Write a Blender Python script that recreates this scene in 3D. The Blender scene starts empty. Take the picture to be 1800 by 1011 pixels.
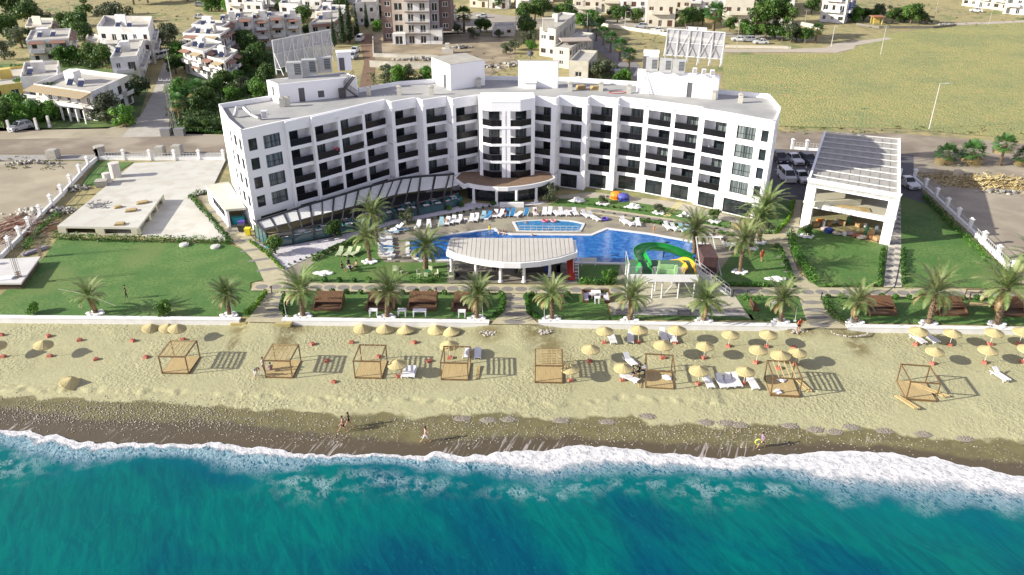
import bpy, bmesh, math, random
import numpy as np
from mathutils import Vector, Matrix, noise as mnoise
R=math.radians
rnd=random.Random(7)
scene=bpy.context.scene
COL=scene.collection
# ---------------- camera ----------------
CAM_H=43.5; TH=R(27.2); FPX=1400.; CX,CY=900.,505.5
cd=bpy.data.cameras.new('camera'); cam=bpy.data.objects.new('camera',cd); COL.objects.link(cam)
cam.location=(0,0,CAM_H); cam.rotation_euler=(R(90)-TH,0,0)
cd.sensor_width=36.; cd.lens=FPX/1800.*36.; cd.clip_start=0.5; cd.clip_end=3000
scene.camera=cam
# ---------------- sun and sky ----------------
SUN_EL=R(23.); AZ=R(12.)   # shadows run to +x, slightly inland
sdir=Vector((math.cos(AZ)*math.cos(SUN_EL),math.sin(AZ)*math.cos(SUN_EL),-math.sin(SUN_EL)))
w=bpy.data.worlds.new('World'); scene.world=w; w.use_nodes=True
nt=w.node_tree; bg=nt.nodes['Background']
sky=nt.nodes.new('ShaderNodeTexSky'); sky.sky_type='NISHITA'; sky.sun_disc=False
sky.sun_elevation=SUN_EL; sky.sun_rotation=math.atan2(-sdir.x,-sdir.y); sky.air_density=1.; sky.dust_density=.6
hsv=nt.nodes.new('ShaderNodeHueSaturation'); hsv.inputs['Saturation'].default_value=.5; hsv.inputs['Value'].default_value=1.0
wb=nt.nodes.new('ShaderNodeMix'); wb.data_type='RGBA'; wb.blend_type='MULTIPLY'; wb.inputs[0].default_value=1.; wb.inputs[7].default_value=(1.08,.98,1.05,1)
nt.links.new(sky.outputs[0],hsv.inputs['Color']); nt.links.new(hsv.outputs[0],wb.inputs[6]); nt.links.new(wb.outputs[2],bg.inputs[0]); bg.inputs[1].default_value=.115
sl=bpy.data.lights.new('sun','SUN'); sl.energy=4.8; sl.angle=R(.5); sl.color=(1.,.965,.82)
so=bpy.data.objects.new('sun',sl); COL.objects.link(so); so.rotation_euler=sdir.to_track_quat('-Z','Y').to_euler(); so.location=(-60,0,80)
scene.view_settings.view_transform='Standard'; scene.view_settings.look='None'
scene.view_settings.exposure=.86; scene.view_settings.gamma=1.
try:
    scene.cycles.use_denoising=True; scene.cycles.max_bounces=5; scene.cycles.diffuse_bounces=3
    scene.cycles.glossy_bounces=3; scene.cycles.transparent_max_bounces=6
except Exception: pass
# ---------------- surveying: photo pixel (1800 wide) -> place on level z ----------------
def G(px,py,z=0.):
    a=(px-CX)/FPX; b=(py-CY)/FPX
    dy=math.cos(TH)-b*math.sin(TH); dz=-math.sin(TH)-b*math.cos(TH)
    t=(z-CAM_H)/dz
    return (a*t,dy*t)
def GP(pts,z=0.): return [G(x,y,z) for x,y in pts]
# ---------------- materials ----------------
MATS={}
def mat(name,c1,c2=None,rough=.8,scale=2.,bump=0.,bscale=None,detail=4.,metal=0.,spec=.5,c3=None,scale3=.15,contrast=1.,vec_scale=None,bdist=.05):
    if name in MATS: return MATS[name]
    m=bpy.data.materials.new(name); m.use_nodes=True; MATS[name]=m
    n=m.node_tree.nodes; l=m.node_tree.links; b=n['Principled BSDF']
    b.inputs['Roughness'].default_value=rough; b.inputs['Metallic'].default_value=metal
    b.inputs['Specular IOR Level'].default_value=spec
    g=n.new('ShaderNodeNewGeometry'); vec=g.outputs['Position']
    if vec_scale:
        mp=n.new('ShaderNodeMapping'); mp.inputs['Scale'].default_value=vec_scale; l.new(vec,mp.inputs[0]); vec=mp.outputs[0]
    if c2 is None: c2=tuple(x*.86 for x in c1)
    nz=n.new('ShaderNodeTexNoise'); nz.inputs['Scale'].default_value=scale; nz.inputs['Detail'].default_value=detail
    l.new(vec,nz.inputs['Vector'])
    r=n.new('ShaderNodeValToRGB'); e=r.color_ramp.elements
    e[0].position=.5-.2/contrast; e[1].position=.5+.2/contrast
    e[0].color=(*c2,1); e[1].color=(*c1,1); l.new(nz.outputs[0],r.inputs[0]); out=r.outputs[0]
    if c3:
        n3=n.new('ShaderNodeTexNoise'); n3.inputs['Scale'].default_value=scale3; n3.inputs['Detail'].default_value=6
        l.new(g.outputs['Position'],n3.inputs['Vector'])
        r3=n.new('ShaderNodeValToRGB'); r3.color_ramp.elements[0].position=.45; r3.color_ramp.elements[1].position=.62
        l.new(n3.outputs[0],r3.inputs[0])
        mx=n.new('ShaderNodeMix'); mx.data_type='RGBA'; l.new(r3.outputs[0],mx.inputs[0]); l.new(out,mx.inputs[6]); mx.inputs[7].default_value=(*c3,1); out=mx.outputs[2]
    l.new(out,b.inputs['Base Color'])
    if bump>0:
        nb=n.new('ShaderNodeTexNoise'); nb.inputs['Scale'].default_value=bscale or scale*4; nb.inputs['Detail'].default_value=5; l.new(vec,nb.inputs['Vector'])
        bp=n.new('ShaderNodeBump'); bp.inputs['Strength'].default_value=bump; bp.inputs['Distance'].default_value=bdist
        l.new(nb.outputs[0],bp.inputs['Height']); l.new(bp.outputs[0],b.inputs['Normal'])
    return m
def leafmat(name,c1,c2,c3=None,trans=.25,rough=.5):
    if name in MATS: return MATS[name]
    m=mat(name,c1,c2,rough=rough,scale=1.7,detail=3,contrast=2,c3=c3,scale3=.5,spec=.3)
    n=m.node_tree.nodes; l=m.node_tree.links; b=n['Principled BSDF']
    oi=n.new('ShaderNodeObjectInfo'); hs=n.new('ShaderNodeHueSaturation'); src=b.inputs['Base Color'].links[0].from_socket
    ma=n.new('ShaderNodeMath'); ma.operation='MULTIPLY_ADD'; ma.inputs[1].default_value=.5; ma.inputs[2].default_value=.75; l.new(oi.outputs['Random'],ma.inputs[0])
    l.new(ma.outputs[0],hs.inputs['Value']); l.new(src,hs.inputs['Color']); l.new(hs.outputs[0],b.inputs['Base Color'])
    t=n.new('ShaderNodeBsdfTranslucent'); l.new(hs.outputs[0],t.inputs[0]); ms=n.new('ShaderNodeMixShader'); ms.inputs[0].default_value=trans
    o=n['Material Output']; l.new(b.outputs[0],ms.inputs[1]); l.new(t.outputs[0],ms.inputs[2]); l.new(ms.outputs[0],o.inputs[0])
    return m
WHITE=mat('white_render',(.86,.855,.88),(.81,.805,.83),rough=.75,scale=.35,bump=.05,bscale=6)
WHITE2=mat('white_trim',(.82,.81,.81),(.78,.77,.78),rough=.6,scale=1)
ROOFM=mat('roof_screed',(.34,.335,.335),(.29,.285,.29),rough=.9,scale=.5,c3=(.37,.365,.355),scale3=.2,bump=.2,bscale=8)
GLASS=mat('dark_glass',(.012,.017,.02),(.028,.036,.042),rough=.08,scale=.8,detail=1,contrast=2,spec=.7)
CURT=mat('curtained_glass',(.20,.23,.23),(.03,.04,.045),rough=.12,scale=1.,vec_scale=(5.5,5.5,.12),contrast=1.5,detail=2)
RAIL=mat('smoked_glass_railing',(.008,.008,.010),(.014,.013,.015),rough=.2,scale=.7,spec=.25)
FRAME=mat('anthracite_frame',(.025,.025,.03),rough=.4,scale=3)
BLACK=mat('black_rubber',(.012,.012,.012),rough=.7)
STEEL=mat('grey_steel',(.35,.35,.36),(.28,.28,.29),rough=.4,metal=.5,scale=3)
DSTEEL=mat('dark_steel',(.06,.055,.06),rough=.5)
GALV=mat('white_painted_steel',(.62,.62,.62),(.5,.5,.5),rough=.5,scale=4)
CONC=mat('concrete',(.42,.40,.36),(.34,.32,.28),rough=.9,scale=.8,bump=.15,bscale=10)
PALEC=mat('pale_concrete_slab',(.56,.55,.51),(.49,.475,.43),rough=.9,scale=.25,detail=8,c3=(.47,.44,.39),scale3=.5,bump=.1,bscale=9)
WOOD=mat('sun_bleached_timber',(.50,.38,.19),(.38,.28,.13),rough=.8,scale=1,vec_scale=(9,.8,9),bump=.2)
WOODD=mat('brown_stained_timber',(.13,.07,.035),(.09,.045,.022),rough=.7,scale=1,vec_scale=(10,1,10))
DECKW=mat('pergola_frame_timber',(.17,.10,.045),(.12,.07,.03),rough=.75,scale=3)
PALEW=mat('pale_lumber',(.45,.34,.17),(.33,.24,.11),rough=.8,scale=3)
STRAW=mat('woven_straw',(.50,.42,.22),(.40,.33,.16),rough=.95,scale=14,bump=.5,bscale=30,detail=2)
PINK=mat('salmon_painted_block',(.42,.13,.09),(.33,.10,.07),rough=.8,scale=5)
PLAST=mat('white_plastic',(.78,.77,.80),(.72,.71,.75),rough=.35,scale=4)
BLUET=mat('blue_cloth',(.03,.20,.42),(.02,.15,.34),rough=.8,scale=6)
PALEBL=mat('pale_blue_cloth',(.30,.50,.58),rough=.8,scale=6)
TURQ=mat('turquoise_plastic',(.03,.38,.40),(.02,.30,.33),rough=.4)
SKIN=mat('skin',(.45,.26,.17),(.40,.22,.14),rough=.5,scale=8)
HAIR=mat('dark_hair',(.02,.013,.01),rough=.6)
TRUNK=mat('palm_trunk',(.20,.14,.085),(.10,.07,.045),rough=.95,scale=7,bump=.8,bscale=9,detail=3)
BARK=mat('bark',(.16,.12,.08),(.10,.075,.05),rough=.95,scale=5,bump=.5)
PALMG=leafmat('date_palm_leaf',(.18,.24,.085),(.10,.155,.045),c3=(.26,.29,.13))
PALMD=leafmat('dry_palm_leaf',(.32,.25,.12),(.25,.18,.08))
FANG=leafmat('fan_palm_leaf',(.06,.15,.035),(.04,.10,.025),c3=(.09,.2,.06))
TREEG=leafmat('broad_leaf',(.055,.12,.022),(.03,.07,.014),c3=(.09,.15,.03))
TREEL=leafmat('bright_leaf',(.09,.22,.025),(.05,.13,.02),c3=(.13,.26,.04))
TREEO=leafmat('olive_leaf',(.09,.115,.055),(.055,.075,.035),c3=(.13,.15,.09))
TREED=leafmat('cypress_leaf',(.035,.07,.022),(.02,.04,.014),c3=(.05,.09,.035))
# ---------------- mesh builder ----------------
class MB:
    def __init__(s): s.v=[]; s.f=[]; s.m=[]; s.mi=0
    def q(s,*pts):
        i=len(s.v); s.v+= [tuple(p) for p in pts]; s.f.append(tuple(range(i,i+len(pts)))); s.m.append(s.mi)
    def hexa(s,b,t):
        i=len(s.v); s.v+=[tuple(p) for p in b]+[tuple(p) for p in t]
        for f in ((3,2,1,0),(4,5,6,7),(0,1,5,4),(1,2,6,5),(2,3,7,6),(3,0,4,7)):
            s.f.append(tuple(i+k for k in f)); s.m.append(s.mi)
    def box(s,x0,y0,z0,x1,y1,z1):
        s.hexa([(x0,y0,z0),(x1,y0,z0),(x1,y1,z0),(x0,y1,z0)],[(x0,y0,z1),(x1,y0,z1),(x1,y1,z1),(x0,y1,z1)])
    def obox(s,c,sx,sy,sz,rz=0.,rx=0.):
        M=Matrix.Rotation(rz,3,'Z')@Matrix.Rotation(rx,3,'X'); c=Vector(c)
        P=[c+M@Vector((a*sx/2,b*sy/2,d*sz/2)) for d in(-1,1) for a,b in((-1,-1),(1,-1),(1,1),(-1,1))]
        s.hexa(P[:4],P[4:])
    def bar(s,a,b,wd,ht=None):
        a=Vector(a);b=Vector(b);d=(b-a)
        if d.length<1e-6: return
        d.normalize(); up=Vector((0,0,1)) if abs(d.z)<.95 else Vector((1,0,0))
        x=d.cross(up).normalized()*(wd/2); y=x.cross(d).normalized()*((ht or wd)/2)
        s.hexa([a-x-y,a+x-y,a+x+y,a-x+y],[b-x-y,b+x-y,b+x+y,b-x+y])
    def prism(s,poly,z0,z1):
        n=len(poly); i=len(s.v)
        ar=sum(poly[k][0]*poly[(k+1)%n][1]-poly[(k+1)%n][0]*poly[k][1] for k in range(n))
        if ar<0: poly=poly[::-1]
        s.v+=[(p[0],p[1],z0) for p in poly]+[(p[0],p[1],z1) for p in poly]
        s.f.append(tuple(i+k for k in reversed(range(n)))); s.m.append(s.mi)
        s.f.append(tuple(i+n+k for k in range(n))); s.m.append(s.mi)
        for k in range(n):
            j=(k+1)%n; s.f.append((i+k,i+j,i+n+j,i+n+k)); s.m.append(s.mi)
    def sheet(s,poly,z):
        n=len(poly); ar=sum(poly[k][0]*poly[(k+1)%n][1]-poly[(k+1)%n][0]*poly[k][1] for k in range(n))
        if ar<0: poly=poly[::-1]
        s.q(*[(p[0],p[1],z) for p in poly])
    def tube(s,pts,rads,n=8,cap=True):
        i=len(s.v); m=len(pts)
        for k,p in enumerate(pts):
            p=Vector(p); a=Vector(pts[max(k-1,0)]); b=Vector(pts[min(k+1,m-1)]); d=(b-a).normalized()
            up=Vector((0,0,1)) if abs(d.z)<.9 else Vector((0,1,0)); x=d.cross(up).normalized(); y=x.cross(d)
            r=rads[k] if hasattr(rads,'__len__') else rads
            for j in range(n):
                t=2*math.pi*j/n; s.v.append(tuple(p+x*(r*math.cos(t))+y*(r*math.sin(t))))
        for k in range(m-1):
            for j in range(n):
                j2=(j+1)%n; s.f.append((i+k*n+j,i+k*n+j2,i+(k+1)*n+j2,i+(k+1)*n+j)); s.m.append(s.mi)
        if cap:
            s.f.append(tuple(i+j for j in reversed(range(n)))); s.m.append(s.mi)
            s.f.append(tuple(i+(m-1)*n+j for j in range(n))); s.m.append(s.mi)
    def cyl(s,x,y,z0,z1,r,r1=None,n=12): s.tube([(x,y,z0),(x,y,z1)],[r,r if r1 is None else r1],n)
    def disc(s,x,y,z,rx,ry=None,n=16,a0=0,a1=2*math.pi,rot=0):
        ry=ry or rx; P=[]
        for k in range(n):
            t=a0+(a1-a0)*k/(n if a1-a0>6.28 else n-1); u=rx*math.cos(t); v=ry*math.sin(t)
            P.append((x+u*math.cos(rot)-v*math.sin(rot),y+u*math.sin(rot)+v*math.cos(rot),z))
        s.q(*P)
    def blob(s,c,rx,ry,rz,jit=.12,seg=8,rings=5,seed=0):
        r=random.Random(seed); i=len(s.v)
        s.v.append((c[0],c[1],c[2]+rz))
        for a in range(1,rings):
            ph=math.pi*a/rings
            for b in range(seg):
                t=2*math.pi*b/seg; k=1+r.uniform(-jit,jit)
                s.v.append((c[0]+rx*k*math.sin(ph)*math.cos(t),c[1]+ry*k*math.sin(ph)*math.sin(t),c[2]+rz*k*math.cos(ph)))
        s.v.append((c[0],c[1],c[2]-rz)); e=len(s.v)-1
        for b in range(seg):
            b2=(b+1)%seg; s.f.append((i,i+1+b,i+1+b2)); s.m.append(s.mi)
            for a in range(rings-2):
                s.f.append((i+1+a*seg+b,i+1+(a+1)*seg+b,i+1+(a+1)*seg+b2,i+1+a*seg+b2)); s.m.append(s.mi)
            s.f.append((i+1+(rings-2)*seg+b,e,i+1+(rings-2)*seg+b2)); s.m.append(s.mi)
    def build(s,name,mats,parent=None,loc=(0,0,0),rz=0,smooth=False,**props):
        me=bpy.data.meshes.new(name); me.from_pydata(s.v,[],s.f)
        if not isinstance(mats,(list,tuple)): mats=[mats]
        for m in mats: me.materials.append(m)
        if len(mats)>1: me.polygons.foreach_set('material_index',s.m)
        if smooth: me.polygons.foreach_set('use_smooth',[True]*len(me.polygons))
        me.update()
        o=bpy.data.objects.new(name,me); COL.objects.link(o); o.location=loc; o.rotation_euler=(0,0,rz)
        if parent is not None: o.parent=parent
        for k,v in props.items(): o[k]=v
        return o
def tag(o,label,cat,group=None,kind=None):
    o['label']=label; o['category']=cat
    if group: o['group']=group
    if kind: o['kind']=kind
    return o
def thing(name,label,cat,loc=(0,0,0),rz=0.,group=None):
    o=bpy.data.objects.new(name,None); COL.objects.link(o); o.location=loc; o.rotation_euler=(0,0,rz); o.empty_display_size=.3
    return tag(o,label,cat,group)
def struct(name,mb,m): return mb.build(name,m,kind='structure')
KIDS={}
def kids(o):
    if o.name not in KIDS: KIDS[o.name]=[c for c in bpy.data.objects if c.parent==o]
    return KIDS[o.name]
def dup(root,loc,rz=0.,label=None,group=None,scale=1.):
    r=root.copy(); COL.objects.link(r); r.location=loc; r.rotation_euler=(0,0,rz); r.scale=(scale,)*3 if not hasattr(scale,'__len__') else scale
    if label: r['label']=label
    if group: r['group']=group
    for ch in kids(root):
        c=ch.copy(); COL.objects.link(c); c.parent=r
        for g in kids(ch):
            d=g.copy(); COL.objects.link(d); d.parent=c
    return r
class Maker:
    """first use moves the prototype, later uses copy it"""
    def __init__(s,proto): s.p=proto; s.used=False
    def __call__(s,loc,rz=0.,label=None,group=None,scale=1.):
        if len(loc)==2: loc=(loc[0],loc[1],0.)
        sc=(scale,)*3 if not hasattr(scale,'__len__') else scale
        if not s.used:
            s.used=True; kids(s.p)
            for k in kids(s.p): kids(k)
            s.p.location=loc; s.p.rotation_euler=(0,0,rz); s.p.scale=sc
            if label: s.p['label']=label
            if group: s.p['group']=group
            return s.p
        return dup(s.p,loc,rz,label,group,sc)
ORD=['first','second','third','fourth','fifth','sixth','seventh','eighth','ninth','tenth','eleventh','twelfth','thirteenth','fourteenth','fifteenth','sixteenth','seventeenth','eighteenth','nineteenth','twentieth','twenty first','twenty second','twenty third','twenty fourth','twenty fifth','twenty sixth','twenty seventh','twenty eighth','twenty ninth','thirtieth']
# ================= BEACH AND SEA =================
SHO=[(-400,757),(-60,757),(0,757),(50,760),(97,767),(133,777),(200,780),(333,782),(383,779),(433,788),(483,788),(517,798),(560,802),(600,800),(660,798),(710,803),(773,797),(827,803),(850,803),(877,795),(960,793),(1010,784),(1053,787),(1100,788),(1160,798),(1200,800),(1250,808),(1333,802),(1400,800),(1433,795),(1483,794),(1567,797),(1600,805),(1643,805),(1683,817),(1723,823),(1750,832),(1800,839),(1900,855),(2200,890)]
LOW=[(-60,775),(0,776),(67,798),(133,811),(200,806),(267,797),(333,802),(400,817),(467,823),(533,820),(600,811),(660,812),(760,824),(843,828),(910,835),(960,838),(1027,827),(1093,822),(1160,827),(1200,827),(1267,833),(1333,830),(1400,840),(1467,858),(1533,862),(1600,867),(1667,870),(1733,877),(1800,887),(1900,900)]
WET=[(-60,690),(0,694),(100,700),(300,709),(383,711),(417,718),(533,723),(600,731),(640,726),(677,727),(727,735),(793,728),(893,727),(960,733),(1027,733),(1110,728),(1143,743),(1200,742),(1267,748),(1333,743),(1400,745),(1433,758),(1500,755),(1533,748),(1600,758),(1667,767),(1800,773),(1900,780)]
DARK=[(-60,712),(0,716),(150,735),(300,738),(400,742),(500,752),(600,762),(730,773),(860,766),(1000,763),(1160,775),(1300,780),(1400,776),(1533,777),(1700,799),(1767,808),(1800,810),(1900,820)]
def line(pts,z):
    p=[G(x,y,z) for x,y in pts]; return np.array([a[0] for a in p]),np.array([a[1] for a in p])
sx_,sy_=line(SHO,-1.4); lx_,ly_=line(LOW,-1.4); wx_,wy_=line(WET,-.85); dx_,dy_=line(DARK,-1.05)
def yshore(x): return float(np.interp(x,sx_,sy_))
sxs=np.linspace(-80,80,321); _s=np.interp(sxs,sx_,sy_); _k=np.ones(25)/25; _sm=np.convolve(np.pad(_s,12,'edge'),_k,'valid')
def ysm(x): return float(np.interp(x,sxs,_sm))
def wally(x): return 78.05-.0247*(x+57.4)-.4
GAPS=[(G(470,560,0)[0],2.6),(G(905,565,0)[0],4.3),(G(1441,572,0)[0],4.0)]
def zb(x,y):
    d=y-ysm(x)
    z=float(np.interp(d,[-30,-1,0,2,6,8,15,30],[-6,-1.75,-1.5,-1.22,-.86,-.72,-.5,-.45]))
    for gx,gw in GAPS:
        e=math.exp(-((x-gx)/gw)**4)*max(0,min(1,(y-(wally(x)-4))/4)); z=z*(1-e)+(-.04)*e
    return z
def Gb(px,py):
    z=-.6
    for _ in range(6): x,y=G(px,py,z); z=zb(x,y)
    return (x,y,z)
def grid_obj(name,X,Y,Z,m,attrs):
    ny,nx=X.shape; me=bpy.data.meshes.new(name)
    V=np.stack([X,Y,Z],-1).reshape(-1,3)
    i=np.arange(ny*nx).reshape(ny,nx); F=np.stack([i[:-1,:-1],i[:-1,1:],i[1:,1:],i[1:,:-1]],-1).reshape(-1,4)
    me.vertices.add(len(V)); me.vertices.foreach_set('co',V.ravel().astype(np.float32))
    me.loops.add(F.size); me.loops.foreach_set('vertex_index',F.ravel().astype(np.int32))
    me.polygons.add(len(F)); me.polygons.foreach_set('loop_start',np.arange(0,F.size,4,dtype=np.int32)); me.polygons.foreach_set('loop_total',np.full(len(F),4,np.int32))
    me.polygons.foreach_set('use_smooth',np.ones(len(F),bool))
    me.update(calc_edges=True); me.validate()
    for k,a in attrs.items():
        at=me.attributes.new(k,'FLOAT','POINT'); at.data.foreach_set('value',a.ravel().astype(np.float32))
    me.materials.append(m); o=bpy.data.objects.new(name,me); COL.objects.link(o); o['kind']='structure'; return o
class NB:
    """tiny node helper"""
    def __init__(s,name):
        s.m=bpy.data.materials.new(name); s.m.use_nodes=True; s.n=s.m.node_tree.nodes; s.l=s.m.node_tree.links; s.b=s.n['Principled BSDF']; s.pos=s.n.new('ShaderNodeNewGeometry').outputs['Position']
    def noise(s,scale,detail=4,vs=None,dist=0,rough=.5):
        v=s.pos
        if vs:
            mp=s.n.new('ShaderNodeMapping')
            if len(vs)>3: mp.vector_type='TEXTURE'; mp.inputs['Rotation'].default_value=(0,0,vs[3]); mp.inputs['Scale'].default_value=[1/q for q in vs[:3]]
            else: mp.inputs['Scale'].default_value=vs[:3]
            s.l.new(v,mp.inputs[0]); v=mp.outputs[0]
        t=s.n.new('ShaderNodeTexNoise'); t.inputs['Scale'].default_value=scale; t.inputs['Detail'].default_value=detail; t.inputs['Distortion'].default_value=dist; t.inputs['Roughness'].default_value=rough
        s.l.new(v,t.inputs[0]); return t.outputs[0]
    def vor(s,scale,feat='F1',vs=None):
        v=s.pos
        if vs:
            mp=s.n.new('ShaderNodeMapping'); mp.inputs['Scale'].default_value=vs; s.l.new(v,mp.inputs[0]); v=mp.outputs[0]
        t=s.n.new('ShaderNodeTexVoronoi'); t.feature=feat; t.inputs['Scale'].default_value=scale; s.l.new(v,t.inputs[0]); return t.outputs[0]
    def attr(s,k): a=s.n.new('ShaderNodeAttribute'); a.attribute_name=k; return a.outputs['Fac']
    def math(s,op,a,b=None,c=None,clamp=False):
        m=s.n.new('ShaderNodeMath'); m.operation=op; m.use_clamp=clamp
        for i,v in enumerate((a,b,c)):
            if v is None: continue
            if hasattr(v,'is_linked'): s.l.new(v,m.inputs[i])
            else: m.inputs[i].default_value=v
        return m.outputs[0]
    def ss(s,v,a,b):
        m=s.n.new('ShaderNodeMapRange'); m.interpolation_type='SMOOTHSTEP'; s.l.new(v,m.inputs[0]); m.inputs[1].default_value=a; m.inputs[2].default_value=b; return m.outputs[0]
    def mix(s,f,a,b):
        m=s.n.new('ShaderNodeMix'); m.data_type='RGBA'
        for i,v in ((0,f),(6,a),(7,b)):
            if hasattr(v,'is_linked'): s.l.new(v,m.inputs[i])
            elif i==0: m.inputs[0].default_value=v
            else: m.inputs[i].default_value=(*v,1)
        return m.outputs[2]
    def color(s,c): s.l.new(c,s.b.inputs['Base Color'])
    def rough(s,v):
        if hasattr(v,'is_linked'): s.l.new(v,s.b.inputs['Roughness'])
        else: s.b.inputs['Roughness'].default_value=v
    def bump(s,h,st,dist=.1,prev=None):
        b=s.n.new('ShaderNodeBump'); b.inputs['Strength'].default_value=st; b.inputs['Distance'].default_value=dist; s.l.new(h,b.inputs['Height'])
        if prev is not None: s.l.new(prev,b.inputs['Normal'])
        s.l.new(b.outputs[0],s.b.inputs['Normal']); return b.outputs[0]
# sand
S=NB('beach_sand'); dw=S.attr('wet'); dd=S.attr('dark'); ds=S.attr('shore'); st=S.attr('stain')
dry=S.mix(S.ss(S.noise(.35,6),.35,.65),(.405,.385,.225),(.36,.34,.20))
dry=S.mix(S.ss(S.noise(5,5),.42,.62),dry,(.335,.315,.185))
n1=S.math('MULTIPLY_ADD',S.noise(.6,5),2.4,-1.2); dwn=S.math('ADD',dw,n1)
wetc=S.mix(S.ss(S.noise(1.2,5),.4,.6),(.145,.128,.056),(.118,.103,.047))
c=S.mix(S.ss(dwn,.25,-.25),dry,wetc)
ddn=S.math('ADD',dd,S.math('MULTIPLY_ADD',S.noise(.45,6,rough=.65),2.4,-1.2))
c=S.mix(S.ss(ddn,.5,-.4),c,(.085,.066,.04))
peb=S.ss(S.vor(4.6),.27,.12); pm=S.math('MULTIPLY',peb,S.math('MULTIPLY',S.ss(S.noise(.35,6,(1,1.6,1)),.44,.56),S.math('MULTIPLY',S.ss(dwn,1.2,-.2),S.ss(ds,.6,2.)))) 
c=S.mix(pm,c,(.42,.38,.30))
# backwash streaks on the wet sand
stn=S.ss(S.noise(1.,6,(.38,2.6,1,R(66)),dist=1.3),.56,.66); stm=S.math('MULTIPLY',stn,S.math('MULTIPLY',S.ss(ds,3.4,.2),S.ss(S.noise(.12,2),.44,.54)))
c=S.mix(S.math('MULTIPLY',stm,.7),c,(.52,.47,.46))
stain=S.math('MULTIPLY',st,S.ss(S.noise(.9,5),.3,.5)); c=S.mix(S.math('MULTIPLY',stain,.95),c,(.17,.14,.06))
S.color(c); S.rough(S.mix(S.ss(ddn,.5,-.4),(.95,.95,.95),(.42,.42,.42)))
foot=S.math('ADD',S.math('MULTIPLY',S.noise(3.6,5,dist=.6),.9),S.math('MULTIPLY',S.vor(2.9,'SMOOTH_F1'),.45))
dryf=S.math('MULTIPLY',foot,S.math('ADD',S.math('MULTIPLY',S.ss(dwn,-.3,.6),.9),.1))
b1=S.bump(S.math('MULTIPLY',dryf,S.math('MULTIPLY_ADD',S.ss(S.noise(.12,4),.42,.6),.8,.3)),.75,.16); S.bump(S.noise(22,3),.35,.02,b1)
nx=620; ny=190
xs=np.linspace(-88,88,nx); X=np.tile(xs,(ny,1)); Ys=np.array([ysm(x) for x in xs]); top=np.array([wally(x)+.25 for x in xs])
tt=np.linspace(0,1,ny)[:,None]; Y=(Ys-7)[None,:]*(1-tt)+top[None,:]*tt
Z=np.zeros_like(X)
for j in range(ny):
    for i in range(nx): Z[j,i]=zb(X[j,i],Y[j,i])
nzv=np.array([[mnoise.fractal((X[j,i]*1.3,Y[j,i]*1.3,0),.9,2.,3) for i in range(nx)] for j in range(ny)])
dW=Y-np.interp(X,wx_,wy_); dD=Y-np.interp(X,dx_,dy_); dS=Y-np.interp(X,sx_,sy_)
Z=Z+nzv*.022*np.clip((dW+1)/2,.15,1)
# little scarp left by the high tide
sc=np.interp(X,*line([(-60,676),(0,682),(100,687),(250,688),(400,694),(560,702),(700,707),(850,705),(1000,712),(1100,700),(1200,705),(1900,760)],-.7))
edge=Y-sc+nzv*.8
Z=Z+.14*np.clip(edge/.35,0,1)*np.exp(-np.clip(edge,0,99)/4)*(X<20)
stain=np.zeros_like(X)
for (px,py,rx,ry) in [(520,575,1.6,1.4),(500,600,1.,2.5),(860,585,1.6,1.8),(945,585,1.8,1.8),(965,612,1.7,3.),(975,640,2.,2.),(1495,585,3.2,1.),(1507,607,1.2,2.2),(1405,580,1.9,1.2),(420,580,1.,1.),(412,600,.5,2.)]:
    x,y,z=Gb(px,py); stain=np.maximum(stain,np.exp(-(((X-x)/rx)**2+((Y-y)/ry)**2)**1.5))
grid_obj('beach_sand',X,Y,Z,S.m,dict(wet=dW,dark=dD,shore=dS,stain=stain))
# sea
S=NB('sea_water'); t=S.attr('t'); d=S.attr('d'); pa=S.attr('patch')
big=S.noise(.06,4,(.7,1.3,1,R(-50)),dist=.5); st2=S.noise(1.,8,(.22,.85,1,R(-66)),dist=1.1,rough=.7)
deep=S.mix(S.ss(st2,.35,.65),(.0,.050,.098),(.0,.076,.12)); green=S.mix(S.ss(st2,.35,.65),(.0,.092,.105),(.0,.135,.125))
w1=S.mix(S.ss(S.math('ADD',big,S.ss(d,26,3)) if False else S.math('ADD',big,S.math('MULTIPLY',S.ss(d,17,3),.12)),.44,.62),deep,green)
w1=S.mix(S.math('MULTIPLY',S.ss(t,2.6,1.2),.5),w1,(.0,.125,.155))
w1=S.mix(S.math('MULTIPLY',S.ss(S.noise(2.2,6,(.5,1.2,1,R(-60)),rough=.7),.56,.72),.35),w1,(.004,.19,.18))
lace=S.math('SUBTRACT',1.,S.math('MULTIPLY',S.math('ABSOLUTE',S.math('SUBTRACT',S.noise(1.5,8,(.7,1.3,1,R(-62)),dist=1.5,rough=.68),.5)),9.),clamp=True)
fine=S.noise(4.2,8,(.65,1.25,1,R(-58)),dist=.8,rough=.72)
tj=S.math('ADD',t,S.math('MULTIPLY_ADD',S.noise(.7,5),.5,-.25))
tj2=S.math('DIVIDE',tj,S.attr('bw')); body=S.math('MULTIPLY',S.ss(tj2,1.0,.68),S.ss(fine,.36,.45))
fringe=S.math('MULTIPLY',S.ss(tj,1.35,.75),S.ss(fine,.49,.56))
spread=S.math('MULTIPLY',S.math('MAXIMUM',lace,S.math('MULTIPLY',S.ss(fine,.5,.6),.8)),S.ss(S.math('ADD',t,S.math('MULTIPLY_ADD',S.noise(.35,4),1.4,-.7)),1.55,.85),clamp=True)
ptm=S.math('MULTIPLY',lace,S.math('MULTIPLY',pa,S.ss(S.noise(.8,4),.42,.6)),clamp=True)
front=S.ss(t,.10,.03)
foam=S.math('MAXIMUM',S.math('MAXIMUM',S.math('MAXIMUM',body,S.math('MULTIPLY',fringe,.75)),S.math('MULTIPLY',S.math('MAXIMUM',spread,ptm),.6)),front)
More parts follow.
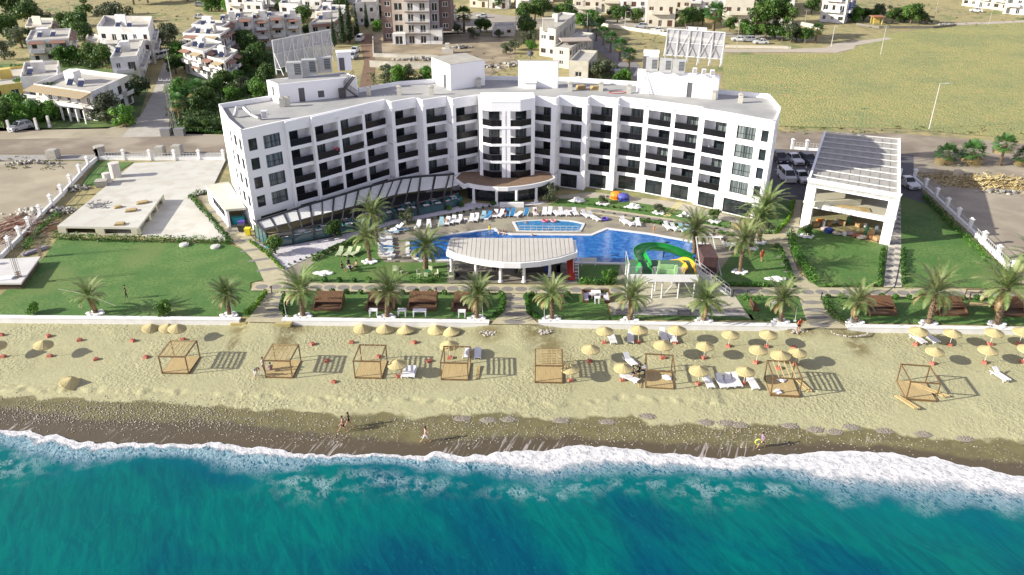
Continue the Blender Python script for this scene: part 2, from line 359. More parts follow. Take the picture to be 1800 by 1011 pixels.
under=S.mix(S.ss(tj2,.66,.86),(.17,.15,.14),(.0,.085,.14)); wat=S.mix(S.ss(tj,.95,1.5),under,w1)
fc=S.mix(S.ss(S.noise(5,6,(.6,1.2,1,R(-58)),rough=.7),.38,.62),(.50,.49,.52),(.74,.735,.75)); fc=S.mix(S.math('MULTIPLY',S.ss(tj2,.85,1.15),.6),fc,(.28,.50,.58))
S.color(S.mix(foam,wat,fc)); S.rough(S.mix(foam,(.22,.22,.22),(.8,.8,.8))); S.b.inputs['Specular IOR Level'].default_value=.10
hh=S.math('ADD',S.math('MULTIPLY',foam,S.math('MULTIPLY_ADD',fine,.8,.5)),S.math('MULTIPLY',S.noise(1.4,6,(.5,1.5,1,R(-65)),rough=.6),.5))
S.bump(hh,.4,.12)
nx=700; ny=170
xs=np.linspace(-90,90,nx); X=np.tile(xs,(ny,1)); base=np.interp(xs,sx_,sy_)
wig=np.array([.35*mnoise.fractal((x*.55,3.,0),.8,2.,5)+.12*abs(math.sin(x*1.9+2*math.sin(x*.7))) for x in xs]); base=base+wig
u=(np.linspace(0,1,ny)**1.7)[:,None]; Y=base[None,:]*(1-u)+18.*u
D=base[None,:]-Y; FW=np.maximum(np.interp(xs,sx_,sy_)-np.interp(xs,lx_,ly_),1.)[None,:]; T=D/FW
Z=np.full_like(X,-1.4)
for j in range(ny):
    for i in range(0,nx):
        if D[j,i]<9:
            Z[j,i]+=.07*math.exp(-((T[j,i]-.35)/.35)**2)*(1+1.2*mnoise.fractal((X[j,i]*1.6,Y[j,i]*1.6,1),.8,2.,4))
Z[0]=-1.46; Z+= .05*np.sin(Y*.55+X*.12+np.sin(X*.2)*1.2)*np.clip((D-4)/6,0,1)
pat=np.zeros_like(X)
for (px,py,rx,ry) in [(740,852,3.2,1.),(690,845,2.5,.7),(915,866,2.6,.8),(960,872,2.,.5),(560,855,3,1.4),(520,845,2,1.),(640,840,3,1.),(1000,850,3,1.2),(1120,850,2.5,.8),(1250,860,3.,1.6),(1350,860,4,.8),(20,815,3,2.)]:
    x,y=G(px,py,-1.4); pat=np.maximum(pat,np.exp(-(((X-x)/rx)**2+((Y-y)/ry)**2)))
BW=np.interp(X,[-90,-46,-38,-30,-20,-5,2,10,20,30,90],[.5,.5,.42,.45,.42,.5,.95,.85,.8,.88,.88])
grid_obj('sea_water',X,Y,Z,S.m,dict(t=T,d=D,patch=pat,bw=BW))
mb=MB(); mb.q((-900,-700,-6.2),(900,-700,-6.2),(900,60,-6.2),(-900,60,-6.2)); mb.build('sea_bed',mat('sea_bed',(.02,.15,.15)),kind='structure')
mb=MB(); mb.q((-900,-700,-1.42),(900,-700,-1.42),(900,18,-1.42),(-900,18,-1.42)); mb.q((-900,18,-1.42),(-90,18,-1.42),(-90,58,-1.42),(-900,58,-1.42)); mb.q((90,18,-1.42),(900,18,-1.42),(900,50,-1.42),(90,50,-1.42))
mb.build('open_sea',S.m,kind='structure')
mb=MB(); mb.q((-900,50,-1.45),(-87.9,50,-1.45),(-87.9,79.5,-.5),(-900,99.5,-.5)); mb.q((87.9,45,-1.45),(900,45,-1.45),(900,75,-.5),(87.9,75,-.5)); mb.build('distant_sand',mat('distant_sand',(.40,.34,.21)),kind='structure')
# pebbles: loose stones along the tide line
mb=MB(); r=random.Random(3); zones=[(200,722,330,28,1500),(330,738,300,26,1000),(60,725,120,20,300),(850,748,160,22,260),(820,772,60,14,140),(1160,755,160,24,300),(1300,760,160,18,260),(700,745,220,14,200),(1500,775,300,22,220),(560,770,200,12,160),(1080,770,200,16,120)]
for (px,py,rx,ry,n) in zones:
    for _ in range(n):
        a=px+r.gauss(0,.5)*rx; b=py+r.gauss(0,.5)*ry
        if not -30<a<1830: continue
        x,y,z=Gb(a,b); s=r.uniform(.035,.10); c=(x,y,z+s*.2); mb.mi=r.randrange(3)
        p=[(c[0]+s*math.cos(k*1.57+r.random()),c[1]+s*.8*math.sin(k*1.57),c[2]) for k in range(4)]; tp=(c[0],c[1],c[2]+s*.7)
        for k in range(4): mb.q(p[k],p[(k+1)%4],tp)
o=mb.build('pebbles',[mat('pale_pebble',(.42,.38,.31)),mat('grey_pebble',(.24,.22,.20)),mat('brown_pebble',(.30,.24,.17))]); tag(o,'small loose stones scattered along the tide line','pebbles',kind='stuff')
# ================= LAND =================
GR=NB('dry_ground')
c=GR.mix(GR.ss(GR.noise(.05,6),.4,.6),(.29,.255,.12),(.22,.20,.10)); c=GR.mix(GR.ss(GR.noise(.5,6),.45,.62),c,(.36,.29,.13)); c=GR.mix(GR.ss(GR.noise(.09,5,(1,1,1,.9)),.55,.7),c,(.13,.17,.05))
GR.color(c); GR.rough(.95); GR.bump(GR.noise(2,6),.5,.15)
wl=wally
mb=MB(); xa,xb=-900,900
mb.q((xa,wl(xa),-.05),(xb,wl(xb),-.05),(xb,1500,-.05),(xa,1500,-.05)); mb.q((xa,wl(xa),-3),(xb,wl(xb),-3),(xb,wl(xb),-.05),(xa,wl(xa),-.05))
struct('ground',mb,GR.m)
def sheet(name,pts,z,m,world=False,extra=None):
    mb=MB(); mb.sheet(pts if world else GP(pts),z)
    if extra: extra(mb)
    return struct(name,mb,m)
ASPH=mat('dusty_asphalt',(.23,.185,.14),(.175,.14,.11),rough=.95,scale=.3,detail=8,vec_scale=(.35,1.6,1),c3=(.32,.27,.21),scale3=.12,bump=.2,bscale=4)
DIRT=mat('packed_dirt',(.34,.29,.21),(.27,.23,.17),rough=.95,scale=.25,detail=9,c3=(.40,.35,.26),scale3=.1,bump=.4,bscale=3)
PAVE=mat('grey_paving',(.34,.32,.30),(.28,.26,.25),rough=.9,scale=1)
ASP2=mat('car_park_asphalt',(.105,.10,.11),(.085,.08,.09),rough=.9,scale=.8,bump=.2)
sheet('dirt_verge',[(-400,216),(100,226),(240,222),(420,228),(420,246),(-400,252)],.0,DIRT)
sheet('road',[(-500,246),(0,245),(395,238),(700,222),(1100,222),(1370,231),(1583,235),(1800,252.6),(2300,290),(2300,330),(1800,286),(1583,273),(1360,262),(1100,256),(700,256),(395,267),(162,271),(0,271),(-500,273)],.012,ASPH)
sheet('pavement',[(-500,274),(0,272.5),(162,272),(396,268),(396,281),(172,281),(0,283),(-500,285)],.035,PAVE)
sheet('side_street',[(190,247),(215,240),(250,200),(270,160),(287,112),(310,84),(326,58),(338,60),(322,88),(307,98),(303,125),(299,175),(297,225),(300,247)],.004,mat('gravel_lane',(.44,.405,.36),(.36,.325,.29),scale=.6,detail=8,rough=.95))
sheet('rear_street',[(1150,165),(1080,110),(1030,75),(1000,55),(1050,50),(1100,85),(1130,125),(1210,165)],.004,mat('street_asphalt',(.19,.18,.19),(.24,.22,.22),scale=.2,rough=.95))
sheet('crossing_street',[(760,62),(840,58),(960,48),(1040,44),(1140,52),(1300,66),(1420,72),(1420,66),(1300,60),(1150,42),(1040,30),(940,32),(840,22),(760,30)],.0,mat('pale_street',(.36,.32,.27),(.29,.26,.22),scale=.2,rough=.95))
sheet('dirt_yard',[(-400,640),(-400,284),(0,284),(172,283),(0,457)],.0,DIRT)
sheet('dirt_lot',[(1583,272),(1800,286),(2300,320),(2500,700),(1900,620),(1800,500),(1606,315),(1583,300)],.008,mat('lot_dirt',(.30,.255,.20),(.24,.20,.155),rough=.95,scale=.2,detail=9,bump=.3,bscale=3,c3=(.36,.31,.24)))
FD=NB('crop_field'); rows=FD.noise(1.,6,(.4,1.7,1,R(-38)),rough=.65)
c=FD.mix(FD.ss(rows,.40,.60),(.385,.35,.13),(.26,.28,.10)); c=FD.mix(FD.math('MULTIPLY',FD.ss(FD.noise(.05,6),.45,.62),.55),c,(.20,.245,.10)); c=FD.mix(FD.ss(FD.noise(.5,6,(.6,1.4,1,R(-38))),.56,.68),c,(.42,.32,.13)); c=FD.mix(FD.math('MULTIPLY',FD.ss(FD.noise(1.9,6,rough=.7),.57,.64),.8),c,(.13,.14,.05)); c=FD.mix(FD.math('MULTIPLY',FD.ss(FD.noise(1.3,6,rough=.7),.40,.34),.7),c,(.48,.42,.22))
FD.color(c); FD.rough(.95); FD.bump(FD.math('ADD',rows,FD.noise(2.2,5)),1.,.6)
sheet('crop_field',[(1275,190),(1270,97),(1480,95),(1545,62),(1650,48),(1800,38),(2600,20),(2600,290),(1800,245),(1583,226),(1370,222)],.006,FD.m)
sheet('dirt_track',[(1270,92),(1400,92),(1470,93),(1500,86),(1505,80),(1570,68),(1560,66),(1470,76),(1450,84),(1390,86),(1270,86)],.012,mat('pale_track',(.46,.40,.33),scale=.4))
sheet('field_path',[(1660,45),(1750,42),(1900,34),(1900,31),(1750,38),(1660,41)],.012,MATS['pale_track'])
sheet('building_plot',[(650,58),(800,58),(905,62),(905,110),(850,140),(760,110),(655,110)],.0,mat('bare_plot',(.30,.24,.155),(.20,.16,.11),scale=.15,detail=7,c3=(.36,.29,.20)))
sheet('cleared_lane',[(630,160),(640,110),(630,60),(655,60),(660,110),(655,160)],.006,mat('brown_lane',(.20,.12,.075),(.15,.09,.055),scale=.4))
LW=NB('lawn_grass'); c=LW.mix(LW.ss(LW.noise(.3,6),.35,.65),(.06,.15,.026),(.11,.195,.044)); c=LW.mix(LW.ss(LW.noise(3,5),.45,.65),c,(.05,.12,.02)); c=LW.mix(LW.math('MULTIPLY',LW.ss(LW.noise(.11,4),.52,.66),.6),c,(.135,.18,.05))
LW.color(c); LW.rough(.85); LW.bump(LW.noise(14,3),.5,.05)
lawn=LW.m
sheet('lawn',[(-300,600),(-60,556),(441,556),(470,513),(440,511),(440,497),(466,491),(449,462),(425,438),(405,430),(100,419),(80,450),(0,520),(-200,560)],.02,lawn)
sheet('lawn',[(170,283),(235,285),(170,327),(142,326)],.02,lawn)
sheet('lawn',[(500,556),(505,519),(508,513.5),(700,515),(888,517),(887,545),(870,561)],.02,lawn)
sheet('lawn',[(545,467),(560,455),(600,434),(650,414),(664,428),(664,450),(677,461),(796,462),(793,499.5),(700,498.5),(530,497),(524,488)],.03,lawn)
sheet('lawn',[(945,562),(925,548),(921,516),(1060,517),(1075,563)],.02,lawn)
sheet('lawn',[(1012,466),(1090,466),(1082,500),(1016,500)],.03,lawn)
sheet('lawn',[(1255,503),(1262,480),(1283,452),(1300,428),(1340,424),(1362,430),(1376,455),(1391,497),(1400,505),(1320,504)],.03,lawn)
sheet('lawn',[(1292,520),(1408,521),(1417,563),(1397,567),(1321,562)],.02,lawn)
sheet('lawn',[(1070,562),(1078,549),(1320,553),(1326,562)],.02,lawn)
sheet('lawn',[(1388,440),(1405,402),(1415,400),(1560,432),(1553,503.5),(1430,505)],.03,lawn)
sheet('lawn',[(1583,345),(1640,362),(1800,508),(1760,507),(1584,503)],.03,lawn)
sheet('lawn',[(1444,522),(1620,523.5),(1760,525),(1800,512),(1950,600),(1800,572),(1485,567)],.02,lawn)
sheet('lawn',[(975,356),(990,345),(1060,347),(1180,365),(1283,389),(1283,402),(1250,399),(1180,387),(1100,375),(1030,366),(960,361)],.035,lawn)
sheet('lawn',[(1310,398),(1362,355),(1393,352),(1383,389),(1362,410),(1330,409)],.035,lawn)
ROCKL=leafmat('rough_grass',(.07,.11,.03),(.05,.08,.02),c3=(.12,.15,.05))
sheet('garden_ground',[(300,236),(300,190),(330,130),(440,90),(540,80),(560,110),(470,135),(470,170),(390,185),(398,236)],.0,mat('shrubby_ground',(.06,.105,.03),(.035,.065,.02),scale=.4,detail=8,bump=.8,bscale=2,c3=(.11,.17,.04)))
sheet('garden_ground',[(-300,240),(-300,120),(120,110),(240,130),(262,150),(245,205),(190,226),(90,228)],.0,MATS['shrubby_ground'])
# hotel grounds
DECK=mat('terrace_stone',(.27,.235,.185),(.20,.175,.14),rough=.8,scale=.6,detail=8,c3=(.31,.28,.21),scale3=.3,bump=.15,bscale=5)
def pool_hole(mb): pass
POOL=[(720,424),(744,421),(790,414.5),(868,404.5),(877,411),(900,414),(1041,415),(1068,404),(1140,413),(1212,426),(1239,431),(1228,458),(1222,464),(1107,463),(1018,461),(900,459),(791,457),(742,457.5),(720,447)]
KID=[(905,392),(915,390.8),(930,389.6),(945,388.9),(960,388.6),(980,388.9),(1001,390),(1013,391.8),(1024,394.5),(1021,401),(1017.5,406.5),(967,407),(912,406),(909,399)]
poolw=GP(POOL); kidw=GP(KID)
def inset(poly,d):
    n=len(poly); out=[]
    ar=sum(poly[k][0]*poly[(k+1)%n][1]-poly[(k+1)%n][0]*poly[k][1] for k in range(n)); sg=1 if ar>0 else -1
    for i in range(n):
        a=Vector(poly[i-1]);b=Vector(poly[i]);c=Vector(poly[(i+1)%n])
        n1=Vector((-(b-a).y,(b-a).x)).normalized(); n2=Vector((-(c-b).y,(c-b).x)).normalized(); m=(n1+n2); m=m/max(.35,m.length_squared)*2
        out.append(tuple(b+m*d*sg))
    return out
deckpoly=GP([(500,499),(496,475),(560,446),(640,420),(690,393),(770,376),(830,364),(870,360),(930,357),(975,357),(1030,364),(1100,373),(1180,385),(1250,397),(1283,401),(1330,410),(1362,414),(1383,390),(1393,352),(1410,352),(1404,402),(1388,440),(1404,500),(1404,521),(1440,521),(1465,560),(1492,580),(1397,580),(1397,564),(1397,505),(1440,505)])
mb=MB()
me_o=[(x,y) for x,y in GP([(500,498),(496,475),(560,446),(640,420),(690,393),(770,376),(830,364),(870,359),(930,357),(975,357),(1030,364),(1100,373),(1180,385),(1250,397),(1300,405),(1330,425),(1300,440),(1270,475),(1262,500),(1080,500),(800,498)])]
from mathutils.geometry import tessellate_polygon
def holed(mb,outer,holes,z):
    loops=[[Vector((x,y,0)) for x,y in outer]]+[[Vector((x,y,0)) for x,y in h] for h in holes]
    flat=[p for l in loops for p in l]
    for t in tessellate_polygon(loops):
        P=[flat[i] for i in t]; cr=(P[1]-P[0]).cross(P[2]-P[0]).z
        if cr<0: P=P[::-1]
        mb.q(*[(p.x,p.y,z) for p in P])
holed(mb,me_o,[inset(poolw,-.45),inset(kidw,-.3)],.025); struct('pool_deck',mb,DECK)
PATHB=mat('beige_paving',(.46,.41,.28),(.38,.34,.23),rough=.85,scale=1.2,detail=6,bump=.1)
PATHG=mat('grey_paving_stone',(.235,.215,.20),(.19,.175,.165),rough=.85,scale=1.2)
def path(name,pts,z,discs):
    mb=MB(); mb.sheet(GP(pts),z); mb.mi=1
    for (px,py,rx,ry,rot) in discs: x,y=G(px,py); mb.disc(x,y,z+.005,rx,ry,18,rot=rot)
    return struct(name,mb,[PATHB,PATHG])
main=[(449,496),(542,497.5),(780,499.6),(1060,503),(1400,506),(1430,505.6),(1756,509.5),(1830,511),(1840,526),(1756,524),(1442,521.7),(1400,521),(1278,520),(1060,517.5),(780,514.8),(542,512.6),(440,511)]
path('garden_path',main,.042,[(x,505+ (x-500)*.0095+(.0),.74,.62,0) for x in range(460,1830,24)])
path('beach_path',[(472,512.2),(507,512.9),(494,547),(500,568),(430,566),(442,554)],.036,[(497-k*5.5,523+k*11,1.15,.42,.0) for k in range(4)])
path('beach_path',[(887,516),(923,517),(925,550),(948,571),(862,570),(886,547)],.036,[(905,526+k*13.5,1.2,.45,0) for k in range(4)])
path('beach_path',[(1404,521),(1442,522),(1465,560),(1492,578),(1405,578),(1417,564)],.036,[(1427+k*5,532+k*13,1.2,.45,0) for k in range(4)])
path('hotel_path',[(348,345),(372,342),(450,424),(498,476),(507,498),(465,497),(449,461),(425,437),(405,424)],.036,[(382+k*15,372+k*17,1.5,.38,.35) for k in range(7)])
path('garden_path',[(1383,390),(1393,352),(1410,352),(1404,402),(1388,440),(1404,480),(1440,506),(1404,507),(1391,497),(1376,455),(1362,430),(1300,425),(1290,412),(1362,412)],.04,[(1392-k*1.,400+k*11.,1.1,.36,-.2) for k in range(4)]+[(1380+k*6.4,452+k*13,1.1,.4,0.) for k in range(4)])
path('terrace_path',[(1030,364),(1100,373),(1180,385),(1250,397),(1290,404),(1290,413),(1180,396),(1100,384),(1030,374)],.045,[(1050+k*20,371.5+k*2.9,1.1,.55,-.2) for k in range(12)])
mb=MB(); a=[G(1583,352),G(1585,505)]; b=[G(1571,352),G(1553,505)]
mb.sheet([a[0],a[1],b[1],b[0]],.036); mb.mi=1
for k in range(17):
    t=(k+.5)/17; p=Vector(a[0]).lerp(Vector(a[1]),t); q=Vector(b[0]).lerp(Vector(b[1]),t)
    for m,ww in ((.25,.42),(.75,.42)):
        c=p.lerp(q,m); L=(p-q).length*.25; mb.disc(c.x,c.y,.041,L,.5,10)
struct('service_path',mb,[mat('pale_paving',(.56,.52,.44),(.50,.46,.39),scale=1.5),PATHG])
sheet('slide_court',[(1090,464),(1228,464),(1255,500),(1292,521),(1319,561),(1300,555),(1078,551),(1070,534),(1110,520)],.05,mat('pale_court_stone',(.50,.46,.36),(.42,.385,.30),scale=.7,bump=.1))
mb=MB(); mb.mi=0; pp=GP([(1090,541),(1300,545),(1305,557),(1075,554)]); mb.sheet(pp,.056); mb.mi=1
for k in range(12): x,y=G(1110+k*17,549); mb.disc(x-.25,y+.1,.062,.5,.5,14,a0=-.6,a1=2.6)
struct('scallop_path',mb,[mat('pale_grey_paving',(.40,.38,.36),scale=1),PATHG])
GRAV=mat('white_gravel',(.66,.63,.66),(.45,.42,.46),rough=.9,scale=6,detail=5,contrast=1.6,bump=.5,bscale=9)
sheet('white_gravel',[(449,423),(472,437),(516,431),(586,417),(690,387.5),(781,370),(831,355.5),(873,361),(942,355),(965,354),(950,360),(900,363),(857,364),(801,374),(760,381),(690,395),(627,414),(560,445),(497.5,476)],.052,GRAV)
sheet('hotel_apron',[(975,345),(1040,338),(1200,357),(1300,384),(1300,394),(1180,366),(1060,348),(985,350)],.045,mat('apron_stone',(.42,.38,.31),scale=1))
sheet('car_park',[(1340,262),(1606,272),(1606,315),(1640,362),(1583,357),(1583,330),(1400,355),(1330,360)],.014,ASP2)
mb=MB()
for k in range(5):
    for (xx,y0,y1) in ((1368+k*25,284,296),(1372+k*25,316,300)):
        a=G(xx,y0);b=G(xx-1,y1); mb.bar((a[0],a[1],.02),(b[0],b[1],.02),.1,.008)
a=G(1362,298);b=G(1430,304); mb.bar((a[0],a[1],.02),(b[0],b[1],.02),.12,.008)
struct('parking_lines',mb,WHITE2)
# pools (real basins below the deck)
PT=NB('pool_water'); vv=PT.vor(.75,'SMOOTH_F1'); c=PT.mix(PT.ss(PT.noise(1.5,4,dist=.7),.4,.62),(.008,.095,.36),(.035,.175,.46))
PT.color(c); PT.rough(.06); PT.bump(PT.noise(1.8,4,dist=.5),.35,.06)
PT2=NB('paddling_water'); c=PT2.mix(PT2.ss(PT2.noise(2.,4,dist=.7),.4,.62),(.035,.18,.40),(.06,.24,.46)); PT2.color(c); PT2.rough(.06); PT2.bump(PT2.noise(2.2,4,dist=.5),.3,.05)
COP=mat('pool_coping',(.66,.65,.66),(.58,.57,.58),rough=.7,scale=2)
TILE=mat('pool_tile',(.03,.16,.45),scale=2)
def pool(nm,poly,wm,rim,lab,cat):
    mb=MB(); n=len(poly)
    mb.sheet(poly,.034); struct(nm+'_water',mb,wm)
    mb=MB(); o=inset(poly,-rim); ar=sum(poly[k][0]*poly[(k+1)%n][1]-poly[(k+1)%n][0]*poly[k][1] for k in range(n))
    P,O=(poly,o) if ar>0 else (poly[::-1],o[::-1])
    for k in range(n):
        j=(k+1)%n; a,b,c,d=P[k],P[j],O[j],O[k]
        mb.hexa([(a[0],a[1],-.3),(d[0],d[1],-.3),(c[0],c[1],-.3),(b[0],b[1],-.3)],[(a[0],a[1],.12),(d[0],d[1],.12),(c[0],c[1],.12),(b[0],b[1],.12)])
    tag(mb.build(nm+'_coping',COP),lab,cat)
pool('swimming_pool',poolw,PT.m,.5,'pale stone rim running round the large blue swimming pool','pool edge')
pool('paddling_pool',kidw,PT2.m,.32,'white curved rim round the small shallow paddling pool','pool edge')
# the big ground sheet must not cover the basins: water sits on it, rims hide the seam
# ================= WALL TOOL =================
class Seg:
    """vertical wall frame from A to B (left to right seen from outside); v = depth behind the face"""
    def __init__(s,A,B):
        s.A=Vector(A); s.B=Vector(B); s.u=(s.B-s.A); s.L=s.u.length; s.u/=s.L; s.n=Vector((-s.u.y,s.u.x))  # n points inward
    def p(s,u,v,z): q=s.A+s.u*u+s.n*v; return (q.x,q.y,z)
    def box(s,mb,u0,u1,v0,v1,z0,z1):
        mb.hexa([s.p(u0,v0,z0),s.p(u1,v0,z0),s.p(u1,v1,z0),s.p(u0,v1,z0)],[s.p(u0,v0,z1),s.p(u1,v0,z1),s.p(u1,v1,z1),s.p(u0,v1,z1)])
    def wall(s,mb,z0,z1,holes,th=.25,v0=0.,u0=0.,u1=None):
        """holes = (u0,u1,z0,z1)"""
        u1=s.L if u1 is None else u1
        us=sorted({u0,u1,*[h[0] for h in holes],*[h[1] for h in holes]}); us=[u for u in us if u0-1e-6<=u<=u1+1e-6]
        for a,b in zip(us[:-1],us[1:]):
            if b-a<1e-4: continue
            m=(a+b)/2; hs=sorted([h for h in holes if h[0]<m<h[1]],key=lambda h:h[2]); z=z0
            for h in hs:
                if h[2]>z+1e-4: s.box(mb,a,b,v0,v0+th,z,h[2])
                z=h[3]
            if z1>z+1e-4: s.box(mb,a,b,v0,v0+th,z,z1)
    def window(s,parent,u0,u1,z0,z1,v=.14,glass=None,mull=1,trans=None,fm=None,name='window',fw=.07):
        mb=MB(); s.box(mb,u0+.01,u1-.01,v+.03,v+.05,z0+.01,z1-.01); w=mb.build(name,glass or GLASS,parent)
        fb=MB(); f=fw
        s.box(fb,u0,u0+f,v-.03,v+.03,z0,z1); s.box(fb,u1-f,u1,v-.03,v+.03,z0,z1); s.box(fb,u0+f,u1-f,v-.03,v+.03,z1-f,z1); s.box(fb,u0+f,u1-f,v-.03,v+.03,z0,z0+f)
        for k in range(mull): m=u0+(u1-u0)*(k+1)/(mull+1); s.box(fb,m-f/2,m+f/2,v-.025,v+.025,z0+f,z1-f)
        if trans: s.box(fb,u0+f,u1-f,v-.02,v+.028,trans-f/2,trans+f/2)
        fb.build('frame',fm or FRAME,w); return w
# ================= HOTEL =================
FZ=[2.75,5.4,8.05,10.7]; ST=2.65; PZ=14.4; RZ=14.1
hotel=thing('hotel','long white five storey hotel curving round the pool, rows of balconies with dark glass','hotel',(0,0,0))
def hp(x,y,z=PZ): return G(x,y,z)
cur=random.Random(11)
def balcony_bay(A,B,left,cl,cr,extra_glass=None):
    s=Seg(A,B); L=s.L; o0,o1=cl,L-cr; mb=MB(); DEP=1.6
    holes=[(o0,o1,z+.10,z+ST-.38) for z in FZ]
    gh=[(o0+.35,o1-.45,.12,2.3)] 
    s.wall(mb,0,13.0,holes+gh,th=.28); s.box(mb,0,L,-.03,.28,13.0,PZ)
    for z in FZ: s.box(mb,0,L,.28,DEP,z-.2,z+.08)
    s.box(mb,0,.18,.28,DEP,2.5,13.); s.box(mb,L-.18,L,.28,DEP,2.5,13.)
    dwid=(o1-o0)*.58
    d0=(o0+.25) if left else (o1-.25-dwid)
    dh=[(d0,d0+dwid,z+.08,z+2.12) for z in FZ]
    s.wall(mb,2.5,13.,dh,th=.2,v0=DEP); s.box(mb,0,L,DEP,DEP+.2,13.,13.9)
    mb.build('facade_bay',WHITE,hotel)
    for z in FZ:
        s.window(hotel,d0,d0+dwid,z+.08,z+2.12,v=DEP+.08,glass=CURT if cur.random()<(.35 if left else .75) else GLASS,mull=1,name='balcony_door')
        rb=MB(); s.box(rb,o0+.02,o1-.02,.07,.10,z+.09,z+1.0); r=rb.build('balcony_railing',RAIL,hotel)
        hb=MB(); s.box(hb,o0+.02,o1-.02,.05,.12,z+1.0,z+1.045); hb.build('handrail',FRAME,r)
    g=gh[0]; s.window(hotel,g[0],g[1],g[2],g[3],v=.12,mull=1,name='ground_window',trans=1.7)
    fb=MB(); s.box(fb,o0+.6,o0+1.6,.6,.64,0,0.01); 
    return s
def end_block(A,B,wins,name='end_wall',gh=None,z0=0):
    s=Seg(A,B); mb=MB(); holes=[]
    for (u0,u1,zz0,zz1,kind) in wins:
        for z in FZ: holes.append((u0,u1,z+zz0,z+zz1))
    if gh: holes.append(gh)
    s.wall(mb,z0,PZ,holes,th=.3); mb.build(name,WHITE,hotel)
    for (u0,u1,zz0,zz1,kind) in wins:
        for z in FZ: s.window(hotel,u0,u1,z+zz0,z+zz1,glass=CURT if kind=='w' else GLASS,mull=1 if kind=='w' else 0,trans=(z+zz0+.75) if kind=='w' else None)
    if gh: s.window(hotel,*gh,mull=3,name='ground_window')
    return s
c0=hp(423,230); c1=hp(499,213)
sL=Seg(c0,c1); L=sL.L
end_block(c0,c1,[(L*.125,L*.32,.75,2.35,'n'),(L*.47,L*.865,.55,2.35,'w')],gh=(L*.15,L*.8,.3,2.2))
b1a=hp(501,214.2); b1b=hp(545,205); balcony_bay(b1a,b1b,True,.35,.15)
q0=Vector(hp(547,206.2)); q1=Vector(hp(677,175.5))
for k in range(3): balcony_bay(q0.lerp(q1,k/3),q0.lerp(q1,(k+1)/3),True,.38,.12)
pts=[((687,180),(731,172)),((742,176.5),(785,170)),((795,174.5),(840,167.5))]
for a,b in pts: balcony_bay(hp(*a),hp(*b),True,.55,.1)
rp=[((938,169),(977.5,173.5)),((984.5,168.5),(1033,173.5)),((1038,169),(1087,174)),((1091,171),(1138,176))]
for i,(a,b) in enumerate(rp): balcony_bay(hp(*a),hp(*b),False,.1,.75 if i<3 else .4)
q2=Vector(hp(1138.5,176)); q3=Vector(hp(1234.5,189))
for k in range(2): balcony_bay(q2.lerp(q3,k/2),q2.lerp(q3,(k+1)/2),False,.3,.3)
balcony_bay(hp(1237,192),hp(1284,199.5),False,.3,.3)
c2=hp(1287,201.5); c3=hp(1363,214); L=(Vector(c3)-Vector(c2)).length
end_block(c2,c3,[(L*.16,L*.60,.55,2.4,'w'),(L*.735,L*.895,.7,2.3,'n')],gh=(L*.05,L*.75,.1,2.3))
# step walls between the bays (the sawtooth)
def stepw(a,b,z0=0.):
    mb=MB(); s=Seg(hp(*a),hp(*b)); s.box(mb,0.001,s.L-.001,.02,.25,z0,PZ-.003); mb.build('step_wall',WHITE,hotel)
for a,b in (((677,175.5),(687,180)),((731,172),(742,176.5)),((785,170),(795,174.5)),((977.5,173.5),(984.5,168.5)),((1033,173.5),(1038,169)),((1087,174),(1091,171)),((545,205),(547,206.2)),((499,213),(501,214.2)),((1234.5,189),(1237,192)),((1284,199.5),(1287,201.5))): stepw(a,b)
# tower with the curved balconies
T=[Vector(hp(*p,14.7)) for p in ((841,172.5),(863,176.2),(915,176.2),(941,172.2))]
TB=[T[0]+Vector((.2,3.2)),T[3]+Vector((-.2,3.2))]
mb=MB(); mb.prism([T[0],T[1],T[2],T[3],TB[1],TB[0]],13.05,14.75)
def fr(t): # point along the tower front 0..3
    i=min(int(t),2); return T[i].lerp(T[i+1],t-i)
pl1=[fr(.12),fr(.5),T[1]+Vector((0,-.05)),fr(1.2),fr(1.42)]; pl2=[fr(1.6),fr(1.8),T[2]+Vector((0,-.05)),fr(2.5),fr(2.88)]
for a,b in ((0,.28),(2.74,3.)):
    p,q=fr(a),fr(b); mb.prism([p,q,q+Vector((0,.7)),p+Vector((0,.7))],2.8,13.05)
for a in (1.36,1.53):
    p,q=fr(a),fr(a+.13); mb.prism([p,q,q+Vector((0,.8)),p+Vector((0,.8))],2.8,13.05)
p,q=fr(1.47),fr(1.55); mb.prism([p+Vector((0,.22)),q+Vector((0,.22)),q+Vector((0,.9)),p+Vector((0,.9))],2.8,13.05)
mb.build('tower_front',WHITE,hotel)
mb=MB()
for z in FZ:
    mb.prism([T[0]+Vector((.15,.05)),T[1]+Vector((0,-.06)),T[2]+Vector((0,-.06)),T[3]+Vector((-.15,.05)),TB[1]+Vector((-.2,-.5)),TB[0]+Vector((.2,-.5))],z-.3,z+.08)
mb.build('tower_slab',WHITE,hotel)
sw=Seg(T[0].lerp(TB[0],.62)+Vector((0,0)),T[3].lerp(TB[1],.62)); L=sw.L
mb=MB(); dh=[]
for z in FZ: dh+=[(L*.16,L*.36,z+.08,z+2.12),(L*.66,L*.86,z+.08,z+2.12)]
sw.wall(mb,2.7,13.05,dh,th=.2); 
mb.build('tower_wall',WHITE,hotel)
for h in dh: sw.window(hotel,*h,v=.1,glass=CURT if cur.random()<.4 else GLASS,name='balcony_door')
for z in FZ:
    for pl in (pl1,pl2):
        rb=MB(); hb=MB()
        for a,b in zip(pl[:-1],pl[1:]):
            ss=Seg(a,b); ss.box(rb,0,ss.L,.06,.09,z+.09,z+.98); ss.box(hb,0,ss.L,.045,.105,z+.98,z+1.03)
        r=rb.build('balcony_railing',RAIL,hotel); hb.build('handrail',FRAME,r)
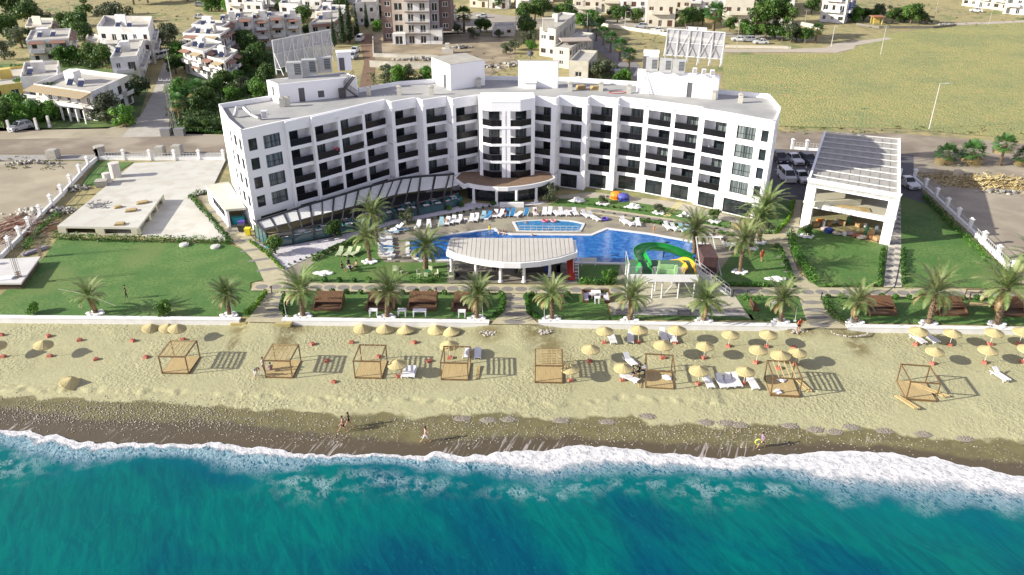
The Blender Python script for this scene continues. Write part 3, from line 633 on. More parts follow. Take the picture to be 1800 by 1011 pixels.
# sides, back, roof
bl0=hp(385,187); bl1=hp(398.5,209)
left_side=[Vector(bl0),Vector(bl1),Vector(c0)]
s=Seg(bl0,bl1); mb=MB(); holes=[(s.L*.3,s.L*.45,z+.7,z+2.3) for z in FZ]; s.wall(mb,0,PZ,holes,th=.3); mb.build('side_wall',WHITE,hotel)
for h in holes: s.window(hotel,*h,mull=0)
s=Seg(bl1,c0); mb=MB(); holes=[(s.L*a,s.L*b,z+.7,z+2.3) for z in FZ for a,b in ((.06,.18),(.36,.55),(.72,.90))]; s.wall(mb,0,PZ,holes,th=.3); mb.build('side_wall',WHITE,hotel)
for h in holes: s.window(hotel,*h,mull=0,glass=GLASS if cur.random()<.5 else CURT)
cr=hp(1372,193)
s=Seg(c3,cr); mb=MB(); holes=[(s.L*a,s.L*b,z+.7,z+2.3) for z in FZ for a,b in ((.15,.3),(.6,.75))]; s.wall(mb,0,PZ,holes,th=.3); mb.build('side_wall',WHITE,hotel)
for h in holes: s.window(hotel,*h,mull=0)
back=[hp(*p) for p in ((1372,193),(1352,169),(1265,161.5),(1120,147),(995,139),(855,137),(770,142),(700,147),(630,158.5),(488,170),(440,178),(385,187))]
front=[hp(*p) for p in ((385,187),(398.5,209),(423,230),(499,213),(545,205),(677,175.5),(687,180),(731,172),(742,176.5),(785,170),(795,174.5),(840,167.5))]+[T[0],T[1],T[2],T[3]]+[hp(*p) for p in ((938,169),(977.5,173.5),(984.5,168.5),(1033,173.5),(1038,169),(1087,174),(1091,171),(1138,176),(1234.5,189),(1237,192),(1284,199.5),(1363,214),(1372,193))]
rp_=front[:-1]+back[:-1]
rin=inset(rp_,.12)
mb=MB(); mb.prism(rin,13.7,RZ); mb.build('roof',ROOFM,hotel)
mb=MB()
for a,b in zip(back[:-1],back[1:]):
    s=Seg(a,b); s.box(mb,0.002,s.L-.002,-.02,.22,0,14.75)
mb.build('back_wall',WHITE,hotel)
mb=MB()
for a,b in zip(front[:-1],front[1:]):
    s=Seg(a,b)
    if s.L>1.9: s.box(mb,.01,s.L-.01,-.05,.30,PZ+.004,PZ+.07)
mb.build('parapet_cap',WHITE2,hotel)
# little plaster corbels under the parapet
mb=MB()
for p in ((547,206),(592,196),(636,186),(687,180),(742,176.5),(795,174.5),(977,173.5),(1033,173.5),(1087,174),(1138,176),(1186,182.5),(1236,190),(1286,200)):
    x,y=hp(*p); mb.obox((x,y-.08,13.55),.55,.3,.12); mb.obox((x,y-.06,13.43),.4,.24,.12); mb.obox((x,y-.07,8.45),.5,.25,.12)
mb.build('corbel',WHITE2,hotel)
# entrance canopy
ez=2.8; edge=[(798,313),(815,325.5),(823,323),(838,326),(853,328),(875,329.5),(893,329.5),(915,327.5),(933,325),(950,321.5),(967,317),(976,312.5)]
ew=[Vector(G(*p,ez)) for p in edge]
mb=MB(); mb.prism(ew+[Vector(G(968,300,ez)),Vector(G(810,301,ez))],2.2,ez); mb.build('entrance_canopy',WHITE2,hotel)
mb=MB(); wi=inset(ew+[Vector(G(968,300,ez)),Vector(G(810,301,ez))],.3); mb.prism(wi,2.7,2.83); mb.build('terrace_tiles',mat('brown_terrace_tile',(.23,.15,.10),(.17,.11,.075),scale=2,rough=.8),hotel)
for p in ((833,356.7),(873,360.7),(908,360),(942.4,354.7)):
    x,y=G(*p); mb=MB(); mb.cyl(x,y,0,2.21,.22,.2,12); mb.obox((x,y,.15),.6,.6,.3); mb.build('entrance_column',WHITE2,hotel,smooth=False)
gl=[(822,349),(838,352),(873,355),(908,354.5),(938,350),(972,337)]; gw=[Vector(G(*p)) for p in gl]
for a,b in zip(gw[:-1],gw[1:]): s=Seg(a,b); s.window(hotel,0,s.L,.02,2.21,v=0,mull=1,name='lobby_window')
mb=MB(); mb.prism([Vector(G(*p)) for p in ((968,355),(960,358),(1000,343),(1004,340),(975,340))],.0,.35); 
mb=MB(); x0,y0=G(870,363.5); mb.obox((x0+2.5,y0-.1,.35),3.6,.5,.7); mb.build('planter',WHITE2,hotel)
# ---------- roof houses ----------
def roof_block(parts,h,name='rooftop_plant_room',th=0):
    """parts: three roof-level pixel corners left, front, right"""
    l,f,r=[Vector(G(*p,RZ)) for p in parts]; b=l+(r-f); poly=[l,f,r,b]
    return poly
def plant(l,f,r,h,label,front_doors=(),side_doors=(),parapet=True):
    poly=roof_block((l,f,r),h); L_,F_,R_,B_=poly
    t=thing('plant_room',label,'plant room',(0,0,0)); z1=RZ+h
    for A,B,doors in ((L_,F_,side_doors[0] if side_doors else ()),(F_,R_,front_doors),(R_,B_,()),(B_,L_,())):
        s=Seg(A,B); mb=MB(); holes=[(s.L*a,s.L*b,RZ+z0,RZ+zz) for a,b,z0,zz in doors]
        s.wall(mb,RZ,z1,holes,th=.2); mb.build('wall',WHITE,t)
        for h_ in holes:
            db=MB(); s.box(db,h_[0],h_[1],.08,.12,h_[2],h_[3]); db.build('door',mat('grey_door',(.10,.10,.11),rough=.5),t)
    mb=MB(); mb.prism(inset(poly,.02 if not parapet else .2),z1-.25,z1-.08 if parapet else z1+.05); mb.build('roof',ROOFM if parapet else CONC,t)
    return t,poly,z1
plA,polyA,zA=plant((473,174),(493,183),(630,167.6),2.85,'white rooftop plant room on the left wing carrying a lattice billboard',[(.24,.315,0,2.0),(.48,.56,.3,1.3)],[[(.4,.6,.8,2.2)]])
plB,polyB,zB=plant((1119,161.5),(1121,163.5),(1261,175),3.55,'white rooftop plant room on the right wing with ladders on its front',[(.615,.68,0,2.2)])
plC,polyC,zC=plant((760,144),(792.5,159),(852.5,150),3.9,'plain white rooftop lift house left of the tower',[],[[(.62,.78,0,2.1)]],False)
plD,polyD,zD=plant((911,152),(912.5,154),(981,155),4.1,'white rooftop lift house right of the tower with satellite dish',[],(),False)
# billboards: slatted lattices
def billboard(x0,y0,x1,y1,z0,z1,label,cols,extra=None,back=1.6):
    a=Vector((x0,y0));b=Vector((x1,y1)); s=Seg(a,b); t=thing('lattice_billboard',label,'billboard'); mb=MB()
    for k in range(cols+1):
        u=s.L*k/cols; mb.bar(s.p(u,0,z0-.9),s.p(u,0,z1),.16); mb.bar(s.p(u,-back,z0-.9),s.p(u,0,z0+(z1-z0)*.6),.1); mb.bar(s.p(u,0,z0-.1),s.p(u,-back*.8,z0-.1),.08)
    mb.bar(s.p(0,0,z1),s.p(s.L,0,z1),.14); mb.bar(s.p(0,0,z0),s.p(s.L,0,z0),.14); mb.bar(s.p(0,.02,(z0+z1)/2),s.p(s.L,.02,(z0+z1)/2),.1)
    for k in range(cols): mb.bar(s.p(s.L*k/cols,-.02,z0),s.p(s.L*(k+1)/cols,-.02,z1) if k%2 else s.p(s.L*(k+.6)/cols,-.02,z1),.07)
    mb.build('frame',GALV,t)
    mb=MB(); n=28
    for k in range(n):
        z=z0+(z1-z0)*(k+.5)/n; mb.hexa([s.p(.05,.12,z-.055),s.p(s.L-.05,.12,z-.055),s.p(s.L-.05,.15,z-.05),s.p(.05,.15,z-.05)],[s.p(.05,.10,z+.055),s.p(s.L-.05,.10,z+.055),s.p(s.L-.05,.13,z+.06),s.p(.05,.13,z+.06)])
    mb.build('slats',mat('lattice_slat',(.44,.44,.48),(.36,.36,.40),rough=.5),t)
    if extra:
        u0,u1,ze=extra; mb=MB()
        for k in range(5): z=z1+ (ze-z1)*(k+.5)/5; s.box(mb,u0*s.L,u1*s.L,.1,.13,z-.06,z+.06)
        for u in (u0,(u0+u1)/2,u1): mb.bar(s.p(u*s.L,0,z1),s.p(u*s.L,0,ze),.1)
        mb.build('raised_panel',GALV,t)
    return t
a=G(484,130,zA+.2); b=G(584,107,zA+.2)
billboard(a[0],a[1]+.6,b[0],b[1]+.6,zA+.9,zA+5.0,'slatted lattice billboard seen from behind on the left plant room',6)
a=G(1170,112,zB+.2); b=G(1270,120,zB+.2)
billboard(a[0],a[1]+.8,b[0],b[1]+.8,zB+1.4,zB+5.3,'white slatted lattice billboard on the right plant room, small panel raised on top',5,(.33,.68,zB+5.8))
# air units
def ac_big(): 
    t=thing('air_conditioning_unit','proto','air conditioner'); mb=MB(); mb.box(-.62,-.4,0,.62,.4,1.6); mb.build('casing',mat('ac_casing',(.50,.50,.50),rough=.5),t)
    mb=MB(); mb.box(-.02,-.42,.35,.5,-.395,1.45); mb.box(-.56,-.42,.35,-.06,-.395,1.45) if False else None
    g=mb.build('grille',mat('ac_grille',(.12,.13,.14),(.07,.08,.09),scale=30,rough=.6),t)
    mb=MB()
    for k in range(6): mb.box(-.02,-.435,.42+k*.17,.5,-.421,.44+k*.17)
    mb.build('louvre',GALV,t); return t
ac=Maker(ac_big())
for i,(x,y,w_) in enumerate(((519,135,'behind the billboard of the left plant room, leftmost of three'),(545,130,'middle of the three under the left lattice billboard'),(571,125,'rightmost of the three under the left lattice billboard'))):
    p=G(x,y+1,zA); ac((p[0],p[1]+.2,zA-.08),R(14),'tall grey air conditioner '+w_,'large air conditioners on the left plant room',(1.75,1.7,1.45))
for i,(x,y,w_) in enumerate(((1146,124,'beside the stair hut of the right plant room'),(1170,126,'middle of the three on the right plant room'),(1193,128,'third from the stair hut on the right plant room'))):
    p=G(x,y,zB); ac((p[0],p[1]+.3,zB-.08),R(-9),'tall grey air conditioner '+w_,'large air conditioners on the right plant room',(1.45,1.4,1.2))
def small_ac():
    t=thing('condenser_unit','proto','condenser'); mb=MB(); mb.box(-.3,-.25,.1,.3,.25,.95); mb.build('casing',PLAST,t); mb=MB(); mb.cyl(0,0,0,.001,.01); mb=MB(); mb.disc(0,-.262,.52,.001); mb=MB()
    for k in range(5): mb.box(-.24,-.27,.25+k*.13,.24,-.255,.30+k*.13)
    mb.build('grille',GLASS,t); return t
sa=Maker(small_ac())
for (x,y,l) in ((1222,131,'left of three'),(1238,133,'middle of three'),(1253,134.5,'right of three')):
    p=G(x,y,zB); sa((p[0],p[1]+.5,zB-.08),R(-8),'small white condenser standing near the billboard foot, '+l,'small condensers on the right plant room')
p=G(466,210,RZ); sa((p[0],p[1],RZ),R(10),'boxy condenser unit on the left end of the hotel roof',None,1.3)
# stair huts
def hut(px,py,z,w_,d_,h,label,rz,door_x=-.2):
    x,y=G(px,py,z); t=thing('stair_hut',label,'stair hut',(x,y,z),rz); mb=MB(); mb.box(-w_/2,0,0,w_/2,d_,h); mb.build('wall',WHITE,t)
    mb=MB(); mb.box(-w_/2-.1,-.1,h,w_/2+.1,d_+.1,h+.18); mb.build('roof',WHITE2,t); mb=MB(); mb.box(door_x*w_-.4,-.03,0,door_x*w_+.4,-.005,1.95); mb.build('door',MATS['grey_door'],t); return t
hut(607,124,zA-.08,2.1,1.9,2.6,'small white stair hut with black door right of the left billboard',R(14))
hut(1143,122,zB-.08,2.2,1.8,2.4,'small white stair hut left of the right billboard',R(-9),-.35)
# steel stair on left plant room
t=thing('steel_stair','dark steel stair climbing the left plant room from the roof','stair'); mb=MB()
s=Seg(polyA[1],polyA[2])
def stairline(u0,z0,u1,z1,v,n):
    for off in (0,.75):
        mb.bar(s.p(u0,v-off,z0),s.p(u1,v-off,z1),.08,.16); mb.bar(s.p(u0,v-off,z0+.9),s.p(u1,v-off,z1+.9),.05)
        for k in range(5): m=k/4; mb.bar(s.p(u0+(u1-u0)*m,v-off,z0+(z1-z0)*m),s.p(u0+(u1-u0)*m,v-off,z0+(z1-z0)*m+.9),.04)
    for k in range(n): m=(k+.5)/n; s.box(mb,u0+(u1-u0)*m-.13,u0+(u1-u0)*m+.13,v-.72,v-.03,z0+(z1-z0)*m-.02,z0+(z1-z0)*m+.02)
stairline(s.L*.97,RZ,s.L*.83,RZ+1.4,-.15,7); stairline(s.L*.82,RZ+1.4,s.L*.95,zA+.1,-.15,8)
s.box(mb,s.L*.74,s.L*.83,-.9,-.15,RZ+1.36,RZ+1.42); s.box(mb,s.L*.74,s.L*.82,-.85,-.2,RZ,RZ+1.3)
mb.build('flights',DSTEEL,t)
# ladders
s=Seg(polyB[1],polyB[2])
for k,(u,l) in enumerate(((s.L*.04,'white ladder leaning on the right plant room, nearest its left corner'),(s.L*.12,'second white ladder leaning on the right plant room front'))):
    mb=MB()
    for du in (0,.45): mb.bar(s.p(u+du,-1.1+k*.2,RZ),s.p(u+du+k*-.6,-.08,zB),.07)
    for j in range(10): f=(j+.5)/10; mb.bar(s.p(u-k*.6*f,-1.1+k*.2+(1.02-k*.2)*f,RZ+(zB-RZ)*f),s.p(u+.45-k*.6*f,-1.1+k*.2+(1.02-k*.2)*f,RZ+(zB-RZ)*f),.05)
    tag(mb.build('ladder',GALV),l,'ladder')
# vents
def vent():
    t=thing('roof_chimney','proto','chimney'); mb=MB(); mb.box(-.32,-.25,0,.32,.25,1.25); mb.build('shaft',mat('chimney_render',(.55,.53,.47),(.46,.44,.39),scale=2),t)
    mb=MB(); mb.hexa([(-.42,-.36,1.25),(.42,-.36,1.25),(.42,.36,1.25),(-.42,.36,1.25)],[(-.12,-.1,1.5),(.12,-.1,1.5),(.12,.1,1.5),(-.12,.1,1.5)]); mb.build('cap',CONC,t); return t
ve=Maker(vent())
for i,(x,y,l) in enumerate(((496,188,'left one of a pair before the left plant room'),(506,187,'right one of a pair before the left plant room'),(648.5,168,'just right of the steel stair'),(702,167,'second right of the steel stair'),(759,167,'left of the lift house with the side door'),(842,153,'at the foot of the left lift house'),(1002,160,'just right of the satellite dish lift house'),(1056,160,'between the lift house and the right plant room'),(1105,164,'just left of the right plant room'),(1203,169,'left one before the right plant room'),(1254,175,'right one before the right plant room'),(1301,181,'between the right plant room and the hotel corner'))):
    p=G(x,y,RZ); ve((p[0],p[1],RZ),R(10-i*2),'small rendered roof chimney '+l,'chimneys on the hotel roof')
# roof odds and ends
p=G(932,156,RZ); mb=MB(); mb.box(-.9,-.5,0,.9,.5,1.0); mb.box(-1,-.6,1.,1,.6,1.1); tag(mb.build('roof_hatch',WHITE2,loc=(p[0],p[1],RZ)),'squat white hatch box at the foot of the dish lift house','roof hatch')
t=thing('satellite_dish','dark satellite dish on the roof of the right lift house','satellite dish',(*G(932,103,zD),zD)); mb=MB()
mb.tube([(0,0,0),(0,0,.8)],.05); mb.bar((-1,0,0),(0,0,.5),.05); mb.bar((1,0,0),(0,0,.5),.05); mb.build('mount',DSTEEL,t)
mb=MB()
for k in range(12):
    a,b=2*math.pi*k/12,2*math.pi*(k+1)/12; mb.q((0,-.25,.9),(.55*math.cos(a),.25*math.sin(a),.8+.4*math.sin(a)),(.55*math.cos(b),.25*math.sin(b),.8+.4*math.sin(b)))
mb.build('dish',mat('dish_grey',(.10,.10,.11)),t)
mb=MB(); s=Seg(hp(452,208,RZ),hp(410,205,RZ)); x,y=G(420,204,RZ)
mb.tube([(x-.2,y-1.,RZ+.2),(x-.1,y,RZ+1.1),(x+.8,y+.3,RZ+1.1),(x+2.,y-.8,RZ+.4),(x+3.4,y-2.2,RZ+.3)],[.3,.32,.32,.2,.18],10); tag(mb.build('duct',mat('duct_metal',(.60,.60,.58),rough=.35,metal=.6)),'bent metal duct lying on the left end of the hotel roof','duct')
for (x0,y0,l) in ((1021,157,'stack of pale roof panels beside the lift house'),(1046,158,'stack of pale roof panels left of a chimney')):
    p=G(x0,y0,RZ); mb=MB()
    for k in range(5): mb.obox((p[0],p[1],RZ+.08+k*.13),1.6-k*.1,.9,.09,.1*k)
    tag(mb.build('panel_stack',PALEW),l,'panels')
p=G(1085,163,RZ); mb=MB(); mb.tube([(p[0]+1.3*math.cos(a/3),p[1]+.7*math.sin(a/3),RZ+.06) for a in range(20)],.05,6); tag(mb.build('red_hose',mat('red_rubber',(.4,.05,.04))),'red hose coiled on the hotel roof','hose')
# ================= RESTAURANT =================
rest=thing('restaurant_terrace','glazed restaurant terrace with grey retractable awnings along the left wing','restaurant')
fl=[(472,437),(516,430),(553,422),(586,416),(622,408),(655,399),(690,387.5),(735,379.5),(781,370),(807,362)]
fw=[Vector(G(*p)) for p in fl]; DG=mat('charcoal_aluminium',(.05,.05,.055),rough=.4)
bk=[(-34.3,98.9),(-31.5,102.),(-28.6,105.2),(-25.8,108.),(-22.8,111.2),(-19.5,114.3),(-17.0,116.1),(-14.3,117.0),(-9.9,117.8),(-8.6,118.6)]
bk=[Vector(p)+Vector((.25,-.4)) for p in bk]
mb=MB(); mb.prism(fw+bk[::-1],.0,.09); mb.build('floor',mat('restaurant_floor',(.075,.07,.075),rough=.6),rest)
for i,(a,b) in enumerate(zip(fw[:-1],fw[1:])):
    s=Seg(a,b)
    gb=MB(); s.box(gb,.1,s.L-.1,0,.02,.12,1.15)
    g=gb.build('glass_screen',mat('clear_tinted_glass',(.05,.12,.13),rough=.05,spec=.8),rest)
    mb=MB(); s.box(mb,0,.22,-.1,.14,0,2.25); s.box(mb,.22,s.L,-.03,.05,.03,.12); s.box(mb,.22,s.L,-.04,.06,1.15,1.23); s.box(mb,.22,s.L,-.06,.1,1.95,2.1)
    mb.build('post_frame',DG,rest)
for i in range(9):
    b0,b1,f0,f1=bk[i],bk[i+1],fw[i],fw[i+1]
    mb=MB(); mb.bar((*b0,2.75),(*f0,2.15),.2,.26); mb.bar((b0.x,b0.y,2.78),(b1.x,b1.y,2.78),.2,.3)
    m0=b0.lerp(b1,.5);m1=f0.lerp(f1,.5); mb.bar((m0.x,m0.y,2.73),(m1.x,m1.y,2.13),.14,.18); mb.build('beam',DG,rest)
    for j in range(2):
        p0=b0.lerp(b1,j*.5+.04);p1=b0.lerp(b1,j*.5+.46);r0=f0.lerp(f1,j*.5+.04);r1=f0.lerp(f1,j*.5+.46); e=.56 if i<8 else .6; mb=MB(); n=9
        for k in range(n):
            t0=.03+e*k/n;t1=.03+e*(k+.93)/n; zz=lambda t:2.72-.55*t; q=[p0.lerp(r0,t0),p1.lerp(r1,t0),p1.lerp(r1,t1),p0.lerp(r0,t1)]
            mb.hexa([(q[3].x,q[3].y,zz(t1)-.02),(q[2].x,q[2].y,zz(t1)-.02),(q[1].x,q[1].y,zz(t0)-.05),(q[0].x,q[0].y,zz(t0)-.05)],[(q[3].x,q[3].y,zz(t1)+.03),(q[2].x,q[2].y,zz(t1)+.03),(q[1].x,q[1].y,zz(t0)),(q[0].x,q[0].y,zz(t0))])
        mb.build('awning_panel',mat('awning_fabric',(.76,.76,.74),(.70,.70,.68),rough=.8),rest)
a,b=Vector(G(450,419)),fw[0]; s=Seg(a,b)
gb=MB(); s.box(gb,0,s.L,0,.03,.1,2.1); gb.build('glass_screen',MATS['clear_tinted_glass'],rest); mb=MB()
for k in range(4): s.box(mb,s.L*k/3-.05,s.L*k/3+.05,-.06,.08,0,2.2)
mb.bar((*a,2.75),(*b,2.15),.14,.2); mb.build('post_frame',DG,rest)
def tableset():
    t=thing('dining_table','proto','table'); mb=MB(); mb.box(-.45,-.45,.72,.45,.45,.76); mb.build('table_top',PLAST,t); mb=MB(); mb.cyl(0,0,0,.72,.04,n=6); mb.cyl(0,0,0,.03,.25,n=8); mb.build('leg',PLAST,t); return t
def dchair():
    t=thing('dining_chair','proto','chair'); mb=MB(); mb.box(-.23,-.23,.42,.23,.23,.47); mb.build('seat',TURQ,t); mb=MB(); mb.box(-.23,.19,.47,.23,.24,.9); mb.build('backrest',TURQ,t)
    mb=MB()
    for a_,b_ in ((-1,-1),(1,-1),(1,1),(-1,1)): mb.bar((a_*.2,b_*.2,0),(a_*.2,b_*.2,.42),.04)
    mb.build('legs',TURQ,t); return t
tb=Maker(tableset()); ch=Maker(dchair()); k=0
for i in range(9):
    for j,(u,v) in enumerate(((.3,.84),(.75,.84),(.5,.62))):
        if i in(0,) and v<.7: continue
        p=bk[i].lerp(bk[i+1],u).lerp(fw[i].lerp(fw[i+1],u),v); a_=math.atan2(*(fw[i+1]-fw[i]).yx)
        tb((p.x,p.y,.09),a_,f'white square dining table inside the glazed restaurant, {ORD[k]} from its left end','dining tables in the restaurant')
        for q in (1,-1):
            d=Vector((math.cos(a_),math.sin(a_)))*.75*q; ch((p.x+d.x,p.y+d.y,.09),a_-q*math.pi/2,'turquoise chair at a white table inside the glazed restaurant','turquoise restaurant chairs')
        k+=1
# left side annexe with flat roof
an=thing('kitchen_annexe','low flat roofed annexe against the left end of the hotel','annexe'); pr=[G(*p,2.8) for p in ((361,326),(396,369),(432,366),(402,320))]
mb=MB(); mb.prism(pr,2.55,2.85); mb.build('roof',mat('annexe_roof',(.50,.49,.42),scale=1),an)
s=Seg(pr[0],pr[1]); mb=MB(); s.wall(mb,0,2.55,[(s.L*.3,s.L*.9,1.1,2.2)],th=.2,v0=.1); s2=Seg(pr[1],pr[2]); s2.box(mb,0,.35,.1,.4,0,2.55); mb.build('wall',WHITE,an)
s.window(an,s.L*.3,s.L*.9,1.1,2.2,v=.2,mull=3)
mb=MB(); mb.obox((pr[1][0]+1.,pr[1][1]+1.6,.6),1.6,.8,1.1); mb.build('counter',TURQ,an)
def bin_(px,py,c,lab):
    x,y=G(px,py); t=thing('wheeled_bin',lab,'bin',(x,y,.04)); mb=MB(); mb.hexa([(-.3,-.3,.1),(.3,-.3,.1),(.3,.3,.1),(-.3,.3,.1)],[(-.38,-.38,1.),(.38,-.38,1.),(.38,.38,1.),(-.38,.38,1.)]); mb.build('body',c,t); mb=MB(); mb.box(-.4,-.4,1.,.4,.4,1.08); mb.build('lid',c,t)
    mb=MB()
    for q in (-.25,.25): mb.tube([(q-.05,.3,.1),(q+.05,.3,.1)],.1,8)
    mb.build('wheels',BLACK,t)
bin_(426,401,mat('violet_plastic',(.09,.06,.35)),'violet wheeled bin beside the hotel corner'); bin_(437,414,mat('yellow_plastic',(.75,.62,.02)),'yellow wheeled bin nearest the restaurant glass'); bin_(425,408,mat('black_plastic',(.03,.03,.03)),'black bin between the violet and the yellow one')
# ================= SEA WALL =================
for i,(a,b,l) in enumerate((((-300,551.5),(425,558),'long low white sea wall at the left, below the big lawn'),((500,558),(860,562.5),'low white sea wall between the left and the central beach path'),((947,562.5),(1397,569),'low white sea wall between the central beach path and the shower'),((1485,570),(2100,580),'low white sea wall at the right below the palm garden'))):
    s=Seg(G(*a),G(*b)); mb=MB(); s.box(mb,0,s.L,-.92,-.25,-.75,.10); s.box(mb,-.04,s.L+.04,-.95,-.22,.10,.18); tag(mb.build('sea_wall',mat('sea_wall_plaster',(.74,.73,.74),(.66,.65,.65),scale=1.2,rough=.8)),l,'wall')
# ================= PAVILION =================
pv=thing('unfinished_pavilion','white open two storey concrete pavilion with grey gridded roof, building materials stored inside','pavilion')
fl_=Vector((40.3,103.2)); fr_=Vector((50.2,96.9)); bl_=Vector((50.6,126.4)); br_=Vector((61.3,122.5))
PH=7.05
fu=(fr_-fl_).normalized(); 
mb=MB(); q=[fl_,fr_,br_,bl_]; mb.prism(q,PH-.75,PH-.35); mb.build('roof_slab',CONC,pv)
RT=NB('roof_tile_grey'); c=RT.mix(RT.ss(RT.noise(.9,5),.35,.65),(.38,.36,.335),(.31,.295,.275)); RT.color(c); RT.rough(.9)
mb=MB(); NU,NV=9,9
def pq(u,v): return fl_.lerp(fr_,u).lerp(bl_.lerp(br_,u),v)
for i in range(NU):
    for j in range(NV):
        u0,u1,v0,v1=(i+.045)/NU,(i+.955)/NU,(j+.04)/NV,(j+.96)/NV
        P=[pq(u0,v0),pq(u1,v0),pq(u1,v1),pq(u0,v1)]; mb.hexa([(p.x,p.y,PH-.349) for p in P],[(p.x,p.y,PH-.30) for p in P])
mb.build('roof_panels',RT.m,pv)
for j in range(1,NV+1):
    a=pq(0,j/NV-.004);b=pq(1,j/NV-.004); mb=MB(); mb.bar((a.x,a.y,PH-.14),(b.x,b.y,PH-.14),.08,.16); mb.build('roof_rail',GALV,pv)
def edge_beam(mb,a,b,z0,z1,t=.5):
    s=Seg(a,b); s.box(mb,0,s.L,0,t,z0,z1)
mb=MB(); edge_beam(mb,fl_,fr_,PH-1.,PH,.55); s=Seg(fl_,fr_); s.box(mb,-.12,s.L+.12,-.12,.5,PH-.02,PH+.1)
edge_beam(mb,fl_,fr_,3.15,3.75,.45); edge_beam(mb,fr_,br_,PH-.9,PH+.0,.3); edge_beam(mb,bl_,fl_,PH-.9,PH+.0,.3)
mb.build('beam',WHITE,pv)
ii=Vector((-fu.y,fu.x))
for c_ in (fl_,fr_-fu*1.25,bl_-ii*1.,br_-fu*1.2-ii*1.,fl_.lerp(bl_,.5),fr_.lerp(br_,.5)-fu*.9):
    mb=MB(); P=[c_,c_+fu*1.25,c_+fu*1.25+ii*.9,c_+ii*.9]; mb.prism(P,0,PH-.9); P2=[c_-fu*.1-ii*.1,c_+fu*1.35-ii*.1,c_+fu*1.35+ii*1.,c_-fu*.1+ii*1.]; mb.prism(P2,3.7,3.9); mb.build('column',WHITE,pv)
mb=MB(); mb.prism([fl_+ii*.3,fr_+ii*.3,br_-ii*.3,bl_-ii*.3],3.2,3.5); mb.build('floor_slab',mat('dusty_screed',(.46,.43,.34),(.40,.37,.30),scale=1),pv)
mb=MB(); s=Seg(pq(.03,.62),pq(.97,.62)); s.box(mb,0,s.L,0,.15,3.5,PH-.75); s.box(mb,0,s.L,0,.15,0,3.2); mb.build('rear_wall',mat('bare_block',(.30,.25,.18),scale=2),pv)
def loose(name,m,label,cat,px,py,z,fn,rz=0.):
    x,y=G(px,py,z); mb=MB(); fn(mb); return tag(mb.build(name,m,loc=(x,y,z),rz=rz),label,cat)
def b_(*a): return lambda mb: mb.box(*a)
loose('wall_board',mat('cream_board',(.58,.55,.42)),'long cream board lying across the upper floor of the pavilion','board',1470,361,3.55,b_(-3.4,-.3,0,3.4,.1,.8),R(8))
loose('timber_stack',PALEW,'pale timber stack on the upper pavilion floor','timber',1488,364.5,3.52,lambda mb:[mb.box(-1.6,-.3+k*.15,0,1.6,-.2+k*.15,.15) for k in range(5)],R(-18))
loose('pallet',PALEW,'wooden pallet lying on the upper pavilion floor','pallet',1519,369,3.52,lambda mb:[mb.box(-.6+k*.22,-.7,.1,-.45+k*.22,.7,.14) for k in range(6)]+[mb.box(-.6,-.7+k*.65,0,.65,-.6+k*.65,.1) for k in range(3)],R(-10))
r=random.Random(5)
junk=[('cardboard_box','brown cardboard box',(.38,.25,.12)),('paint_tub','white paint tub',(.7,.7,.68)),('plastic_crate','blue plastic crate',(.03,.06,.25)),('sack','pale cement sack',(.45,.40,.33)),('gas_bottle','grey bottle',(.35,.38,.40)),('tool_chest','orange tool chest',(.65,.22,.04)),('folded_sheet','folded pink sheet',(.45,.33,.32)),('green_drum','green drum',(.05,.2,.1)),('brick_pile','small brick pile',(.35,.13,.07))]
places=[(1433,398,0),(1442,393,5),(1447,399,4),(1455,396,0),(1463,393,3),(1472,392,1),(1480,395,0),(1490,393,7),(1510,398,0),(1520,399,1),(1456,409,2),(1470,413,3),(1484,414,1),(1495,413,6),(1507,416,8),(1514,420,3),(1522,411,7),(1530,413,0),(1536,420,8),(1541,423,0),(1450,405,6),(1540,408,4)]
wh=['by its left column','near the left column','in the shade','behind the front row','at the back','near the middle','in the middle','right of the middle','near the right column','by the right column']
for k,(px,py,t_) in enumerate(places):
    nm,lb,cc=junk[t_]; x,y=G(px,py); mb=MB()
    if t_ in (1,4,7): mb.cyl(0,0,0,.9 if t_!=1 else .5,.28,.24,10); mb.cyl(0,0,.9 if t_!=1 else .5,1. if t_!=1 else .54,.18,n=8)
    elif t_ in (3,6): mb.blob((0,0,.22),.7,.45,.25,.15,8,5,k)
    elif t_==8:
        for a in range(4):
            for b in range(3): mb.box(-.6+a*.3,-.3,b*.12,-.33+a*.3,.3,b*.12+.11)
    else: mb.box(-.45,-.35,0,.45,.35,.55); mb.box(-.47,-.37,.45,.47,.37,.6)
    tag(mb.build(nm,mat('junk_'+nm,cc,scale=4),loc=(x,y,.03),rz=r.uniform(-.6,.6)),f'{lb} stored under the pavilion, {ORD[k]} item counted from its left column',lb.split()[-1],'building materials under the pavilion')
# ================= POOL BAR =================
pb=thing('pool_bar','open pool bar with curved white roof on round white columns','pool bar')
ez=3.25
fe=[Vector(G(*p,ez)) for p in ((784,441),(800,447),(825,453.5),(855,459),(885,462),(915,462.5),(950,459.5),(985,453),(1015,443))]
be=[Vector(G(*p,ez)) for p in ((790,421),(850,421.5),(900,421.7),(950,421.8),(1012,422))]
mb=MB(); mb.prism(fe+be[::-1],2.55,ez-.03); mb.build('roof_edge',WHITE2,pb)
mb=MB(); roofp=inset(fe+be[::-1],.22)
n=28
xl=min(p[0] for p in roofp)+.15; xr=max(p[0] for p in roofp)-.15
def yat(poly,x):
    ys=[]
    for a,b in zip(poly,poly[1:]+poly[:1]):
        if (a[0]-x)*(b[0]-x)<=0 and a[0]!=b[0]: ys.append(a[1]+(b[1]-a[1])*(x-a[0])/(b[0]-a[0]))
    return min(ys),max(ys)
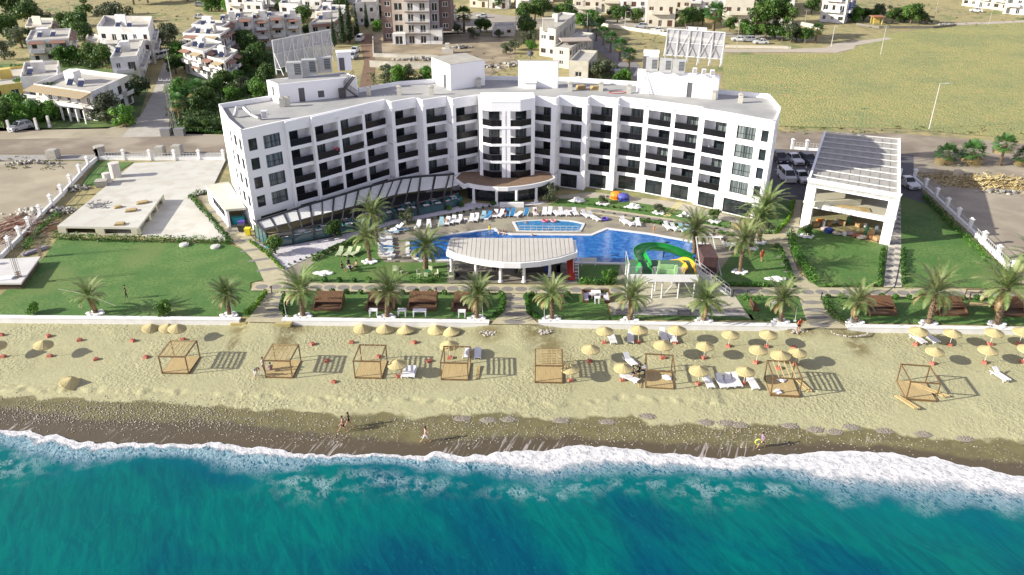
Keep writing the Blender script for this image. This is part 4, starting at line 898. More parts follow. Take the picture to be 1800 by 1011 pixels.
for k in range(n):
    a=xl+(xr-xl)*k/n; b=xl+(xr-xl)*(k+.91)/n; a0,a1=yat(roofp,a); b0,b1=yat(roofp,b); h=lambda t:ez+.05+.30*t
    mb.hexa([(a,a0,ez-.031),(b,b0,ez-.031),(b,b1,ez-.031),(a,a1,ez-.031)],[(a,a0,h(0)),(b,b0,h(0)),(b,b1,h(1)),(a,a1,h(1))])
mb.build('roof_panels',mat('roof_sheet_cream',(.52,.49,.45),(.46,.44,.40),scale=.7,rough=.6),pb)
for (px,py) in ((794,479.5),(837,488),(880,496),(921,496.5),(966,486),(1004,474),(800,455),(905,456),(1008,456)):
    x,y=G(px,py); mb=MB(); mb.cyl(x,y,.25,2.56,.19,.17,12); mb.cyl(x,y,0,.25,.30,.26,12); mb.cyl(x,y,2.4,2.56,.2,.27,12); mb.build('column',WHITE2,pb)
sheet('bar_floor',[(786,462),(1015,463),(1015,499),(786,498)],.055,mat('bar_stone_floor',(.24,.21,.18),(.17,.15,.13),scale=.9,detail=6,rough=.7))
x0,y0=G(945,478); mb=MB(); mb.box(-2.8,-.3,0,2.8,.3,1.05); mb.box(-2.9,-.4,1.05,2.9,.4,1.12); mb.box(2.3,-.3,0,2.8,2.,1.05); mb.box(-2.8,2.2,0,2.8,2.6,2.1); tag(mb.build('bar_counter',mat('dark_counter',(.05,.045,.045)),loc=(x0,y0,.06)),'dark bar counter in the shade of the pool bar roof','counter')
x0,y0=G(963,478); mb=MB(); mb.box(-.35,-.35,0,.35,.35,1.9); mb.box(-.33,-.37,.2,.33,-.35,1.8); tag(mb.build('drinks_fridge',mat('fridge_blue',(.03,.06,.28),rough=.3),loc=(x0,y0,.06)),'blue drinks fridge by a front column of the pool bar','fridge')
# red slide with a ladder right of the bar
x0,y0=G(1003,487); t=thing('red_slide','red slide standing beside the pool bar','slide',(x0,y0,.03)); mb=MB()
for a,b in (((0,-1.1,.15),(0,-.4,.5)),((0,-.4,.5),(0,1.6,1.9)),((0,1.6,1.9),(0,2.2,2.))):
    mb.bar(a,b,.8,.06); mb.bar((-.42,a[1],a[2]+.12),(-.42,b[1],b[2]+.12),.06,.25); mb.bar((.42,a[1],a[2]+.12),(.42,b[1],b[2]+.12),.06,.25)
mb.build('chute',mat('red_plastic',(.45,.035,.02),rough=.35),t)
x0,y0=G(1012,487); mb=MB()
for q in (-.3,.3): mb.bar((x0+q,y0-.8,.03),(x0+q,y0+1.3,2.2),.07)
for k in range(7): f=(k+.5)/7; mb.bar((x0-.3,y0-.8+2.1*f,.03+2.17*f),(x0+.3,y0-.8+2.1*f,.03+2.17*f),.06)
tag(mb.build('white_ladder',PLAST),'white ladder leaning beside the red slide','ladder')
# ================= WATER SLIDE =================
ws=thing('water_slide','raised water slide platform with a green and a yellow chute into the pool','water slide')
PF=3.0; fa=Vector(G(1106,484,PF)); fb=Vector(G(1227,485,PF)); sd=Seg(fa,fb); DP=4.2
GRP=mat('green_fibreglass',(.02,.33,.06),(.015,.24,.045),rough=.25,scale=1.5); YEL=mat('yellow_fibreglass',(.72,.38,.03),rough=.25)
mb=MB(); sd.box(mb,0,sd.L,0,DP,PF-.25,PF); mb.build('platform',mat('green_deck',(.08,.17,.09),(.06,.12,.07)),ws)
mb=MB(); sd.box(mb,-.05,sd.L+.05,-.12,-.02,PF-.75,PF+.15); 
mb.build('fascia',WHITE2,ws)
for (u,v) in ((.02,.1),(.36,.1),(.44,1.9),(.50,.1),(.74,.1),(.97,.1),(.02,3.9),(.36,3.9),(.74,3.9),(.97,3.9)):
    mb=MB(); a=sd.p(u*sd.L,v,0); mb.cyl(a[0],a[1],0.05,PF-.25,.09,n=8); mb.build('post',GALV,ws)
mb=MB(); mb.bar(sd.p(.52*sd.L,.1,.4),sd.p(.72*sd.L,.1,PF-.4),.1); mb.bar(sd.p(.95*sd.L,.1,.4),sd.p(.78*sd.L,.1,PF-.4),.1); mb.build('brace',GALV,ws)
mb=MB()
for (u0,u1) in ((.03,.18),(.34,.40),(.70,.80)):
    mb.bar(sd.p(u0*sd.L,.15,PF+1.),sd.p(u1*sd.L,.15,PF+1.),.05); n=max(2,int((u1-u0)*sd.L/.14))
    for k in range(n+1): u=(u0+(u1-u0)*k/n)*sd.L; mb.bar(sd.p(u,.15,PF),sd.p(u,.15,PF+1.),.035)
for v in (0,1.3,2.6,DP): mb.bar(sd.p(.03,v,PF),sd.p(.03,v,PF+1.1),.06)
mb.bar(sd.p(.03,0,PF+1.1),sd.p(.03,DP,PF+1.1),.05); mb.build('railing',GALV,ws)
mb=MB(); a=sd.p(-.1,0,0); mb.cyl(a[0],a[1],0,PF+1.4,.13,n=8); mb.build('corner_post',GALV,ws)
mb=MB(); sd.box(mb,.44*sd.L,.66*sd.L,.4,.5,PF,PF+.6); sd.box(mb,.44*sd.L,.66*sd.L,1.,1.1,PF+.3,PF+.9); mb.hexa([sd.p(.40*sd.L,.3,PF),sd.p(.46*sd.L,.3,PF),sd.p(.46*sd.L,.5,PF),sd.p(.40*sd.L,.5,PF)],[sd.p(.42*sd.L,.38,PF+1.7),sd.p(.44*sd.L,.38,PF+1.7),sd.p(.44*sd.L,.42,PF+1.7),sd.p(.42*sd.L,.42,PF+1.7)]); sd.box(mb,.66*sd.L,.70*sd.L,.3,.6,PF,PF+1.1); mb.build('entry_panel',mat('pale_green_plastic',(.38,.62,.30),rough=.4),ws)
def chute(path,m,name,r0=.55):
    pts=[Vector(p) for p in path]; P=[]
    for i in range(len(pts)-1):   # catmull-rom
        p0,p1,p2,p3=pts[max(i-1,0)],pts[i],pts[i+1],pts[min(i+2,len(pts)-1)]
        for k in range(6):
            t=k/6; P.append(.5*((2*p1)+(-p0+p2)*t+(2*p0-5*p1+4*p2-p3)*t*t+(-p0+3*p1-3*p2+p3)*t**3))
    P.append(pts[-1]); mb=MB(); M=9; prev=None
    for i,p in enumerate(P):
        d=(P[min(i+1,len(P)-1)]-P[max(i-1,0)]).normalized(); x=d.cross(Vector((0,0,1))).normalized(); y=x.cross(d)
        row=[]
        for off in (r0,r0-.05):
            for k in range(M):
                a=math.pi*(1+k/(M-1)); row.append(p+x*(off*math.cos(a))+y*(off*math.sin(a)*1.0+r0*.5))
        if prev:
            for k in range(M-1): mb.q(prev[k],prev[k+1],row[k+1],row[k]); mb.q(row[M+k],row[M+k+1],prev[M+k+1],prev[M+k])
            mb.q(prev[0],row[0],row[M],prev[M]); mb.q(prev[M-1],prev[2*M-1],row[2*M-1],row[M-1])
        prev=row
    o=mb.build(name,m,ws,smooth=True); return o
def W(px,py,z): x,y=G(px,py,z); return (x,y,z)
chute([W(1134,473,3.1),W(1132,463,3.05),W(1125,451,2.9),W(1125,442,2.7),W(1137,436,2.5),W(1155,435,2.25),W(1178,439,1.9),W(1200,447,1.3),W(1218,456,.6)],GRP,'green_chute',.78)
chute([W(1213,474,3.1),W(1211,465,3.1),W(1201,458.5,2.8),W(1190,459,2.3),W(1180,462,1.5),W(1171,463,.55)],YEL,'yellow_chute',.62)
for (u,rr,m,nm) in ((.235,.95,GRP,'green_mouth'),(.89,.75,YEL,'yellow_mouth')):
    mb=MB(); c_=sd.p(u*sd.L,.55,PF)
    ring=[]; K=14
    for k in range(K+1): a=math.pi*k/K; ring.append((math.cos(a)*rr,math.sin(a)*1.1))
    hp_=[(rr,0)]+ring+[(-rr,0)]
    for k in range(K):
        (xa,za),(xb_,zb_)=ring[k],ring[k+1]; mb.hexa([(c_[0]+xa,c_[1]-.1,PF+za),(c_[0]+xa,c_[1]+1.2,PF+za*.9),(c_[0]+xa*.82,c_[1]+1.2,PF+za*.75),(c_[0]+xa*.8,c_[1]-.1,PF+za*.8)],[(c_[0]+xb_,c_[1]-.1,PF+zb_),(c_[0]+xb_,c_[1]+1.2,PF+zb_*.9),(c_[0]+xb_*.82,c_[1]+1.2,PF+zb_*.75),(c_[0]+xb_*.8,c_[1]-.1,PF+zb_*.8)]) if k not in(5,6,7,8) else None
    mb.build(nm,m,ws)
x0,y0=G(1166,452,.0); mb=MB(); mb.cyl(x0,y0,0,2.0,.1,n=8); mb.bar((x0-.6,y0,1.9),(x0+.6,y0+.2,2.0),.12); mb.build('chute_support',FRAME,ws)
# stair of the slide
mb=MB(); e0=Vector(sd.p(sd.L,1.2,PF)); e1=Vector((*G(1283,523),.05))
for off in (Vector((0,0,0)),Vector((.1,1.1,0))):
    mb.bar(e0+off,e1+off,.08,.25)
    for hh_ in (.5,1.0): mb.bar(e0+off+Vector((0,0,hh_)),e1+off+Vector((0,0,hh_)),.05)
    for k in range(8): p=(e0+off).lerp(e1+off,k/7); mb.bar(p,p+Vector((0,0,1.)),.045)
for k in range(13): p=e0.lerp(e1,(k+.5)/13); mb.obox(p+Vector((.05,.55,0)),.34,1.05,.05)
mb.build('stair',GALV,ws)
mb=MB(); p0=W(1240,470,0); mb.box(p0[0]-.9,p0[1]-2.,0.03,p0[0]+.9,p0[1]+2.,2.3); tag(mb.build('pump_house',mat('maroon_board',(.09,.045,.045),(.06,.03,.03),scale=2)),'dark maroon boarded hut behind the slide stair','hut')
x0,y0=G(1246,470)
mb=MB(); mb.bar((x0+1.,y0-2.4,0),(x0+.6,y0+2.2,3.2),.1); mb.bar((x0-1.4,y0-2.0,0),(x0-1.5,y0+2.2,3.2),.1); mb.bar((x0-1.5,y0+2.2,3.2),(x0+.6,y0+2.2,3.2),.1); tag(mb.build('leaning_gantry',GALV),'leaning steel gantry over the maroon hut','gantry')
# ================= FENCES =================
def fence(pts,label,z=0,pil_h=1.7,wall_h=.55,sp=None,open_=True):
    P=[Vector(G(*p)) for p in pts]; t=thing('boundary_fence',label,'fence'); mb=MB()
    for a,b in zip(P[:-1],P[1:]):
        s=Seg(a,b); s.box(mb,0,s.L,-.1,.1,0,wall_h); s.box(mb,0,s.L,-.14,.14,wall_h,wall_h+.07)
    mb.build('low_wall',WHITE2,t)
    for p in P:
        mb=MB(); mb.box(p.x-.21,p.y-.21,0,p.x+.21,p.y+.21,pil_h); mb.box(p.x-.30,p.y-.30,pil_h,p.x+.30,p.y+.30,pil_h+.12); mb.box(p.x-.12,p.y-.12,pil_h+.12,p.x+.12,p.y+.12,pil_h+.3); mb.build('pillar',WHITE2,t)
    if open_:
        for a,b in zip(P[:-1],P[1:]):
            s=Seg(a,b); mb=MB(); n=max(2,int(s.L/.5))
            for zz in (.8,1.25): s.box(mb,.2,s.L-.2,-.02,.02,zz,zz+.04)
            for k in range(1,n): u=s.L*k/n; s.box(mb,u-.02,u+.02,-.015,.015,wall_h+.07,1.35)
            mb.build('rail_panel',GALV,t)
fence([(172,281),(156,294),(142,309),(126,327),(110,345),(92,363),(73,382),(53.5,404),(37,421),(19,439),(0,458),(-20,478)],'white pillared boundary fence running down the left side of the grounds')
fence([(172,281),(219,281.5),(265,282),(308,282),(351,282),(394,282)],'white pillared fence along the road left of the hotel')
fence([(1606,317),(1625,334),(1644,351),(1663,369),(1682,387),(1703,406),(1727,430),(1752,455),(1778,481)],'white pillared boundary fence down the right side of the grounds')
fence([(1392,262),(1417,264),(1445,266)],'short white fence between the hotel car park and the road',wall_h=.4)
def block(px,py,s_,h,lab,cat='block',m=None,rz=0):
    x,y=G(px,py); mb=MB(); mb.box(-s_,-s_,0,s_,s_,h); mb.box(-s_*.8,-s_*.8,h,s_*.8,s_*.8,h+.06); return tag(mb.build('concrete_block',m or CONC,loc=(x,y,0),rz=rz),lab,cat)
block(283,272,.75,1.5,'square stone block on the verge holding a small tree'); block(313,272,.8,1.7,'square stone block on the verge right of the small tree'); block(95,278,.85,1.5,'lone grey concrete cube beside the road at the left')
x,y=G(177,272); mb=MB(); mb.cyl(0,0,0,1.5,.85,.85,14); mb.cyl(0,0,1.5,1.62,.95,.95,14); tag(mb.build('round_pier',CONC,loc=(x,y,0)),'round concrete pier at the corner of the boundary fence','pier')
# ================= LEFT LOT =================
t=thing('concrete_bunker','low pale concrete structure with two wide openings above the left lawn','concrete structure')
z1=1.3; A,B,C_,D_=[Vector(G(*p,z1)) for p in ((100,397.5),(243,400),(287.5,341),(172,341))]
s=Seg(A,B); mb=MB(); s.wall(mb,-.0,z1-.18,[(s.L*.10,s.L*.46,.25,1.0),(s.L*.57,s.L*.90,.25,1.0)],th=.3)
s=Seg(B,C_); s.wall(mb,0,z1-.18,[(s.L*.05,s.L*.38,.2,1.),(s.L*.44,s.L*.66,.2,1.),(s.L*.70,s.L*.92,.2,1.)],th=.3); s=Seg(C_,D_); s.box(mb,0,s.L,0,.3,0,z1-.18); s=Seg(D_,A); s.box(mb,0,s.L,0,.3,0,z1-.18); mb.build('wall',mat('bunker_wall',(.52,.50,.38),(.45,.43,.33),scale=.8),t)
mb=MB(); mb.prism([A,B,C_,D_],z1-.18,z1); mb.build('roof_slab',PALEC,t)
for k,(px,py,sx,sy,l) in enumerate(((211,395,1.4,.9,'nearest'),(231,371,1.6,.9,'middle'),(251,357,1.7,.9,'farthest'),(208,365,1.2,.6,'small'))):
    x,y=G(px,py,z1); mb=MB()
    for j in range(4): mb.obox((0,0,.04+j*.07),sx-j*.1,sy,.05,.08*j)
    tag(mb.build('plank_pile',PALEW,loc=(x,y,z1),rz=.2*k),f'{l} flat pile of boards on the pale concrete roof slab','boards')
x,y=G(177,361,z1); mb=MB(); r=random.Random(9)
for k in range(26): mb.obox((r.uniform(-1.5,1.5),r.uniform(-1.2,1.2),.1+r.random()*.25),.6,.12,.1,r.uniform(0,3))
tag(mb.build('scrap_heap',mat('grey_scrap',(.25,.25,.26)),loc=(x,y,z1)),'heap of grey scrap on the pale concrete roof slab','scrap')
sheet('concrete_yard',[(243,416),(404,425),(336,347),(362,341),(372,335),(398,281),(236,288),(172,341),(140,371),(120,400)],.16,PALEC)
mb=MB(); pp=[Vector(p) for p in GP([(243,416),(404,425),(336,347),(362,341)])]
s=Seg(pp[0],pp[1]); s.box(mb,0,s.L,-.12,.12,0,.2); s=Seg(pp[1],pp[2]); s.box(mb,0,s.L,-.12,.12,0,.2); struct('yard_kerb',mb,MATS['bunker_wall'])
# platform lower left
z1=.95; t=thing('concrete_platform','raised pale concrete platform at the left edge of the lawn with bare reinforcement bars','platform'); P=[Vector(G(*p,z1)) for p in ((-60,497.5),(37,497.5),(71,451),(-40,458))]
mb=MB(); mb.prism(P,z1-.22,z1); mb.build('slab',mat('platform_slab',(.58,.56,.55),(.5,.49,.48),scale=.7),t); mb=MB(); mb.prism(inset(P,.25),0,z1-.22); mb.build('base',mat('brown_earth_base',(.09,.055,.035),scale=2),t)
x,y=G(11,490,z1); mb=MB(); mb.obox((0,0,.07),1.5,.9,.14,.2); mb.obox((.3,.1,.2),1.1,.7,.1,-.1); tag(mb.build('board_stack',PLAST,loc=(x,y,z1)),'white boards stacked on the concrete platform','boards')
for (px,py,h,l) in ((37,499,5.6,'at the front corner of the concrete platform'),(72,452,5.0,'at the rear corner of the concrete platform')):
    x,y=G(px,py); mb=MB()
    for a_ in (-.2,0,.2):
        for b2 in (-.2,.2): mb.tube([(a_,b2,0),(a_*1.15,b2*1.1,h)],.022,5)
    for k in range(6): z=.3+k*.25; mb.box(-.24,-.24,z,.24,.24,z+.02)
    tag(mb.build('rebar_cage',mat('rusty_bar',(.20,.15,.12)),loc=(x,y,0)),'tall bundle of thin reinforcement bars '+l,'rebar')
# rebar heap and rubble outside left fence
mb=MB(); r=random.Random(4); x,y=G(22,408)
for k in range(420):
    a=r.gauss(0,.35)+.9; px,py=r.gauss(0,2.6),r.gauss(0,2.2); L_=r.uniform(.8,2.4); z=max(.05,.9-.12*(px*px+py*py)**.5*1.1)*r.random(); mb.mi=r.randrange(2); mb.bar((px,py,z+.05),(px+L_*math.cos(a),py+L_*math.sin(a),z+r.uniform(0,.3)),.06)
tag(mb.build('rebar_heap',[mat('rust_red',(.26,.11,.07)),mat('pale_stick',(.50,.42,.35))],loc=(x,y,0)),'reddish heap of iron bars and sticks outside the left fence','scrap iron',kind='stuff')
def rubble(px,py,rx,ry,n,lab,cols,s0=.12,s1=.4,z=0,nm='rubble',kind='stuff',stack=.4,seed=1):
    x,y=G(px,py,z); mb=MB(); r=random.Random(seed)
    for k in range(n):
        a,b=r.gauss(0,.45)*rx,r.gauss(0,.45)*ry; s=r.uniform(s0,s1); hh_=stack*max(0,1-(a/rx)**2-(b/ry)**2)*r.random(); mb.mi=r.randrange(len(cols)); mb.blob((a,b,hh_+s*.3),s,s*.8,s*.6,.25,5,4,k)
    tag(mb.build(nm,cols,loc=(x,y,z)),lab,'rubble',kind=kind)
RB=[mat('stone_pale',(.42,.40,.36)),mat('stone_mid',(.30,.29,.27)),mat('stone_dark',(.16,.15,.15))]
rubble(108,372,2.4,1.6,70,'grey stones heaped between fence and concrete structure',RB,seed=2)
rubble(136,333,2.,1.2,30,'scattered grey stones near the rear of the left fence',RB,seed=3)
rubble(55,373,3.,1.5,60,'pale broken concrete heap outside the left fence',[mat('chalky',(.55,.50,.44)),RB[0]],.1,.5,seed=4)
rubble(60,288,7,1.5,60,'line of stones and weeds along the left road edge',RB,seed=5)
rubble(975,93 if False else 66,1,.5,3,'small stones by the pale shed',RB,seed=6)
for (px,py,l) in ((205,312,'tallest round white tank in the left lawn corner'),(190,322,'shorter white tank beside the tallest one')):
    x,y=G(px,py); mb=MB(); h=2.4 if px>200 else 1.6; mb.cyl(0,0,0,h,.8 if px>200 else .6,n=16); mb.cyl(0,0,h,h+.1,.86 if px>200 else .64,n=16)
    for k in range(3): mb.cyl(0,0,h*(k+1)/4,h*(k+1)/4+.05,.82 if px>200 else .62,n=16)
    tag(mb.build('water_tank',mat('tank_plastic',(.62,.58,.55),scale=2),loc=(x,y,0)),l,'tank')
x,y=G(180,327); mb=MB(); mb.box(-.8,-.7,0,.8,.7,.9); mb.box(-.9,-.8,.9,.9,.8,1.); mb.box(-.7,-.72,.15,.7,-.70,.8); tag(mb.build('equipment_box',CONC,loc=(x,y,0),rz=.2),'grey equipment box in front of the white tanks','box')
for (px,py,l) in ((324,432,'left pale round manhole cover before the long hedge'),(379,435.5,'right pale round manhole cover before the long hedge')):
    x,y=G(px,py); mb=MB(); mb.cyl(0,0,0,.25,.62,.62,14); mb.cyl(0,0,.25,.32,.45,.4,12); tag(mb.build('manhole_cover',mat('manhole_stone',(.55,.55,.52)),loc=(x,y,.03)),l,'manhole')
# brush heap at right
mb=MB(); r=random.Random(8); x,y=G(1740,322); 
for k in range(1500):
    px,py=r.gauss(0,5.),r.gauss(0,1.7); px=px+.0; a=r.gauss(0,1.2); L_=r.uniform(.4,1.8); z=max(.05,1.1-.03*px*px-.25*py*py)*r.random(); mb.mi=r.randrange(3); mb.bar((px,py-px*.18,z),(px+L_*math.cos(a),py-px*.18+L_*math.sin(a)*.7,z+r.uniform(-.1,.5)),r.uniform(.05,.14))
tag(mb.build('brush_heap',[mat('dry_brush',(.48,.37,.17)),mat('dry_brush_dark',(.30,.22,.10)),mat('pale_brush',(.55,.47,.28))],loc=(x,y,0)),'long heap of dry branches beside the palms at the right','brush',kind='stuff')
rubble(1700,318,2.6,1.2,40,'grey stones at the near end of the dry brush heap',RB,seed=7)
rubble(1755,338,3.5,.8,50,'dark and pale debris at the foot of the brush heap',RB,seed=8)
block(1683,312,.55,1.2,'pale concrete block at the left end of the brush heap',m=mat('tan_block',(.55,.48,.36)),rz=.3)
# ================= VEGETATION =================
def np_obj(name,V,F,ms,mi=None):
    me=bpy.data.meshes.new(name); k=F.shape[1]
    me.vertices.add(len(V)); me.vertices.foreach_set('co',V.ravel().astype(np.float32))
    me.loops.add(F.size); me.loops.foreach_set('vertex_index',F.ravel().astype(np.int32))
    me.polygons.add(len(F)); me.polygons.foreach_set('loop_start',np.arange(0,F.size,k,dtype=np.int32)); me.polygons.foreach_set('loop_total',np.full(len(F),k,np.int32))
    for m in ms: me.materials.append(m)
    if mi is not None: me.polygons.foreach_set('material_index',mi.astype(np.int32))
    me.update(calc_edges=True); o=bpy.data.objects.new(name,me); COL.objects.link(o); return o
def leaf_cloud(blobs,n,size,seed,shell=.55):
    """leaf quads through lobes (cx,cy,cz,rx,ry,rz)"""
    g=np.random.default_rng(seed); b=np.array(blobs,float); vol=b[:,3]*b[:,4]+b[:,5]*b[:,4]; pick=g.choice(len(b),n,p=vol/vol.sum())
    d=g.normal(size=(n,3)); d/=np.linalg.norm(d,axis=1)[:,None]; rr=shell+(1.08-shell)*g.random(n)**.6
    c=b[pick,:3]+d*b[pick,3:]*rr[:,None]; nn=d+g.normal(size=(n,3))*.55; nn[:,2]+=.25; nn/=np.linalg.norm(nn,axis=1)[:,None]
    a=np.cross(nn,g.normal(size=(n,3))); a/=np.linalg.norm(a,axis=1)[:,None]; e=np.cross(nn,a); s=size*(.6+.8*g.random(n))[:,None]
    V=np.stack([c-a*s-e*s*.6,c+a*s*.3-e*s*.7,c+a*s+e*s*.55,c-a*s*.3+e*s*.65],1).reshape(-1,3); F=np.arange(4*n).reshape(n,4); return V,F
def tree_proto(kind,seed):
    r=random.Random(seed); t=thing('broadleaf_tree','proto','tree'); h=4.6
    if kind=='round': bl=[(0,0,2.6,1.5,1.5,1.5)]+[(1.25*math.cos(a)*r.uniform(.7,1.1),1.25*math.sin(a)*r.uniform(.7,1.1),r.uniform(1.3,3.4),r.uniform(.7,1.15),r.uniform(.7,1.15),r.uniform(.6,.95)) for a in [k*.9+r.random()*.4 for k in range(8)]]; n=2300; s=.15; m=TREEG
    if kind=='bright': bl=[(r.uniform(-1,1),r.uniform(-1,1),r.uniform(.9,3.0),r.uniform(.7,1.1),r.uniform(.7,1.1),r.uniform(.6,.9)) for k in range(9)]; n=2000; s=.15; m=TREEL
    if kind=='olive': bl=[(r.uniform(-1.4,1.4),r.uniform(-1.3,1.3),r.uniform(1.0,3.0),r.uniform(.5,.95),r.uniform(.5,.95),r.uniform(.45,.75)) for k in range(12)]; n=2000; s=.12; m=TREEO
    if kind=='tall': bl=[(r.uniform(-1.5,1.5),r.uniform(-1.5,1.5),r.uniform(1.6,6.8),r.uniform(.7,1.3),r.uniform(.7,1.3),r.uniform(.6,1.1)) for k in range(16)]; n=3000; s=.17; m=TREEG
    if kind=='cypress': bl=[(0,0,1.2+k*.9,.95-.09*k,.95-.09*k,.75) for k in range(9)]+[(.3*math.cos(k*2.1),.3*math.sin(k*2.1),1.+k*.8,.75-.06*k,.75-.06*k,.6) for k in range(9)]; n=2600; s=.13; m=TREED
    V,F=leaf_cloud(bl,n,s,seed,.45 if kind!='cypress' else .6); o=np_obj('crown',V,F,[m]); o.parent=t
    mb=MB(); top=max(b[2] for b in bl)-.4; mb.tube([(0,0,0),(.08,.05,top*.35),(0,0,top*.6),(.1,0,top)],[.2,.15,.12,.04],7)
    for b in bl[:7]:
        if kind!='cypress': mb.tube([(0.03,0.02,top*.4),(b[0]*.6,b[1]*.6,(b[2]+top*.4)/2+.2),(b[0]*.9,b[1]*.9,b[2])],[.08,.05,.02],5)
    mb.build('trunk',BARK,t); return t
TK={}
for k in ('round','bright','olive','tall','cypress'): TK[k]=[Maker(tree_proto(k,s)) for s in ((11,12) if k!='tall' else (11,))]
def tree(kind,px,py,sc,label,group='trees among the far houses',sz=None):
    mk=TK[kind][int(px)%len(TK[kind])]; x,y=G(px,py); o=mk((x,y,0),(px*1.7+py)%6.28,label,group,(sc,sc,sz or sc)); return o
# ---- palms
def frond(L,droop,up,az,r,dry=False,wid=.42,n=17):
    """one feather frond: rachis ribbon + leaflets -> quads"""
    V=[];F=[]; pts=[]; el=up
    p=np.array([0.,0.,0.]); st_=L/n
    for i in range(n+1):
        pts.append(p.copy()); e=el-droop*(i/n)**1.5; p=p+st_*np.array([math.cos(e),0,math.sin(e)])
    for i in range(n):
        a,b=pts[i],pts[i+1]; w_=.035*(1-i/n)+.012; k=len(V); V+=[a+[0,-w_,0],b+[0,-w_,0],b+[0,w_,0],a+[0,w_,0]]; F.append((k,k+1,k+2,k+3))
        if i<2: continue
        t=i/n; ll=wid*math.sin(math.pi*min(1,.16+t*.84))**.7*(1.05-.25*t); d=(b-a)/np.linalg.norm(b-a); upv=np.array([-d[2],0,d[0]])
        for sgn in (-1,1):
            for h_ in (0,.5):
                o=a+(b-a)*h_; tip=o+d*ll*.75+np.array([0,sgn*ll*.8,0])+upv*ll*(.28+r.uniform(-.15,.15))-np.array([0,0,ll*.22]); k=len(V); V+=[o,o+d*.075,tip+d*.02,tip-d*.01]; F.append((k,k+1,k+2,k+3))
    V=np.array(V); c,s=math.cos(az),math.sin(az); V=V@np.array([[c,s,0],[-s,c,0],[0,0,1]]); return V,F
def date_palm(seed,nf=46,L=2.7,H=2.6,lean=0.,young=False):
    r=random.Random(seed); t=thing('date_palm','proto','palm'); Vs=[];Fs=[];Mi=[];k=0
    for i in range(nf):
        f=i/nf; up=1.38-f*1.55+r.uniform(-.12,.12); dr=.9+f*.75+r.uniform(-.1,.25); az=i*2.39996+r.uniform(-.25,.25); l_=L*(.75+.35*math.sin(math.pi*min(1,f+.25)))*r.uniform(.88,1.08); dry=f>.9
        v,fc=frond(l_,dr,up,az,r,dry); v=v+np.array([.12*math.cos(az),.12*math.sin(az),.05+(1-f)*.35]); Vs.append(v); Fs+= [tuple(a+k for a in q) for q in fc]; Mi+= [1 if dry else 0]*len(fc); k+=len(v)
    V=np.concatenate(Vs)+np.array([lean,0,H]); o=np_obj('crown',V,np.array(Fs),[PALMG,PALMD],np.array(Mi)); o.parent=t
    mb=MB(); m=13; P=[(lean*(q/m)**1.6,0,H*1.04*q/m) for q in range(m+1)]; mb.tube(P,[(.36 if q==0 else .27-.05*q/m)+(.035 if q%2 else 0)+(.07 if q>m-2 else 0) for q in range(m+1)],9)
    for q in range(70): # stubs of cut fronds
        z=H*(.12+.9*q/70); a=q*2.4; rr=.24; x=lean*(z/H)**1.6; mb.bar((x+rr*math.cos(a)*.8,rr*math.sin(a)*.8,z),(x+(rr+.13)*math.cos(a),(rr+.13)*math.sin(a),z+.14),.09,.05)
    mb.build('trunk',TRUNK,t); return t
dp=[Maker(date_palm(s,L=L_,H=H_,lean=ln,nf=nf)) for s,L_,H_,ln,nf in ((1,3.1,2.8,.0,50),(2,3.2,3.3,.25,48),(3,2.7,2.3,-.2,34),(4,3.5,4.4,.3,54))]
PAL=[(168,551,2,.95,'slender date palm on the left lawn behind the sea wall, leftmost of the beach row'),(403,554,0,.82,'date palm at the right end of the left sea wall'),(533,556,0,.95,'large date palm right of the left beach path, wooden daybed beyond it'),(680,558,1,.92,'date palm between two white tables and a brown daybed behind the sea wall'),(838,560,0,.88,'date palm left of the central beach path beside a shower'),(970,561,1,.92,'date palm right of the central beach path beside a shower'),(1107,563,0,.92,'date palm left of the slide court behind the sea wall'),(1237,564,0,.95,'date palm in front of the water slide stair'),(1372,566,1,.86,'date palm over the white table near the right beach path'),(1503,567,2,.95,'thin young date palm just right of the right beach path'),(1632,569,1,1.15,'tall date palm between two brown daybeds at the right'),(1752,570,1,1.22,'tall date palm at the right edge beside the timber swing'),
(650,459,3,.78,'date palm on the garden lawn beside the sun loungers'),(664,427,3,.88,'date palm before the restaurant glass, behind another palm'),(748,472,0,1.08,'date palm at the lower left corner of the pool'),(1220,444,0,1.1,'date palm rising behind the water slide'),(1300,478,3,.86,'leaning date palm ringed by white stones on the right lawn'),(1320,435,3,.9,'date palm with a stone ring nearest the pool deck corner'),(1334,425,3,1.05,'tallest date palm, in front of the hotel corner windows'),(1812,520,1,1.2,'date palm cut by the right edge of the view')]
for i,(px,py,k,s,l) in enumerate(PAL): x,y=G(px,py); o=dp[k]((x,y,.0),(i*2.1)%6.28 if k!=3 else -.3+i*.3,l,'date palms of the hotel garden',(s*(.93+.14*((i*7)%5)/4),s,s*(.9+.2*((i*3)%7)/6))); o.rotation_euler[0]=R(((i*5)%7-3)*1.1); o.rotation_euler[1]=R(((i*3)%5-2)*1.3)
def planter(px,py,lab,k=6,r0=.75):
    x,y=G(px,py); mb=MB(); rr=random.Random(int(px))
    for q in range(k): a=2*math.pi*q/k; mb.blob((r0*math.cos(a),r0*.8*math.sin(a),.08),.34,.30,.14,.15,7,4,q)
    mb.blob((0,0,.02),r0,r0*.8,.1,.1,9,4,3); tag(mb.build('stone_ring',WHITE2,loc=(x,y,.03)),lab,'stone ring')
